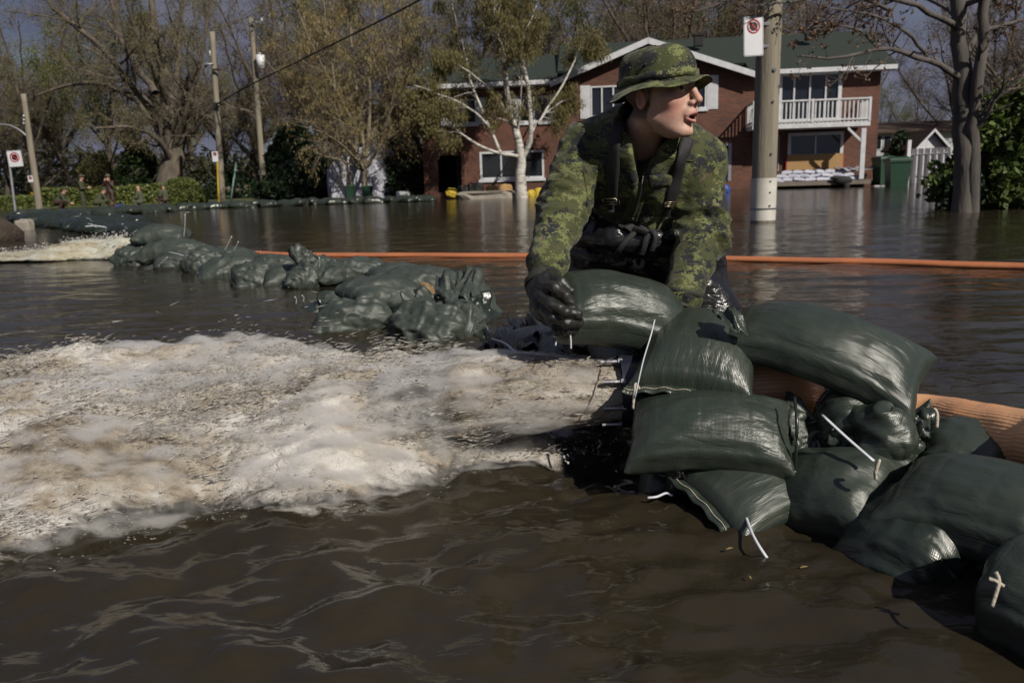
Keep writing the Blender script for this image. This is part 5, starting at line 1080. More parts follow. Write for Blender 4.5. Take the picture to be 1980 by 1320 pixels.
q = MB(); q.tube([NZ+[.085, 0, 0], NZ+[.10, 0, 0], NZ+[.30, -.01, 0]], [.095, .082, .080], 28); q.build('sleeve', m_navy, pipe, True)
for k in range(8):
    a = 2*math.pi*(k+.3)/8; c = NZ+np.array([.0, .081*math.cos(a), .081*math.sin(a)]); q = MB(); q.tube([c+[-.045, 0, 0], c+[.03, 0, 0]], .0045, 6); q.tube([c+[-.004, 0, 0], c+[.006, 0, 0]], .009, 6); q.build('bolt', m_bolt, pipe)
def ribbed(name, pts, r, mat, parent, n=96, k=60, rib=.0012, nrib=30, flat=1.):
    P = spline(pts, k); a = np.arange(n)*2*math.pi/n; T = np.gradient(P, axis=0); T /= np.linalg.norm(T, axis=1, keepdims=True); A = np.cross(T, [0, 0, 1.]); A /= np.linalg.norm(A, axis=1, keepdims=True); B = np.cross(A, T)
    rr = r+rib*np.sin(a*nrib)[None]*1.+.0025*r/.07*fbm(np.arange(k)[:, None]*.3+0*a, np.cos(a)[None]*1.3+0*P[:, :1], np.sin(a)[None]*1.3+0*P[:, :1], 3, 4)
    V = P[:, None]+rr[..., None]*(np.cos(a)[None, :, None]*A[:, None]+flat*np.sin(a)[None, :, None]*B[:, None])
    i = np.arange(k*n).reshape(k, n); Q = np.stack([i[:-1], i[1:], np.roll(i, -1, 1)[1:], np.roll(i, -1, 1)[:-1]], -1).reshape(-1, 4)
    return mk(name, V.reshape(-1, 3), Q, mat, parent, True, parent is not None)
h1 = W(1900, 840, 1.62)
hose = thing('orange_hose', 'thick ribbed translucent orange hose running behind the sandbag heap to the pipe', 'hose', h1)
ribbed('hose_wall', [NZ+[.22, 0, 0], NZ+[.4, -.0, .0], W(1560, 800, 1.92), W(1780, 822, 1.80), W(1880, 842, 1.66), W(2010, 868, 1.50), W(2300, 915, 1.22), (1.9, .9, .16), (2.8, .35, .02), (3.6, -.4, -.25)], .074, m_orange, hose, 180, 90, .0008, 54)
fh = [G(px, py, .012) for px, py in [(2900, 552), (2480, 534), (2120, 519), (1985, 516), (1840, 512), (1700, 507), (1540, 504), (1400, 501), (1240, 497), (1100, 495), (950, 495), (800, 494), (660, 494), (560, 493), (500, 490), (440, 488)]]
o = ribbed('orange_supply_hose', fh, .052, m_orange2, None, 14, 160, .0, 1, .55); tag(o, 'long thin orange hose floating across the flood behind the soldier', 'hose')
# ------------------------------------------------------------------ the low dam of sandbags from the middle of the picture into the distance
def pb(key, px, py, z, ln, yaw, label, wd=.32, th=.12, tilt=0., pitch=0., mat=None, crumple=.012, seed=0, ties=(), group=None, flip=False, sub=1, tie=False):
    if group == 'sandbags of the middle pile': crumple *= 1.6
    c = G(px, py, z); a = A_(yaw); d = np.array([math.cos(a)*math.cos(A_(pitch)), math.sin(a)*math.cos(A_(pitch)), math.sin(A_(pitch))])
    th = th*.78
    n = np.array([math.sin(a)*math.sin(A_(tilt)), -math.cos(a)*math.sin(A_(tilt)), math.cos(A_(tilt))])
    r = sandbag(key, c-d*ln/2, c+d*ln/2, wd, th, n, label, mat or m_bagc, group=group, crumple=crumple, seed=seed, flip=flip, sub=sub, bend=.15, tie=tie)
    for (x0, y0, x1, y1, dz) in ties:
        p = W(x0, y0, c[1]-.12); e = W(x1, y1, c[1]-.16-dz); strand(r, [p, (p+e)/2+[.006, 0, .008], e], .0045, m_tie, 'zip_tie', 6, .5)
    return r
GP = 'sandbags of the middle pile'; GC = 'sandbags of the low dam'
pb('t', 664, 574, .075, .58, 22, 'smooth green sandbag with two white ears at the left tip of the middle pile', .30, .17, 10, 6, seed=1, flip=True, group=GP, ties=[(572, 590, 570, 574, 0), (586, 586, 584, 571, 0)], tie=.05)
pb('r', 712, 612, .055, .5, 8, 'wrinkled green sandbag at the front waterline of the middle pile', .28, .15, 25, 0, seed=2, group=GP, crumple=.02)
pb('q', 742, 560, .15, .44, 35, 'rounded green sandbag on top in the centre of the middle pile', .3, .14, 8, -4, seed=3, group=GP)
pb('s', 802, 537, .15, .46, -10, 'dull smooth sandbag at the back right of the middle pile', .32, .14, 5, 0, seed=4, group=GP)
pb('r', 705, 517, .12, .62, 5, 'folded green sandbag at the back left of the middle pile with white cords', .3, .15, 14, 0, seed=5, group=GP, ties=[(648, 510, 646, 503, 0), (617, 520, 617, 497, 0)])
pb('r', 822, 592, .11, .42, 70, 'heavily crumpled sandbag bunched in the middle of the pile', .30, .16, 20, 15, seed=6, group=GP, crumple=.03, flip=True)
pb('r', 856, 628, .055, .45, -15, 'crumpled sandbag low at the front right of the middle pile', .28, .15, 25, -5, seed=7, group=GP, crumple=.026)
pb('q', 768, 527, .10, .4, 20, 'small sandbag showing behind the middle pile', .3, .12, 5, 0, seed=8, group=GP)
pb('s', 700, 590, .0, .8, 12, 'flat sandbag under the front of the middle pile', .4, .12, 0, 0, seed=9, group=GP, mat=m_bagwet)
pb('s', 830, 600, .02, .8, 5, 'flat sandbag at the foot of the crumpled bag in the middle pile', .5, .13, 0, 0, seed=10, group=GP, mat=m_bagwet)
pb('e', 900, 600, .09, .42, 100, 'loose creased sandbag leaning on the upright open sack', .28, .12, 35, 20, seed=12, group=GP, crumple=.022)
pb('q', 800, 560, .05, .6, 30, 'half hidden sandbag filling the middle pile', .4, .18, 0, 0, seed=13, group=GP)
o = lump('sand_spill', 'patch of tan sand spilled on the middle pile beside the open sack', 'sand', 805, 842, 548, 566, 4.6, m_sand, 3, .9)
# upright open sack with its mouth folded over
sk = thing('open_sack', 'half empty green sack standing upright with its dark mouth folded over', 'sandbag', W(900, 620, 4.1), 0, GP)
flap('front', [W(838, 524, 4.35), W(912, 513, 4.3), W(905, 600, 4.05), W(845, 610, 4.1)], m_bagc, sk, 22, 20, .030, 3, .003)
flap('fold', [W(912, 511, 4.3), W(922, 522, 4.25), W(905, 588, 3.98), W(866, 566, 4.05)], m_bagc, sk, 20, 16, .022, 5, .003)
flap('back', [W(912, 511, 4.3), W(928, 525, 4.5), W(978, 620, 4.3), W(905, 625, 4.0)], m_bagc, sk, 20, 20, .022, 8, .003)
flap('side', [W(905, 580, 4.02), W(940, 560, 4.2), W(975, 628, 4.1), W(898, 640, 3.95)], m_bagwet, sk, 16, 16, .025, 9, .003)
# black and navy plastic between the pile and the soldier
bt_ = thing('black_sheet', 'black wet plastic sheet crumpled in the water left of the soldier', 'plastic sheet', W(1000, 645, 3.3))
flap('fold', [W(930, 628, 3.6), W(1040, 622, 3.3), W(1050, 668, 2.9), W(935, 655, 3.3)], m_bagblue, bt_, 26, 16, .05, 2, .003)
flap('fold', [W(985, 612, 3.5), W(1030, 606, 3.3), W(1050, 640, 3.1), W(975, 640, 3.3)], m_bagblue, bt_, 16, 12, .045, 4, .003)
flap('fold', [W(955, 648, 3.2), W(1085, 640, 2.9), W(1130, 682, 2.45), W(975, 668, 2.9)], m_bagblue, bt_, 24, 14, .05, 6, .003)
strand(bt_, [W(950, 655, 2.9), W(975, 663, 2.8), W(996, 680, 2.7)], .004, m_tie, 'tie')
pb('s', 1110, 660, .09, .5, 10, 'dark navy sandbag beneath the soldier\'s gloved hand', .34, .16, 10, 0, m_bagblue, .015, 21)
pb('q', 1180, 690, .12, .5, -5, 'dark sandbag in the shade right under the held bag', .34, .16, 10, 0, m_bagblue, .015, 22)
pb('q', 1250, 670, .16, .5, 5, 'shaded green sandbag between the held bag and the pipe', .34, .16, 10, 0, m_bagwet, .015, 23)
# chain of bags running back to the far outfall
pb('q', 312, 450, .30, .52, 3, 'plump dark sandbag crowning the far end of the dam above the outfall', .36, .20, 12, -3, seed=31, group=GC, ties=[(355, 462, 358, 413, 0)], sub=0)
pb('q', 330, 482, .14, .7, -8, 'dark sandbag directly under the crowning one at the outfall', .38, .22, 15, 0, seed=32, group=GC, crumple=.02, sub=0)
pb('r', 278, 490, .10, .5, 60, 'steep wrinkled sandbag at the left foot beside the outfall', .36, .22, 30, 20, seed=33, group=GC, crumple=.03, sub=0)
pb('t', 325, 507, .06, .52, 8, 'dark sandbag at the waterline with white cord at its left end', .3, .18, 20, 0, seed=34, group=GC, flip=True, ties=[(302, 518, 324, 497, 0), (326, 487, 370, 501, 0)], sub=0)
pb('r', 378, 484, .12, .42, 70, 'creased sandbag behind the waterline bags, third from the outfall', .32, .2, 20, 15, seed=35, group=GC, crumple=.025, sub=0)
pb('r', 410, 502, .10, .45, 45, 'shiny puckered sandbag with white tie on its front', .32, .2, 30, 10, seed=36, group=GC, crumple=.03, ties=[(390, 512, 412, 524, 0), (412, 524, 408, 536, 0)], sub=0)
pb('t', 458, 514, .085, .62, 12, 'long pale green sandbag in the middle of the low dam', .32, .21, 22, 6, seed=37, group=GC, crumple=.014, ties=[(433, 487, 448, 457, 0), (450, 488, 461, 467, 0), (500, 490, 503, 487, 0)], sub=0)
pb('q', 398, 500, .03, .5, -4, 'low wet sandbag half under water in front of the creased bags', .3, .14, 8, 0, seed=38, group=GC, sub=0)
pb('r', 508, 533, .06, .42, 15, 'striped wrinkled sandbag low on the near side of the dam', .3, .18, 35, 0, seed=39, group=GC, crumple=.03, sub=0)
pb('r', 540, 511, .11, .52, -6, 'dark creased sandbag along the back of the dam near the pile', .3, .17, 20, 0, seed=40, group=GC, crumple=.02, sub=0)
pb('q', 556, 532, .065, .36, 20, 'small smooth sandbag in front of the dark creased one', .28, .17, 20, 0, seed=41, group=GC, ties=[(556, 538, 575, 530, 0)], sub=0)
pb('e', 588, 545, .03, .34, -12, 'flattened sandbag end trailing in the water near the pile', .26, .13, 15, 0, seed=42, group=GC, crumple=.02, sub=0)
pb('e', 594, 517, .14, .38, 95, 'upright twisted sandbag neck sticking up before the pile', .26, .15, 30, 50, seed=43, group=GC, crumple=.03, sub=0)
pb('r', 632, 522, .10, .38, 60, 'dark hollow sandbag joining the dam to the middle pile', .3, .18, 25, 15, seed=44, group=GC, crumple=.025, sub=0)
pb('s', 440, 490, .06, .55, -5, 'flat sandbag along the hidden side of the dam by the hose', .34, .16, 0, 0, seed=45, group=GC, sub=0)
# far run of the dike: low wet bags, then a thin line to the houses
far = []; rng = np.random.default_rng(77)
m0 = None; GF2 = 'small sandbags of the far dike'
def farbag(x, y, z, s=1., mat=m_bagwet, lab='small wet dark sandbag in the low bristling heap left of the far outfall'):
    global m0
    if m0 is None: Xf, Qf, _ = bag_mesh('w', .60, .36, .2, crumple=.02, seed=4); m0 = {}; m0['d'] = (Xf, Qf)
    k = mat.name
    if k not in m0: m0[k] = mk('sandbag', *m0['d'], mat); o = m0[k]
    else: o = m0[k].copy(); COL.objects.link(o)
    o.location = (x, y, z); o.rotation_euler = (rng.normal(0, .15), rng.normal(0, .15), rng.uniform(-.8, .8)); o.scale = (s*rng.uniform(.85, 1.25), s*rng.uniform(.9, 1.3), s*rng.uniform(.85, 1.3))
    tag(o, lab, 'sandbag', GF2); return o
for px, py in [(296, 462), (275, 458), (256, 452), (236, 447), (285, 448), (262, 443), (216, 443), (196, 440), (240, 438), (218, 434), (176, 437), (156, 435), (198, 431), (178, 428), (136, 432), (116, 431), (158, 427), (96, 429), (138, 424), (118, 423), (76, 427), (100, 421), (60, 424), (80, 419), (44, 422), (250, 432), (276, 438), (230, 428)]:
    p = G(px, py, .1); farbag(p[0], p[1], .10+rng.uniform(-.03, .05), 1.0+.006*p[1])
lp = [G(40, 417, .1), G(130, 414, .1), G(210, 412, .1), G(265, 408, .1), G(310, 404, .12), G(370, 399, .14), G(430, 396, .14), G(500, 394, .14), G(580, 391, .14), G(660, 388.5, .14), G(740, 386, .14), G(830, 383, .14)]
lpp = spline(lp, 60)
for p in lpp: 
    px_ = P2(p)[0]; farbag(p[0]+rng.normal(0, .15), p[1]+rng.normal(0, .3), .13, 1.25, m_bag, 'small sandbag in the thin far dike line '+('behind the street lamp pole' if px_ < 110 else 'before the crouching people' if px_ < 250 else 'below the round bush' if px_ < 405 else 'at the foot of the utility poles' if px_ < 520 else 'in front of the big dark conifer' if px_ < 650 else 'in front of the white shelter' if px_ < 750 else 'at the left end of the brick house'))
# zip tie ends bristling on the far wet bags
q = MB()
for px, py, dx, dy in [(205, 440, -40, -2), (200, 438, 20, 14), (238, 447, 18, -6), (245, 445, -8, -12), (150, 428, 6, -14), (180, 430, -12, -8), (225, 436, 12, -18), (170, 433, 16, 6), (140, 424, 14, -6)]:
    a = G(px, py, .2); e = W(px+dx, py+dy, a[1]-.2); q.tube([a, (a+e)/2+[0, 0, .02], e], .008, 4)
tag(q.build('loose_zip_ties', m_tie), 'white zip tie ends bristling from the far wet sandbags', kind='stuff')
# soil mound and rock at the left edge
lump('soil_mound', 'dark heap of soil at the left frame edge', 'soil mound', -160, 37, 418, 478, 13.2, pm('dark_soil', (.035, .025, .018), (.06, .045, .032), 5, .95, .9, 16, bdist=.05), 5, .9, dz=.3)
lump('rock', 'pale squarish rock in the water beside the soil heap', 'rock', 32, 63, 426, 444, 17.5, m_concrete, 6, .5)
# ------------------------------------------------------------------ poles, signs, lamp, wires
m_pole = pm('weathered_pole', (.27, .24, .185), (.17, .15, .115), 3, .9, .5, 16, (3, 3, .25), bdist=.02)
m_sign = pm('sign_white', (.66, .67, .70), (.60, .61, .64), 4, .4, 0); m_red = pm('sign_red', (.42, .022, .03), None, 4, .4, 0); m_blk = pm('sign_black', (.012, .012, .013), None, 4, .4, 0)
m_wrap = pm('white_wrap', (.62, .61, .56), (.46, .44, .38), 4, .5, .2); m_ypost = pm('yellow_post', (.55, .36, .02), None, 4, .5, 0); m_teal = pm('pale_green_guard', (.22, .38, .30), (.16, .28, .22), 4, .5, 0)
def pole(label, px0, py0, px1, py1, Y, r0, r1, name='utility_pole', mat=m_pole, ext=0.):
    a, c = W(px0, py0, Y), W(px1, py1, Y); a = a-np.array([0, 0, .5]); c = c+(c-a)*ext; t = thing(name, label, 'pole', (a[0], a[1], a[2])); q = MB(); q.tube(spline([a, a*.5+c*.5, c], 12), np.linspace(r0, r1, 12), 20); q.build('shaft', mat, t, True); return t, a, c
np_, a, c = pole('thick weathered utility pole standing in the flood right of the soldier', 1474, 432, 1489, 0, 12, .178, .168, ext=.25)
def along(t): return a+(c-a)*t
zb = lambda py: [t for t in np.linspace(0, 1, 400) if P2(along(t))[1] <= py][0]
q = MB(); t0, t1 = zb(428), zb(404); q.tube([along(zb(427)), along(zb(345))], .186, 24, False); q.build('wrap', m_wrap, np_, True)
q = MB(); q.tube([along(zb(406)), along(zb(402))], .19, 24, False); q.build('strap', m_bolt, np_, True)
for py, s in ((140, .02), (398, .012), (372, .01), (352, .01), (200, .012), (300, .012)): q = MB(); p = along(zb(py))+np.array([.04, -.18, 0]); q.box(p, (s*2, .03, s*2)); q.build('nail', m_bolt, np_)
def sign(label, cpx, cpy, wpx, hpx, Y, rz=0., roll=0., bracket=None, sc=1.):
    c_ = W(cpx, cpy, Y); w_, h_ = wpx*Y/FPX/cp, hpx*Y/FPX/cp; t = thing('traffic_sign', label, 'sign', c_, rz); M = Matrix.Rotation(roll, 3, 'Y')
    def pl(name, pts, y, mat, th=.004):
        n = len(pts); p = np.array([np.array(M@Vector((x, 0, z))) for x, z in pts]); V = np.concatenate([p+[0, y, 0], p+[0, y-th, 0]]); me = [list(range(n))[::-1], list(range(n, 2*n))]+[[i, (i+1) % n, (i+1) % n+n, i+n] for i in range(n)]
        F = [(np.array([f]), 0) for f in me[:2]]+[(np.array(me[2:]), 0)]; return mk(name, V, [(f[:, ::-1], m) for f, m in F], mat, t, False)
    rc = min(w_, h_)*.09; pts = []
    for sx_, sz, a0 in ((1, 1, 0), (-1, 1, 90), (-1, -1, 180), (1, -1, 270)):
        for k in range(5): a = A_(a0+22.5*k); pts.append((sx_*(w_/2-rc)+rc*math.cos(a), sz*(h_/2-rc)+rc*math.sin(a)))
    pl('plate', pts, 0, m_sign); R = w_*.33; zc = h_/2-R-.11*w_
    inner = [(x*.94, z*.965) for x, z in pts]; n = len(pts)
    p = np.array([np.array(M@Vector((x, -.0052, z))) for x, z in [(x*.955, z*.975) for x, z in pts]+[(x*.925, z*.958) for x, z in pts]]); mk('border', p, np.array([(i, i+n, (i+1) % n+n, (i+1) % n) for i in range(n)]), m_blk, t, False)
    pl('octagon', [(R*.66*math.cos(A_(22.5+45*k)), zc+R*.66*math.sin(A_(22.5+45*k))) for k in range(8)], -.0065, m_blk, .002)
    th_ = np.arange(40)*2*math.pi/40; ring = np.array([np.array(M@Vector((rr*math.cos(a), yy, zc+rr*math.sin(a)))) for rr, yy in ((R*1.0, -.0045), (R*1.0, -.0105), (R*.80, -.0105), (R*.80, -.0045)) for a in th_]); i = np.arange(160).reshape(4, 40); mk('ring', ring, np.stack([i[:-1], np.roll(i, -1, 1)[:-1], np.roll(i, -1, 1)[1:], i[1:]], -1).reshape(-1, 4), m_red, t, False)
    d = R*.86*math.sqrt(.5); e = R*.085*1.0; pl('slash', [(-d-e, zc+d-e), (-d+e, zc+d+e), (d+e, zc-d+e), (d-e, zc-d-e)], -.0088, m_red, .0025)
    return t
sg = sign('white no stopping sign with red ring mounted on the thick pole', 1457, 71, 37, 67, 11.75, .12, A_(-2.0))
q = MB(); p = W(1470, 60, 11.8); q.box(p+[.05, .02, .1], (.3, .03, .04)); q.box(p+[.05, .02, -.2], (.3, .03, .04)); q.build('bracket', m_bolt, sg)
sign('tilted white no stopping sign on a metal post at the left edge', 29, 307, 27, 29, 30, 0, A_(-3))
t_, a, c = pole('slim tilted metal sign post at the left edge', 30, 416, 15, 291, 30.05, .045, .045, 'sign_post', m_metal)
sign('small white no stopping sign on the yellow post', 416, 303, 11, 19, 45, 0, 0)
pole('thin yellow post carrying the small sign beside the front utility pole', 422, 392, 420, 312, 45.1, .05, .05, 'sign_post', m_ypost)
sign('small white no stopping sign on the street lamp pole', 59, 346, 9.5, 12, 39.5, 0, A_(-3))
u1, a1, c1 = pole('tall pale utility pole behind the yellow sign post', 430, 393, 410, 62, 46, .19, .14)
q = MB(); p = W(404, 124, 45.8); q.tube([p+[.25, 0, 0], p, p+[-.25, 0, -.06]], [.03, .05, .16], 8); q.ellip(W(406, 105, 45.8), (.07, .07, .22), 8, 6); q.build('lamp', m_metal, u1, True)
q = MB(); 
for py in (200, 206, 135): q = MB(); q.box(W(418, py, 45.7), (.4, .1, .1)); q.build('clamp', m_dark, u1)

u2, a2, c2 = pole('utility pole with grey transformer box among the birch branches', 512, 391, 485, 34, 52, .2, .15)
q = MB(); p0 = W(504, 120, 51.6); q.tube([p0+[0, 0, -.4], p0+[0, 0, .4]], .26, 12); q.tube([p0+[0, 0, .4], p0+[0, 0, .55]], .07, 6); q.build('transformer', m_sign, u2, True)
q = MB(); p0 = W(497, 43, 51.7); q.box(p0, (.7, .1, .12)); q.ellip(p0+[.3, 0, .1], (.1, .1, .15), 8, 6); q.build('insulator', m_metal, u2)
lp_, a0, c0 = pole('weathered street lamp pole with a curved arm at the far left', 77, 410, 45, 182, 40, .17, .12, 'street_lamp')
q = MB(); q.tube(spline([W(51, 263, 40), W(38, 252, 40), W(20, 243, 40), W(2, 241, 40), W(-14, 243, 40)], 14), .05, 6); q.ellip(W(-14, 244, 40), (.4, .14, .1), 10, 6); q.build('lamp_arm', m_metal, lp_, True)
for py in (225, 232, 239): q = MB(); q.ellip(W(46, py, 39.8), (.07, .07, .08), 8, 6); q.build('insulator', m_metal, lp_, True)
def wire(label, pts, r, mat=m_dark, name='power_line'): q = MB(); q.tube(spline(pts, 40), r, 6); return tag(q.build(name, mat, None, True), label, 'wire')
wire('black overhead cable sloping down from the top of the frame to the tall pale pole', [W(900, -55, 26), W(812, 0, 29), W(700, 58, 33), W(580, 117, 38), W(470, 172, 43), W(418, 203, 45.7)], .035)
wire('thin guy wire from the tall pale pole to the pale green guard', [W(480, 222, 46), W(470, 262, 45.5), W(458, 315, 45)], .015)
wire('second thin guy wire beside the pale green guard', [W(478, 255, 46), W(466, 310, 45.5), W(447, 392, 45)], .015)
q = MB(); q.tube([W(457, 314, 45), W(445, 394, 45)], .05, 8); tag(q.build('guy_guard', m_teal, None, True), 'pale green guard tube on the guy wire right of the tall pole', 'guy wire guard')
t_ = thing('yellow_sign', 'tiny yellow road sign behind the street lamp pole', 'sign', W(63, 376, 60)); q = MB(); q.box(W(63, 376, 60), (.25, .03, .3)); q.build('plate', m_ypost, t_); q = MB(); q.tube([W(64, 379, 60.1), W(66, 392, 60.1)], .03, 6); q.build('post', m_metal, t_)
t_ = thing('white_sign', 'tiny white road sign right of the street lamp pole', 'sign', W(90, 376, 60)); q = MB(); q.box(W(90, 375, 60), (.25, .03, .35)); q.build('plate', m_sign, t_); q = MB(); q.tube([W(90, 379, 60.1), W(92, 392, 60.1)], .03, 6); q.build('post', m_metal, t_)
# ------------------------------------------------------------------ people working on the far dike
m_skin = pm('skin_far', (.42, .24, .17), (.36, .20, .14), 8, .6, 0); m_olive = pm('olive_cloth', (.035, .042, .022), (.055, .06, .03), 9, .9, .3, 20); m_brownw = pm('brown_waders', (.05, .024, .018), (.035, .018, .014), 6, .6, .2); m_oliveL = pm('light_olive_cloth', (.085, .09, .055), (.05, .055, .035), 14, .9, .3, 20); m_orangev = pm('orange_cloth', (.55, .17, .03), None, 5, .7, 0)
def small_person(label, px, pyb, Y, rz, pose, mats, hat=True):
    """one continuous body; faces take skin / jacket / trouser / hat material by body region"""
    p0 = W(px, pyb, Y); J = {k: np.array(v, float) for k, v in pose.items()}
    hd, nk, ch, hp = J['head'], J['neck'], J['chest'], J['hip']
    def f(P):
        d = ell(P, hd, (.085, .10, .12)); d = smin(d, rcone(P, hd-[0, 0, .06], nk, .055, .065), .03)
        t = rcone(P, ch+(nk-ch)*.3, hp, .155, .145); d = smin(d, t, .06)
        for s in ('L', 'R'):
            d = smin(d, chain(P, [J['s'+s], J['e'+s], J['h'+s]], [.075, .06, .045], .03), .04); d = smin(d, ell(P, J['h'+s], (.05, .05, .07)), .02)
            d = smin(d, chain(P, [J['p'+s], J['k'+s], J['f'+s]], [.105, .08, .06], .03), .05); d = smin(d, rcone(P, J['f'+s], J['f'+s]+[0, .16, -.03], .055, .05), .03)
        if hat: d = smin(d, ell(P, hd+[0, 0, .10], (.11, .12, .075)), .01); d = smin(d, ell(P, hd+[0, .02, .055], (.17, .18, .022)), .01)
        return d
    A = np.array(list(J.values())); V, Q = nets(f, A.min(0)-.3, A.max(0)+.3, .034)
    c = V[Q].mean(1); mi = np.full(len(Q), 1); 
    mi[np.linalg.norm(c-hd, axis=1) < .165] = 0
    if hat: mi[(np.abs(c-hd)[:, :2].max(1) < .22) & (c[:, 2] > hd[2]+.035)] = 3
    for s in 'LR':
        mi[np.linalg.norm(c-J['h'+s], axis=1) < .085] = 0
        lg = np.minimum(rcone(c, J['p'+s], J['k'+s], .11, .09), rcone(c, J['k'+s], J['f'+s]-[0, 0, .1], .09, .1)); mi[(lg < .03) & (c[:, 2] < hp[2]+.12)] = 2
    o = mk('person', V, [(Q[mi == k], k) for k in range(4)], mats, None, True); o.location = Vector(p0); o.rotation_euler.z = rz
    tag(o, label, 'person'); return o
stand = dict(head=(0, .03, 1.62), neck=(0, 0, 1.45), chest=(0, 0, 1.25), hip=(0, 0, .92), sL=(-.19, 0, 1.38), sR=(.19, 0, 1.38), eL=(-.27, .12, 1.16), eR=(.27, .12, 1.16), hL=(-.06, .20, 1.50), hR=(.06, .20, 1.50), pL=(-.1, 0, .9), pR=(.1, 0, .9), kL=(-.12, .04, .48), kR=(.12, .04, .48), fL=(-.13, 0, .06), fR=(.13, 0, .06))
crouch = dict(head=(0, .42, .98), neck=(0, .34, .84), chest=(0, .24, .70), hip=(0, -.02, .42), sL=(-.19, .30, .78), sR=(.19, .30, .78), eL=(-.24, .46, .52), eR=(.24, .46, .52), hL=(-.1, .68, .36), hR=(.1, .68, .36), pL=(-.1, 0, .42), pR=(.1, 0, .42), kL=(-.2, .34, .48), kR=(.2, .34, .48), fL=(-.18, .1, .06), fR=(.18, .1, .06))
carry = dict(stand, hL=(-.1, .38, 1.12), hR=(.12, .38, 1.12), eL=(-.26, .06, 1.08), eR=(.26, .06, 1.08), head=(0, .08, 1.60))
kneel = dict(crouch, head=(0, .1, 1.16), neck=(0, .06, 1.0), chest=(0, .03, .82), hip=(0, 0, .48), sL=(-.19, .06, .92), sR=(.19, .06, .92), eL=(-.25, .12, .66), eR=(.25, .12, .66), hL=(-.16, .32, .56), hR=(.16, .32, .56))
small_person('person in dark green crouching over the far dike at the left', 112, 410, 38, -1.4, crouch, [m_skin, m_olive, m_brownw, m_olive])
small_person('person in dark green standing sideways with arms forward on the far dike', 163, 408, 40, -1.3, carry, [m_skin, m_olive, m_olive, m_olive])
small_person('person crouching right of the standing one with an orange cloth', 188, 409, 39.4, -.9, crouch, [m_skin, m_olive, m_olive, m_olive])
small_person('person in brown chest waders with hands raised to the face', 217, 405, 41.5, 3.0, stand, [m_skin, m_brownw, m_brownw, m_oliveL])
small_person('person in light camouflage kneeling by the hedge, bareheaded', 275, 406, 44, 1.5, kneel, [m_skin, m_oliveL, m_oliveL, m_dark], False)
small_person('person in camouflage half hidden in front of the round bush', 322, 402, 44.5, 1.2, kneel, [m_skin, m_oliveL, m_brownw, m_oliveL])
lump('blue_tarp', 'small bright blue tarp beside the person in waders', 'tarp', 225, 243, 396, 404, 41, m_blue, 51, .6)
# ------------------------------------------------------------------ the soldier
def camo(name, base, lite, dark, brown, bumpy=True):
    m, N, L, b = newmat(name); t = N.new('ShaderNodeTexCoord')
    sn = N.new('ShaderNodeVectorMath'); sn.operation = 'SNAP'; sn.inputs[1].default_value = (.0030, .0030, .0030); L.new(t.outputs['Object'], sn.inputs[0])
    mp = N.new('ShaderNodeMapping'); mp.inputs['Scale'].default_value = (1, 1, 1.7); L.new(sn.outputs[0], mp.inputs[0]); v = mp.outputs[0]
    def ns(sc, off, det=5, ro=.72):
        m2 = N.new('ShaderNodeMapping'); m2.inputs['Location'].default_value = off; L.new(v, m2.inputs[0]); return noise(N, L, m2.outputs[0], sc, det, ro)
    col = None
    cur = N.new('ShaderNodeRGB'); cur.outputs[0].default_value = c4(base); cur = cur.outputs[0]
    for f, thr, c in ((ns(15, (3, 1, 7), 7, .78), .53, lite), (ns(14, (9, 4, 2), 7, .78), .535, dark), (ns(17, (1, 8, 5), 7, .78), .615, brown)):
        g = N.new('ShaderNodeMath'); g.operation = 'GREATER_THAN'; g.inputs[1].default_value = thr; L.new(f, g.inputs[0])
        mx = N.new('ShaderNodeMix'); mx.data_type = 'RGBA'; L.new(g.outputs[0], mx.inputs[0]); L.new(cur, mx.inputs[6]); mx.inputs[7].default_value = c4(c); cur = mx.outputs[2]
    # water splashes and wear
    f = noise(N, L, t.outputs['Object'], 9, 6, .65); r = ramp(N, [(.35, (.72, .72, .72)), (.6, (1.06, 1.06, 1.06))]); L.new(f, r.inputs[0])
    mx = N.new('ShaderNodeMix'); mx.data_type = 'RGBA'; mx.blend_type = 'MULTIPLY'; mx.inputs[0].default_value = .8; L.new(cur, mx.inputs[6]); L.new(r.outputs[0], mx.inputs[7]); L.new(mx.outputs[2], b.inputs['Base Color'])
    b.inputs['Roughness'].default_value = .8; b.inputs['Sheen Weight'].default_value = .12; b.inputs['Specular IOR Level'].default_value = .3
    p = bumpn(N, L, noise(N, L, t.outputs['Object'], 22, 4, .6, .8), b, .45, .010); bumpn(N, L, noise(N, L, t.outputs['Object'], 420, 2), b, .25, .001, p)
    return m
m_camo = camo('woodland_digital_cloth', (.056, .063, .023), (.140, .155, .058), (.017, .019, .021), (.11, .075, .052))
m_placket = pm('olive_placket', (.045, .060, .016), (.03, .04, .012), 20, .8, .3, 90)
m_rubber, N, L, b = newmat('black_wader_rubber'); v = coords(N, L, 'Object'); f = noise(N, L, v, 6, 5); r = ramp(N, [(.3, (.006, .006, .007)), (.7, (.014, .014, .016))]); L.new(f, r.inputs[0]); L.new(r.outputs[0], b.inputs['Base Color']); b.inputs['Roughness'].default_value = .24; b.inputs['Specular IOR Level'].default_value = .6
bumpn(N, L, noise(N, L, coords(N, L, 'Object', (1, 1, 2.2)), 15, 4, .55, .6), b, .55, .015)
m_glove = pm('wet_black_glove', (.012, .012, .012), (.022, .022, .018), 14, .46, .5, 60, bdist=.004)
m_cuff = pm('olive_black_cuff', (.020, .021, .016), (.032, .033, .024), 20, .8, .5, 90, bdist=.003)
m_web = pm('black_webbing', (.010, .010, .012), (.018, .018, .02), 60, .75, .3, 300, bdist=.002)
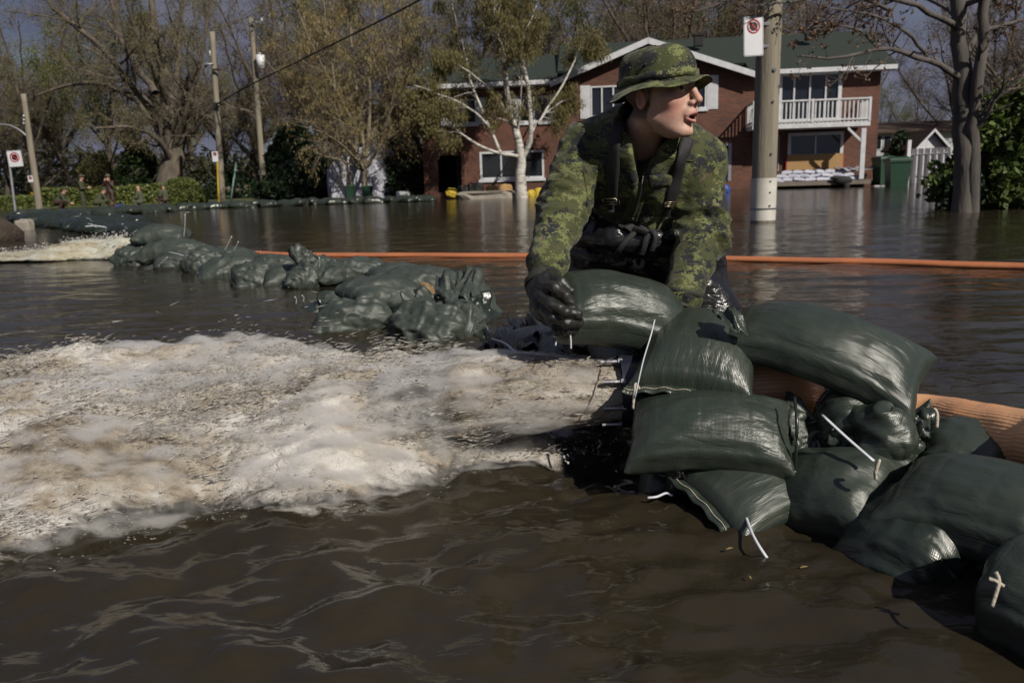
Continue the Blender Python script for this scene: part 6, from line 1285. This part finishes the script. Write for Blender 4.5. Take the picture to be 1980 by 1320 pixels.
m_brass = pm('dull_brass', (.30, .25, .17), (.2, .17, .12), 30, .35, 0, None, (1, 1, 1), .9)
m_zip = pm('zip_teeth', (.30, .30, .26), (.14, .14, .12), 300, .4, .6, 400, (1, 1, 1), .7)
m_skin2, N, L, b = newmat('skin')
def attr(N, nm): a = N.new('ShaderNodeAttribute'); a.attribute_name = nm; return a.outputs['Fac']
v = coords(N, L, 'Object'); f = noise(N, L, v, 38, 8, .75); r = ramp(N, [(.3, (.40, .225, .17)), (.5, (.52, .325, .25)), (.75, (.58, .385, .31))]); L.new(f, r.inputs[0]); cur = r.outputs[0]
f2 = noise(N, L, v, 95, 2); r2 = ramp(N, [(.66, (1, 1, 1)), (.74, (.72, .60, .52))]); L.new(f2, r2.inputs[0]); mx = N.new('ShaderNodeMix'); mx.data_type = 'RGBA'; mx.blend_type = 'MULTIPLY'; mx.inputs[0].default_value = .35; L.new(cur, mx.inputs[6]); L.new(r2.outputs[0], mx.inputs[7]); cur = mx.outputs[2]
for nm, c in (('flush', (.52, .21, .17)), ('lip', (.47, .19, .165)), ('mouth', (.05, .015, .015)), ('hair', (.045, .03, .02)), ('brow', (.10, .065, .045))):
    mx = N.new('ShaderNodeMix'); mx.data_type = 'RGBA'; L.new(attr(N, nm), mx.inputs[0]); L.new(cur, mx.inputs[6]); mx.inputs[7].default_value = c4(c); cur = mx.outputs[2]
L.new(cur, b.inputs['Base Color']); b.inputs['Roughness'].default_value = .56; b.inputs['Subsurface Weight'].default_value = .06; b.inputs['Subsurface Radius'].default_value = (.010, .004, .002); b.inputs['Subsurface Scale'].default_value = .6
bumpn(N, L, noise(N, L, v, 260, 3), b, .35, .0012)

HS = .925; HC = W(1277, 190, 2.06)
psi, pit = A_(44), A_(4)
hF = np.array([math.sin(psi)*math.cos(pit), -math.cos(psi)*math.cos(pit), math.sin(pit)]); hU = nrm(np.array([-.03, -.02, 1.])-hF*np.dot(hF, [-.03, -.02, 1.])); hX = np.cross(hF, hU)
HM = np.stack([hX, hF, hU], 1)            # head local (x side, y face, z up) -> world
hl = lambda x, y, z: HC+HM@(np.array([x, y, z])*HS)
NB = W(1240, 270, 2.17)                   # base of the neck
SL, SR = W(1138, 290, 2.22), W(1350, 312, 2.19); EL, ER = W(1086, 402, 2.14), W(1358, 452, 2.17); WL, WR = W(1059, 506, 1.94), W(1318, 572, 1.99)
CHs, BL = W(1236, 342, 2.28), W(1230, 440, 2.34); HL_, HR_ = W(1170, 505, 2.42), W(1308, 500, 2.42); KL, KR = W(1150, 640, 2.30), W(1384, 640, 2.36)
FL = np.array([KL[0]-.02, KL[1]+.06, -.57]); FR = np.array([KR[0]+.03, KR[1]+.08, -.57])
LAT = nrm(SR-SL); TUP = nrm((NB-BL)-LAT*np.dot(NB-BL, LAT)); TN = np.cross(LAT, TUP); TM = np.stack([LAT, TN, TUP], 1)
soldier = thing('person', 'young soldier in camouflage jacket, bush hat and black waders bending to lift a sandbag', 'person', (BL[0], BL[1], -.57))
# ---- body (one continuous skin): face sculpted as an implicit surface in head coordinates
def head_sdf(q):
    """q in head coordinates"""
    ax = np.abs(q[:, 0]); qa = np.stack([ax, q[:, 1], q[:, 2]], 1)
    d = ell(q, (0, -.014, .046), (.075, .095, .080))
    d = smin(d, ell(q, (0, .026, -.012), (.064, .070, .082)), .02)
    d = smin(d, ell(q, (0, .036, -.062), (.047, .048, .048)), .025)
    d = smin(d, rcone(qa, (.050, .000, -.046), (.015, .066, -.097), .017, .013), .018)       # jaw
    d = smin(d, ell(q, (0, .077, -.098), (.015, .013, .012)), .016)                              # chin
    d = smin(d, ell(qa, (.046, .060, -.014), (.020, .018, .016)), .022)                          # cheekbone
    d = smin(d, rcone(qa, (.006, .094, .030), (.040, .078, .034), .010, .010), .014)             # brow
    d = smax(d, -ell(qa, (.031, .102, .010), (.017, .016, .0125)), .012)                         # eye socket
    d = smin(d, ell(qa, (.031, .0825, .0105), (.0125, .0115, .0105)), .003)                      # lidded eyeball
    d = smin(d, rcone(qa, (.019, .0925, .0150), (.043, .080, .0135), .0030, .0028), .004)        # upper lid
    d = smin(d, rcone(qa, (.020, .0905, .0030), (.041, .081, .0035), .0026, .0024), .005)        # lower lid
    d = smin(d, chain(q, [(0, .090, .022), (0, .104, .002), (0, .1175, -.022)], [.0085, .0085, .0105], .006), .008)   # nose
    d = smin(d, ell(qa, (.0118, .103, -.0285), (.0075, .0105, .0075)), .006)
    d = smax(d, -ell(qa, (.0065, .107, -.0385), (.0038, .006, .0045)), .003)
    d = smin(d, ell(q, (0, .090, -.050), (.024, .016, .018)), .012)                              # muzzle
    d = smin(d, rcone(qa, (0, .1070, -.0525), (.0215, .091, -.0585), .0050, .0028), .0050)       # upper lip
    d = smin(d, rcone(qa, (0, .0995, -.0745), (.0200, .0895, -.0660), .0058, .0028), .0050)      # lower lip
    d = smax(d, -ell(q, (0, .104, -.0630), (.0160, .022, .0048)), .003)                          # open mouth
    d = smin(d, rcone(q, (-.012, .095, -.0588), (.012, .095, -.0588), .0028, .0028), .001)       # upper teeth
    d = smin(d, ell(qa, (.074, -.010, -.002), (.009, .016, .028), None), .006)                   # ear
    d = smax(d, -ell(qa, (.082, -.006, .000), (.006, .0095, .017)), .003)
    return d
NKt = hl(0, -.036, -.045)
def neck_sdf(P):
    d = rcone(P, NKt, NB, .049, .060); d = smin(d, rcone(P, hl(.045, -.03, -.03), NB+LAT*.03+TN*.04, .018, .016), .02)
    return smin(d, rcone(P, hl(-.045, -.03, -.03), NB-LAT*.03+TN*.04, .018, .016), .02)
def fh_(P): return smin(head_sdf((P-HC)@HM/HS)*HS, neck_sdf(P), .009)
V1, Q1 = nets(fh_, HC-[.16, .17, .19], HC+[.16, .17, .15], .0027)
def fb_(P):
    d = ell(P, CHs, (.15, .10, .20), TM); d = smin(d, ell(P, BL, (.14, .10, .15), TM), .05); d = smin(d, rcone(P, NB, NB-TUP*.05, .06, .10), .04)
    for a, b_, c in ((SL, EL, WL), (SR, ER, WR)): d = smin(d, chain(P, [a, b_, c], [.055, .042, .03], .03), .04)
    for a, b_, c in ((HL_, KL, FL), (HR_, KR, FR)): d = smin(d, chain(P, [a, b_, c], [.08, .055, .045], .03), .05)
    return d
V2, Q2 = nets(fb_, np.array([-.05, 1.75, -.65]), np.array([.75, 2.65, .68]), .014)
q = (V1-HC)@HM/HS; ax = np.abs(q[:, 0]); qa = np.stack([ax, q[:, 1], q[:, 2]], 1); n2 = len(V2)
md = lambda d, w_: np.clip(1-np.maximum(d, 0)/w_, 0, 1)
lipd = np.minimum(rcone(qa, (0, .107, -.0525), (.0215, .091, -.0585), .0058, .003), rcone(qa, (0, .1015, -.0745), (.020, .0895, -.066), .0068, .003))
A1 = dict(lip=sstep(0, 1, md(lipd, .0025))*(ell(q, (0, .104, -.063), (.017, .022, .0058)) > -.0008), mouth=(ell(q, (0, .104, -.063), (.0172, .020, .0064)) < .0006)*(q[:, 1] < .1015)*(rcone(q, (-.012, .095, -.0588), (.012, .095, -.0588), .0035, .0035) > .0)*1.,
    flush=.5*md(ell(qa, (.045, .062, -.030), (.02, .02, .02)), .02)+.3*md(ell(q, (0, .118, -.022), (.012, .012, .012)), .012)+.5*md(ell(qa, (.078, -.008, -.004), (.012, .02, .032)), .008),
    hair=sstep(0, .012, -(q[:, 1]-.022)+.35*(q[:, 2]-.0)+.004*noise3(q[:, 0]*160, q[:, 1]*160, q[:, 2]*160))*sstep(-.065, -.04, q[:, 2]+.25*(q[:, 1]+.02))*(ell(qa, (.076, -.008, -.004), (.013, .021, .033)) > .002)*.85, brow=.8*md(rcone(qa, (.012, .096, .0285), (.045, .078, .031), .0028, .0022), .003))
A1['hair'] = np.where(q[:, 1] < .03, A1['hair'], 0)
mk('body', np.vstack([V1, V2]), [(Q1, 0), (Q2+len(V1), 0)], m_skin2, soldier, True, True, attr={k: np.concatenate([v, np.zeros(n2)]) for k, v in A1.items()})
m_eye = pm('eye_white', (.50, .48, .46), None, 5, .15, 0); m_iris = pm('iris', (.03, .035, .04), None, 5, .1, 0)
for s in (-1, 1):
    e = MB(); c = hl(s*.031, .0855, .0095); e.ellip(c, (.0095,)*3, 14, 10); eo = e.build('eye', m_eye, soldier, True)
    e = MB(); e.ellip(c+hF*.0062+hX*.0045, (.0048,)*3, 10, 8); mk('iris', np.vstack(e.V)-np.array(soldier.location), e.faces(), m_iris, eo)
q_ = MB(); q_.tube([hl(-.004, .1115, -.040), hl(-.0045, .1145, -.0425), hl(-.003, .1145, -.0455), hl(-.0005, .112, -.0465)], .0011, 6); q_.build('nose_ring', m_bolt, soldier, True)
# ---- jacket
NKa = nrm(NKt-NB)
def fj(P):
    d = ell(P, CHs, (.185, .125, .215), TM); d = smin(d, ell(P, BL+TUP*.02, (.165, .120, .13), TM), .05)
    d = smin(d, chain(P, [SL+TUP*-.0, NB-TUP*.015+TN*-.02, SR], [.072, .092, .070], .04), .05)
    d = smin(d, ell(P, CHs+TUP*.05-TN*.05, (.17, .11, .17), TM), .05)
    da = chain(P, [SL, EL, WL], [.074, .063, .046], .02); db = chain(P, [SR, ER, WR], [.070, .064, .044], .02)
    d = smin(d, da, .022); d = smin(d, db, .022)
    for w_, e_ in ((WL, EL), (WR, ER)): ax_ = nrm(w_-e_); d = smin(d, rcone(P, w_-ax_*.012, w_+ax_*.004, .047, .047), .006)
    # open collar
    t = (P-NB)@NKa; dn = rcone(P, NB-NKa*.05, NB+NKa*.16, .086, .074); front = (P-NB)@TN*-1
    lim = .080+.22*np.clip((P-NB)@(-hF), -.05, .1); vgap = np.abs((P-NB)@LAT-.010)
    sh_ = np.maximum(np.abs(dn)-.0055, np.maximum(t-lim, -t-.03)); d = smin(d, sh_, .012)
    d = smax(d, -np.maximum(dn+.010, -t-.035), .010)
    d = np.maximum(d, -np.maximum(np.maximum(vgap-(.012+.35*np.clip(t-.004, 0, 1)), -t-.012), (P-NB)@TN*1.0-(-.0)) if True else d)
    return d
TN = TN if TN[1] > 0 else -TN       # TN points away from the camera
lo = np.min([SL, SR, EL, ER, WL, WR, BL], 0)-.16; hi = np.max([SL, SR, EL, ER, WL, WR, CHs, NB], 0)+.15
VJ, QJ = nets(fj, lo, hi, .0052)
Nn = vnormals(VJ, QJ)
def limb_folds(P, a, b_, freq, seed):
    ax_ = nrm(b_-a); t = (P-a)@ax_; r_ = P-a-t[:, None]*ax_
    return ridged(t*freq+2.4*noise3(r_[:, 0]*9, r_[:, 1]*9, r_[:, 2]*9+seed, seed), r_[:, 0]*5, r_[:, 1]*5+r_[:, 2]*5+seed, 2, seed), t/np.linalg.norm(b_-a)
def axis_d(P, a, b_): return rcone(P, a, b_, 0, 0)
disp = .0045*fbm(VJ[:, 0]*16, VJ[:, 1]*16, VJ[:, 2]*16, 3, 3)
for (a, b_, sd, w0) in ((SL, EL, 3, .55), (EL, WL, 5, 1.), (SR, ER, 7, .55), (ER, WR, 9, 1.)):
    rf, t = limb_folds(VJ, a, b_, 26, sd); wgt = sstep(.105, .07, axis_d(VJ, a, b_)); near_e = np.exp(-((t-(1 if w0 < 1 else 0))/.45)**2)
    disp += wgt*(.0055*w0+.0065*near_e)*(rf-.35)
cx2 = (VJ-CHs)@TM; ch_w = sstep(.105, .13, np.minimum.reduce([axis_d(VJ, SL, EL), axis_d(VJ, EL, WL), axis_d(VJ, SR, ER), axis_d(VJ, ER, WR)]))
disp += ch_w*.008*(ridged(cx2[:, 0]*6+cx2[:, 2]*3.5, cx2[:, 1]*4, cx2[:, 2]*5-cx2[:, 0]*4, 3, 12)-.3)
disp *= 1-.8*sstep(.03, .0, np.abs(rcone(VJ, NB, NB+NKa*.12, .086, .076)))*((VJ-NB)@NKa > -.01)
VJ = VJ+Nn*disp[:, None]
jacket = mk('jacket', VJ, QJ, m_camo, soldier, True, True)
# ---- waders
def fw(P):
    d = ell(P, BL-TUP*.055-TN*.012, (.172, .135, .125), TM); d = smin(d, rcone(P, HL_, HR_, .125, .125), .05)
    for a, b_, c in ((HL_, KL, FL), (HR_, KR, FR)): d = smin(d, chain(P, [a, b_, c], [.115, .088, .075], .03), .04)
    # rolled, sagging bib folds across the belly
    for (pts, rr) in (([(1112, 432, 2.30), (1150, 418, 2.26), (1186, 404, 2.25), (1222, 428, 2.255), (1262, 428, 2.255), (1294, 418, 2.255), (1322, 432, 2.29)], .026), ([(1108, 452, 2.31), (1170, 452, 2.24), (1225, 470, 2.22), (1280, 462, 2.23), (1326, 462, 2.30)], .036), ([(1120, 486, 2.32), (1190, 500, 2.26), (1250, 500, 2.25), (1318, 484, 2.31)], .034)):
        p = spline([W(*x) for x in pts], 10); d = smin(d, chain(P, p, [rr]*10, .01), .014)
    top = (P-W(1230, 408, 2.3))@TUP
    return d
VW, QW = nets(fw, np.min([HL_, KL, FL], 0)-.17, np.max([HR_, KR, FR, BL], 0)+np.array([.17, .17, .09]), .0075)
nW = vnormals(VW, QW); VW = VW+nW*(.009*(ridged(VW[:, 0]*5+VW[:, 2]*3, VW[:, 1]*5, VW[:, 2]*9, 3, 6)-.3)+.004*fbm(VW[:, 0]*14, VW[:, 1]*14, VW[:, 2]*20, 2, 8))[:, None]
waders = mk('waders', VW, QW, m_rubber, soldier, True, True)
# ---- things sewn or lying on the cloth: follow the surface
bj = BVHTree.FromPolygons([tuple(v) for v in np.vstack([VJ, VW])], [tuple(int(i) for i in f) for f in np.vstack([QJ, QW+len(VJ)])])
def proj(px, py):
    d = Vector(ray(px, py)).normalized(); h = bj.ray_cast(Vector(CAMP), d)
    return (np.array(h[0]), np.array(h[1]) if np.dot(h[1], d) < 0 else -np.array(h[1])) if h[0] is not None else (None, None)
def ribbon(name, pix, wd, mat, parent=soldier, lift=.004, th=.003, n=26, edge=True):
    pp = spline([(x, y, 0) for x, y in pix], n); C_, N_ = [], []
    for x, y, _ in pp:
        p, nn = proj(x, y)
        if p is None: continue
        if len(C_) > 1 and np.linalg.norm(p-C_[-1]) > .09: continue
        if len(C_) == 1 and np.linalg.norm(p-C_[0]) > .09: C_, N_ = [], []
        C_.append(p); N_.append(nn)
    C_, N_ = np.array(C_), np.array(N_)
    for _ in range(3):
        N_[1:-1] = (N_[:-2]+2*N_[1:-1]+N_[2:])/4; C_[1:-1] = (C_[:-2]+2*C_[1:-1]+C_[2:])/4
    N_ /= np.linalg.norm(N_, axis=1, keepdims=True); C_ = C_+N_*lift; T = np.gradient(C_, axis=0); T /= np.linalg.norm(T, axis=1, keepdims=True)+1e-9; S_ = np.cross(N_, T)*wd/2
    V = np.stack([C_-S_, C_-S_*.5+N_*th*.6, C_+S_*.5+N_*th*.6, C_+S_, C_+S_-N_*th, C_-S_-N_*th], 1); k = len(C_); i = np.arange(k*6).reshape(k, 6)
    Q = np.stack([i[:-1], i[1:], np.roll(i, -1, 1)[1:], np.roll(i, -1, 1)[:-1]], -1).reshape(-1, 4)
    return mk(name, V.reshape(-1, 3), [(Q, 0), (i[[0, -1]], 0)], mat, parent, True, True)
ribbon('suspender', [(1198, 236), (1194, 258), (1189, 292), (1186, 340), (1183, 386)], .034, m_web, lift=.006, th=.004)
ribbon('suspender', [(1330, 268), (1318, 300), (1306, 345), (1294, 390)], .034, m_web, lift=.006, th=.004)
ribbon('suspender_tab', [(1183, 388), (1185, 402)], .018, m_web, lift=.010); ribbon('suspender_tab', [(1292, 390), (1287, 416)], .018, m_web, lift=.010)
def buckle(px, py, w_, h_, tiltz=0.):
    p, nn = proj(px, py); x = nrm(np.cross([0, 0, 1.], nn)*-1); z = np.cross(nn, x)*-1; p = p+nn*.013; q = MB(); c_ = [p+x*sx*w_/2+z*sz*h_/2 for sx, sz in ((-1, -1), (1, -1), (1, 1), (-1, 1), (-1, -1))]
    for a, b_ in zip(c_, c_[1:]): q.tube([a, b_], .0022, 6)
    q.tube([(c_[0]+c_[3])/2, (c_[1]+c_[2])/2], .002, 6); q.build('buckle', m_brass, soldier, True)
buckle(1183, 385, .040, .016); buckle(1292, 389, .036, .014)
for x, y in ((1184, 405), (1286, 417)): p, nn = proj(x, y); q = MB(); q.ellip(p+nn*.006, (.0075, .0075, .0075), 10, 8); q.build('button', m_bolt, soldier, True)
ribbon('placket', [(1252, 292), (1247, 325), (1238, 360), (1228, 395), (1218, 424)], .040, m_placket, lift=.002, th=.004)
ribbon('zipper', [(1255, 292), (1251, 325), (1243, 360), (1233, 395), (1224, 420)], .0055, m_zip, lift=.0065, th=.0015)
for pth in ([(1128, 296), (1160, 300), (1182, 303)], [(1265, 300), (1300, 306), (1340, 312)], [(1258, 362), (1285, 358), (1312, 362)], [(1196, 318), (1194, 360), (1198, 398)], [(1128, 330), (1134, 370), (1136, 400)]): ribbon('seam', pth, .004, m_placket, lift=.0015, th=.0015, n=16)
ribbon('pocket_flap', [(1258, 352), (1285, 349), (1312, 354)], .034, m_camo, lift=.003, th=.005)
ribbon('drawstring', [(1196, 432), (1214, 442), (1226, 450), (1208, 468), (1192, 486)], .016, m_web, lift=.012); ribbon('drawstring', [(1238, 436), (1252, 446), (1246, 470), (1240, 486)], .016, m_web, lift=.012); ribbon('drawstring', [(1256, 442), (1266, 458), (1262, 480)], .014, m_web, lift=.012)
ribbon('drawstring', [(1210, 446), (1232, 440), (1252, 446)], .022, m_web, lift=.016)
# oval badge with its lettering on the rubber
m_print = pm('grey_print', (.34, .34, .34), None, 9, .6, 0)
def surf_tube(pix, r, name='logo', closed=False, parent=waders):
    P_ = []
    for x, y in pix:
        p, nn = proj(x, y)
        if p is not None: P_.append(p+nn*.0018)
    if len(P_) < 2: return
    q = MB(); q.tube(np.array(P_), r, 4); V = np.vstack(q.V); return V, q.faces()
lg = MB()
strokes = [[(1297+15.5*math.cos(a)-1.8*math.sin(a), 453-7.5*math.sin(a)-3.2*math.cos(a)) for a in np.linspace(0, 6.283, 26)]]
def ltr(c, x, y, s):
    f = {'A': [[(0, 0), (.55, 1.), (.8, 0)], [(.2, .35), (.75, .35)]], 'c': [[(.7, .8), (.3, 1), (0, .6), (.1, .1), (.5, 0), (.7, .2)]], 't': [[(.35, 1.3), (.35, .1), (.6, 0)], [(.0, .95), (.7, .95)]], 'o': [[(.35, 1), (0, .6), (.1, .1), (.4, 0), (.7, .4), (.6, .9), (.35, 1)]], 'n': [[(0, 0), (.05, 1)], [(.03, .7), (.4, 1), (.65, .8), (.65, 0)]]}[c]
    return [[(x+a*s+.0, y-b_*s-(a*s)*.2) for a, b_ in st] for st in f]
strokes += ltr('A', 1285.5, 460, 9.5)+ltr('c', 1295, 456, 4.6)+ltr('t', 1299, 455.2, 4.2)+ltr('o', 1303, 454.2, 4.4)+ltr('n', 1307.2, 453.4, 4.4)
for st in strokes:
    r_ = surf_tube(st, .0009)
    if r_: lg.add(r_[0], np.vstack([f for f, _ in r_[1] if f.shape[1] == 4]))
if lg.V: mk('logo', np.vstack(lg.V)-np.array(soldier.location), lg.faces(), m_print, waders)
# ---- hat: crown, band and floppy brim
hat = bpy.data.objects.new('hat', None); COL.objects.link(hat); hat.parent = soldier
def hat_part(name, prof, n=96, wob=0., mat=m_camo, seed=0, droop=None):
    th = np.arange(n)*2*math.pi/n; k = len(prof); P_ = []
    for i, (off, z) in enumerate(prof):
        rx, ry = .0815+off, .1055+off; x, y = rx*np.cos(th), ry*np.sin(th)-.006
        z = z-.006; zz = z+0*th
        if droop is not None: zz = zz+droop[i]*(-.018*np.cos(th)**2+.006*np.sin(th)-.008*(np.sin(th) < -.3)*(-np.sin(th)-.3)+.006*np.sin(3*th+1.1)+.004*np.sin(5*th+.4))
        zz = zz+wob*fbm(np.cos(th)*3, np.sin(th)*3, z*40+0*th, 3, seed); rr = 1+(wob*6)*fbm(np.cos(th)*3.3, np.sin(th)*3.3, z*36+0*th+3, 3, seed+2)
        P_.append(np.stack([x*rr, y*rr, zz], -1))
    P_ = np.array(P_); i = np.arange(k*n).reshape(k, n); Q = np.stack([i[:-1], np.roll(i, -1, 1)[:-1], np.roll(i, -1, 1)[1:], i[1:]], -1).reshape(-1, 4)
    V = HC+HS*P_.reshape(-1, 3)@HM.T
    return mk(name, V-np.array(soldier.location), Q, mat, hat)
hat_part('crown', [(.006, .030), (.006, .052), (.004, .075), (.001, .094), (-.003, .108), (-.012, .121), (-.018, .1255), (-.0195, .1262), (-.030, .131), (-.05, .136), (-.07, .138), (-.0814, .1385)], wob=.0045, seed=3)
hat_part('band', [(.0065, .046), (.0105, .047), (.0108, .055), (.0105, .064), (.0065, .065)], wob=.002, seed=5)
dr = [0, .25, .5, .8, 1., 1.05, 1.05, 1., .8, .5, .2]
hat_part('brim', [(.003, .043), (.012, .040), (.026, .037), (.034, .033), (.040, .031), (.043, .0305), (.043, .0280), (.039, .0285), (.034, .0298), (.026, .033), (.004, .037)], wob=.003, seed=8, droop=dr)
ev = MB()
for s in (-1, 1):
    for y in (.02, -.03): ev.ellip(hl(s*.0855, y, .080), (.004, .004, .004), 8, 6)
mk('eyelet', np.vstack(ev.V)-np.array(soldier.location), ev.faces(), m_web, hat)
# ---- gloves
def glove(name, palm, fingers, cuff, mat=m_glove, res=.0032):
    def f(P):
        d = None
        for p, r in palm: e = chain(P, p, r, .012); d = e if d is None else smin(d, e, .016)
        for p, r in fingers: d = smin(d, chain(P, p, r, .004), .006)
        return d
    pts = np.vstack([x for p, _ in palm for x in p]+[x for p, _ in fingers for x in p]); V, Q = nets(f, pts.min(0)-.045, pts.max(0)+.045, res)
    nn = vnormals(V, Q); V = V+nn*(.0018*(ridged(V[:, 0]*38, V[:, 1]*38, V[:, 2]*52, 2, 5)-.2))[:, None]
    o = mk(name, V, Q, mat, soldier, True, True)
    P_ = spline(cuff, 14); T = np.linspace(0, 1, 14); rr = .050+.006*np.sin(T*9)-.012*T; a = np.arange(28)*2*math.pi/28
    V, Q = tubes(P_[None], rr[None], 28); V = V+.003*noise3(V[:, 0]*40, V[:, 1]*40, V[:, 2]*40)[:, None]
    mk('cuff', V-np.array(soldier.location), Q, m_cuff, o)
    return o
w3 = lambda *a: [W(*x) for x in a]
glove('glove', [(w3((1054, 530, 1.91), (1052, 560, 1.875), (1054, 590, 1.86)), [.034, .038, .034]), (w3((1058, 548, 1.86), (1050, 590, 1.84), (1062, 612, 1.85)), [.026, .028, .022])],
    [(w3((1050, 550, 1.835), (1072, 556, 1.79), (1094, 574, 1.775), (1108, 592, 1.78)), [.0135, .0128, .0118, .0105]), (w3((1046, 568, 1.83), (1066, 588, 1.775), (1094, 604, 1.76), (1119, 608, 1.768)), [.0142, .0135, .0125, .011]),
     (w3((1048, 590, 1.83), (1068, 613, 1.78), (1096, 624, 1.765), (1120, 623, 1.775)), [.0138, .0130, .012, .0105]), (w3((1056, 606, 1.84), (1074, 630, 1.795), (1096, 638, 1.785), (1114, 635, 1.79)), [.0122, .0115, .0105, .0095]), (w3((1066, 540, 1.87), (1085, 546, 1.81), (1102, 562, 1.80)), [.015, .013, .0105])],
    w3((1058, 502, 1.95), (1056, 520, 1.93), (1050, 545, 1.895), (1049, 556, 1.88)))
glove('glove', [(w3((1318, 574, 1.99), (1310, 605, 1.985), (1300, 630, 1.985)), [.034, .038, .034])],
    [(w3((1312, 620, 1.96), (1290, 648, 1.93), (1262, 652, 1.90)), [.0135, .0125, .0105]), (w3((1318, 628, 1.97), (1300, 660, 1.94), (1270, 666, 1.91)), [.014, .013, .011]), (w3((1322, 634, 1.99), (1308, 668, 1.96), (1280, 678, 1.93)), [.0135, .0125, .0105]), (w3((1326, 636, 2.01), (1316, 668, 1.99), (1294, 682, 1.96)), [.012, .011, .0095]), (w3((1296, 600, 1.96), (1280, 592, 1.92), (1262, 596, 1.90)), [.015, .013, .0105])],
    w3((1322, 562, 1.99), (1318, 580, 1.985), (1313, 596, 1.98)))
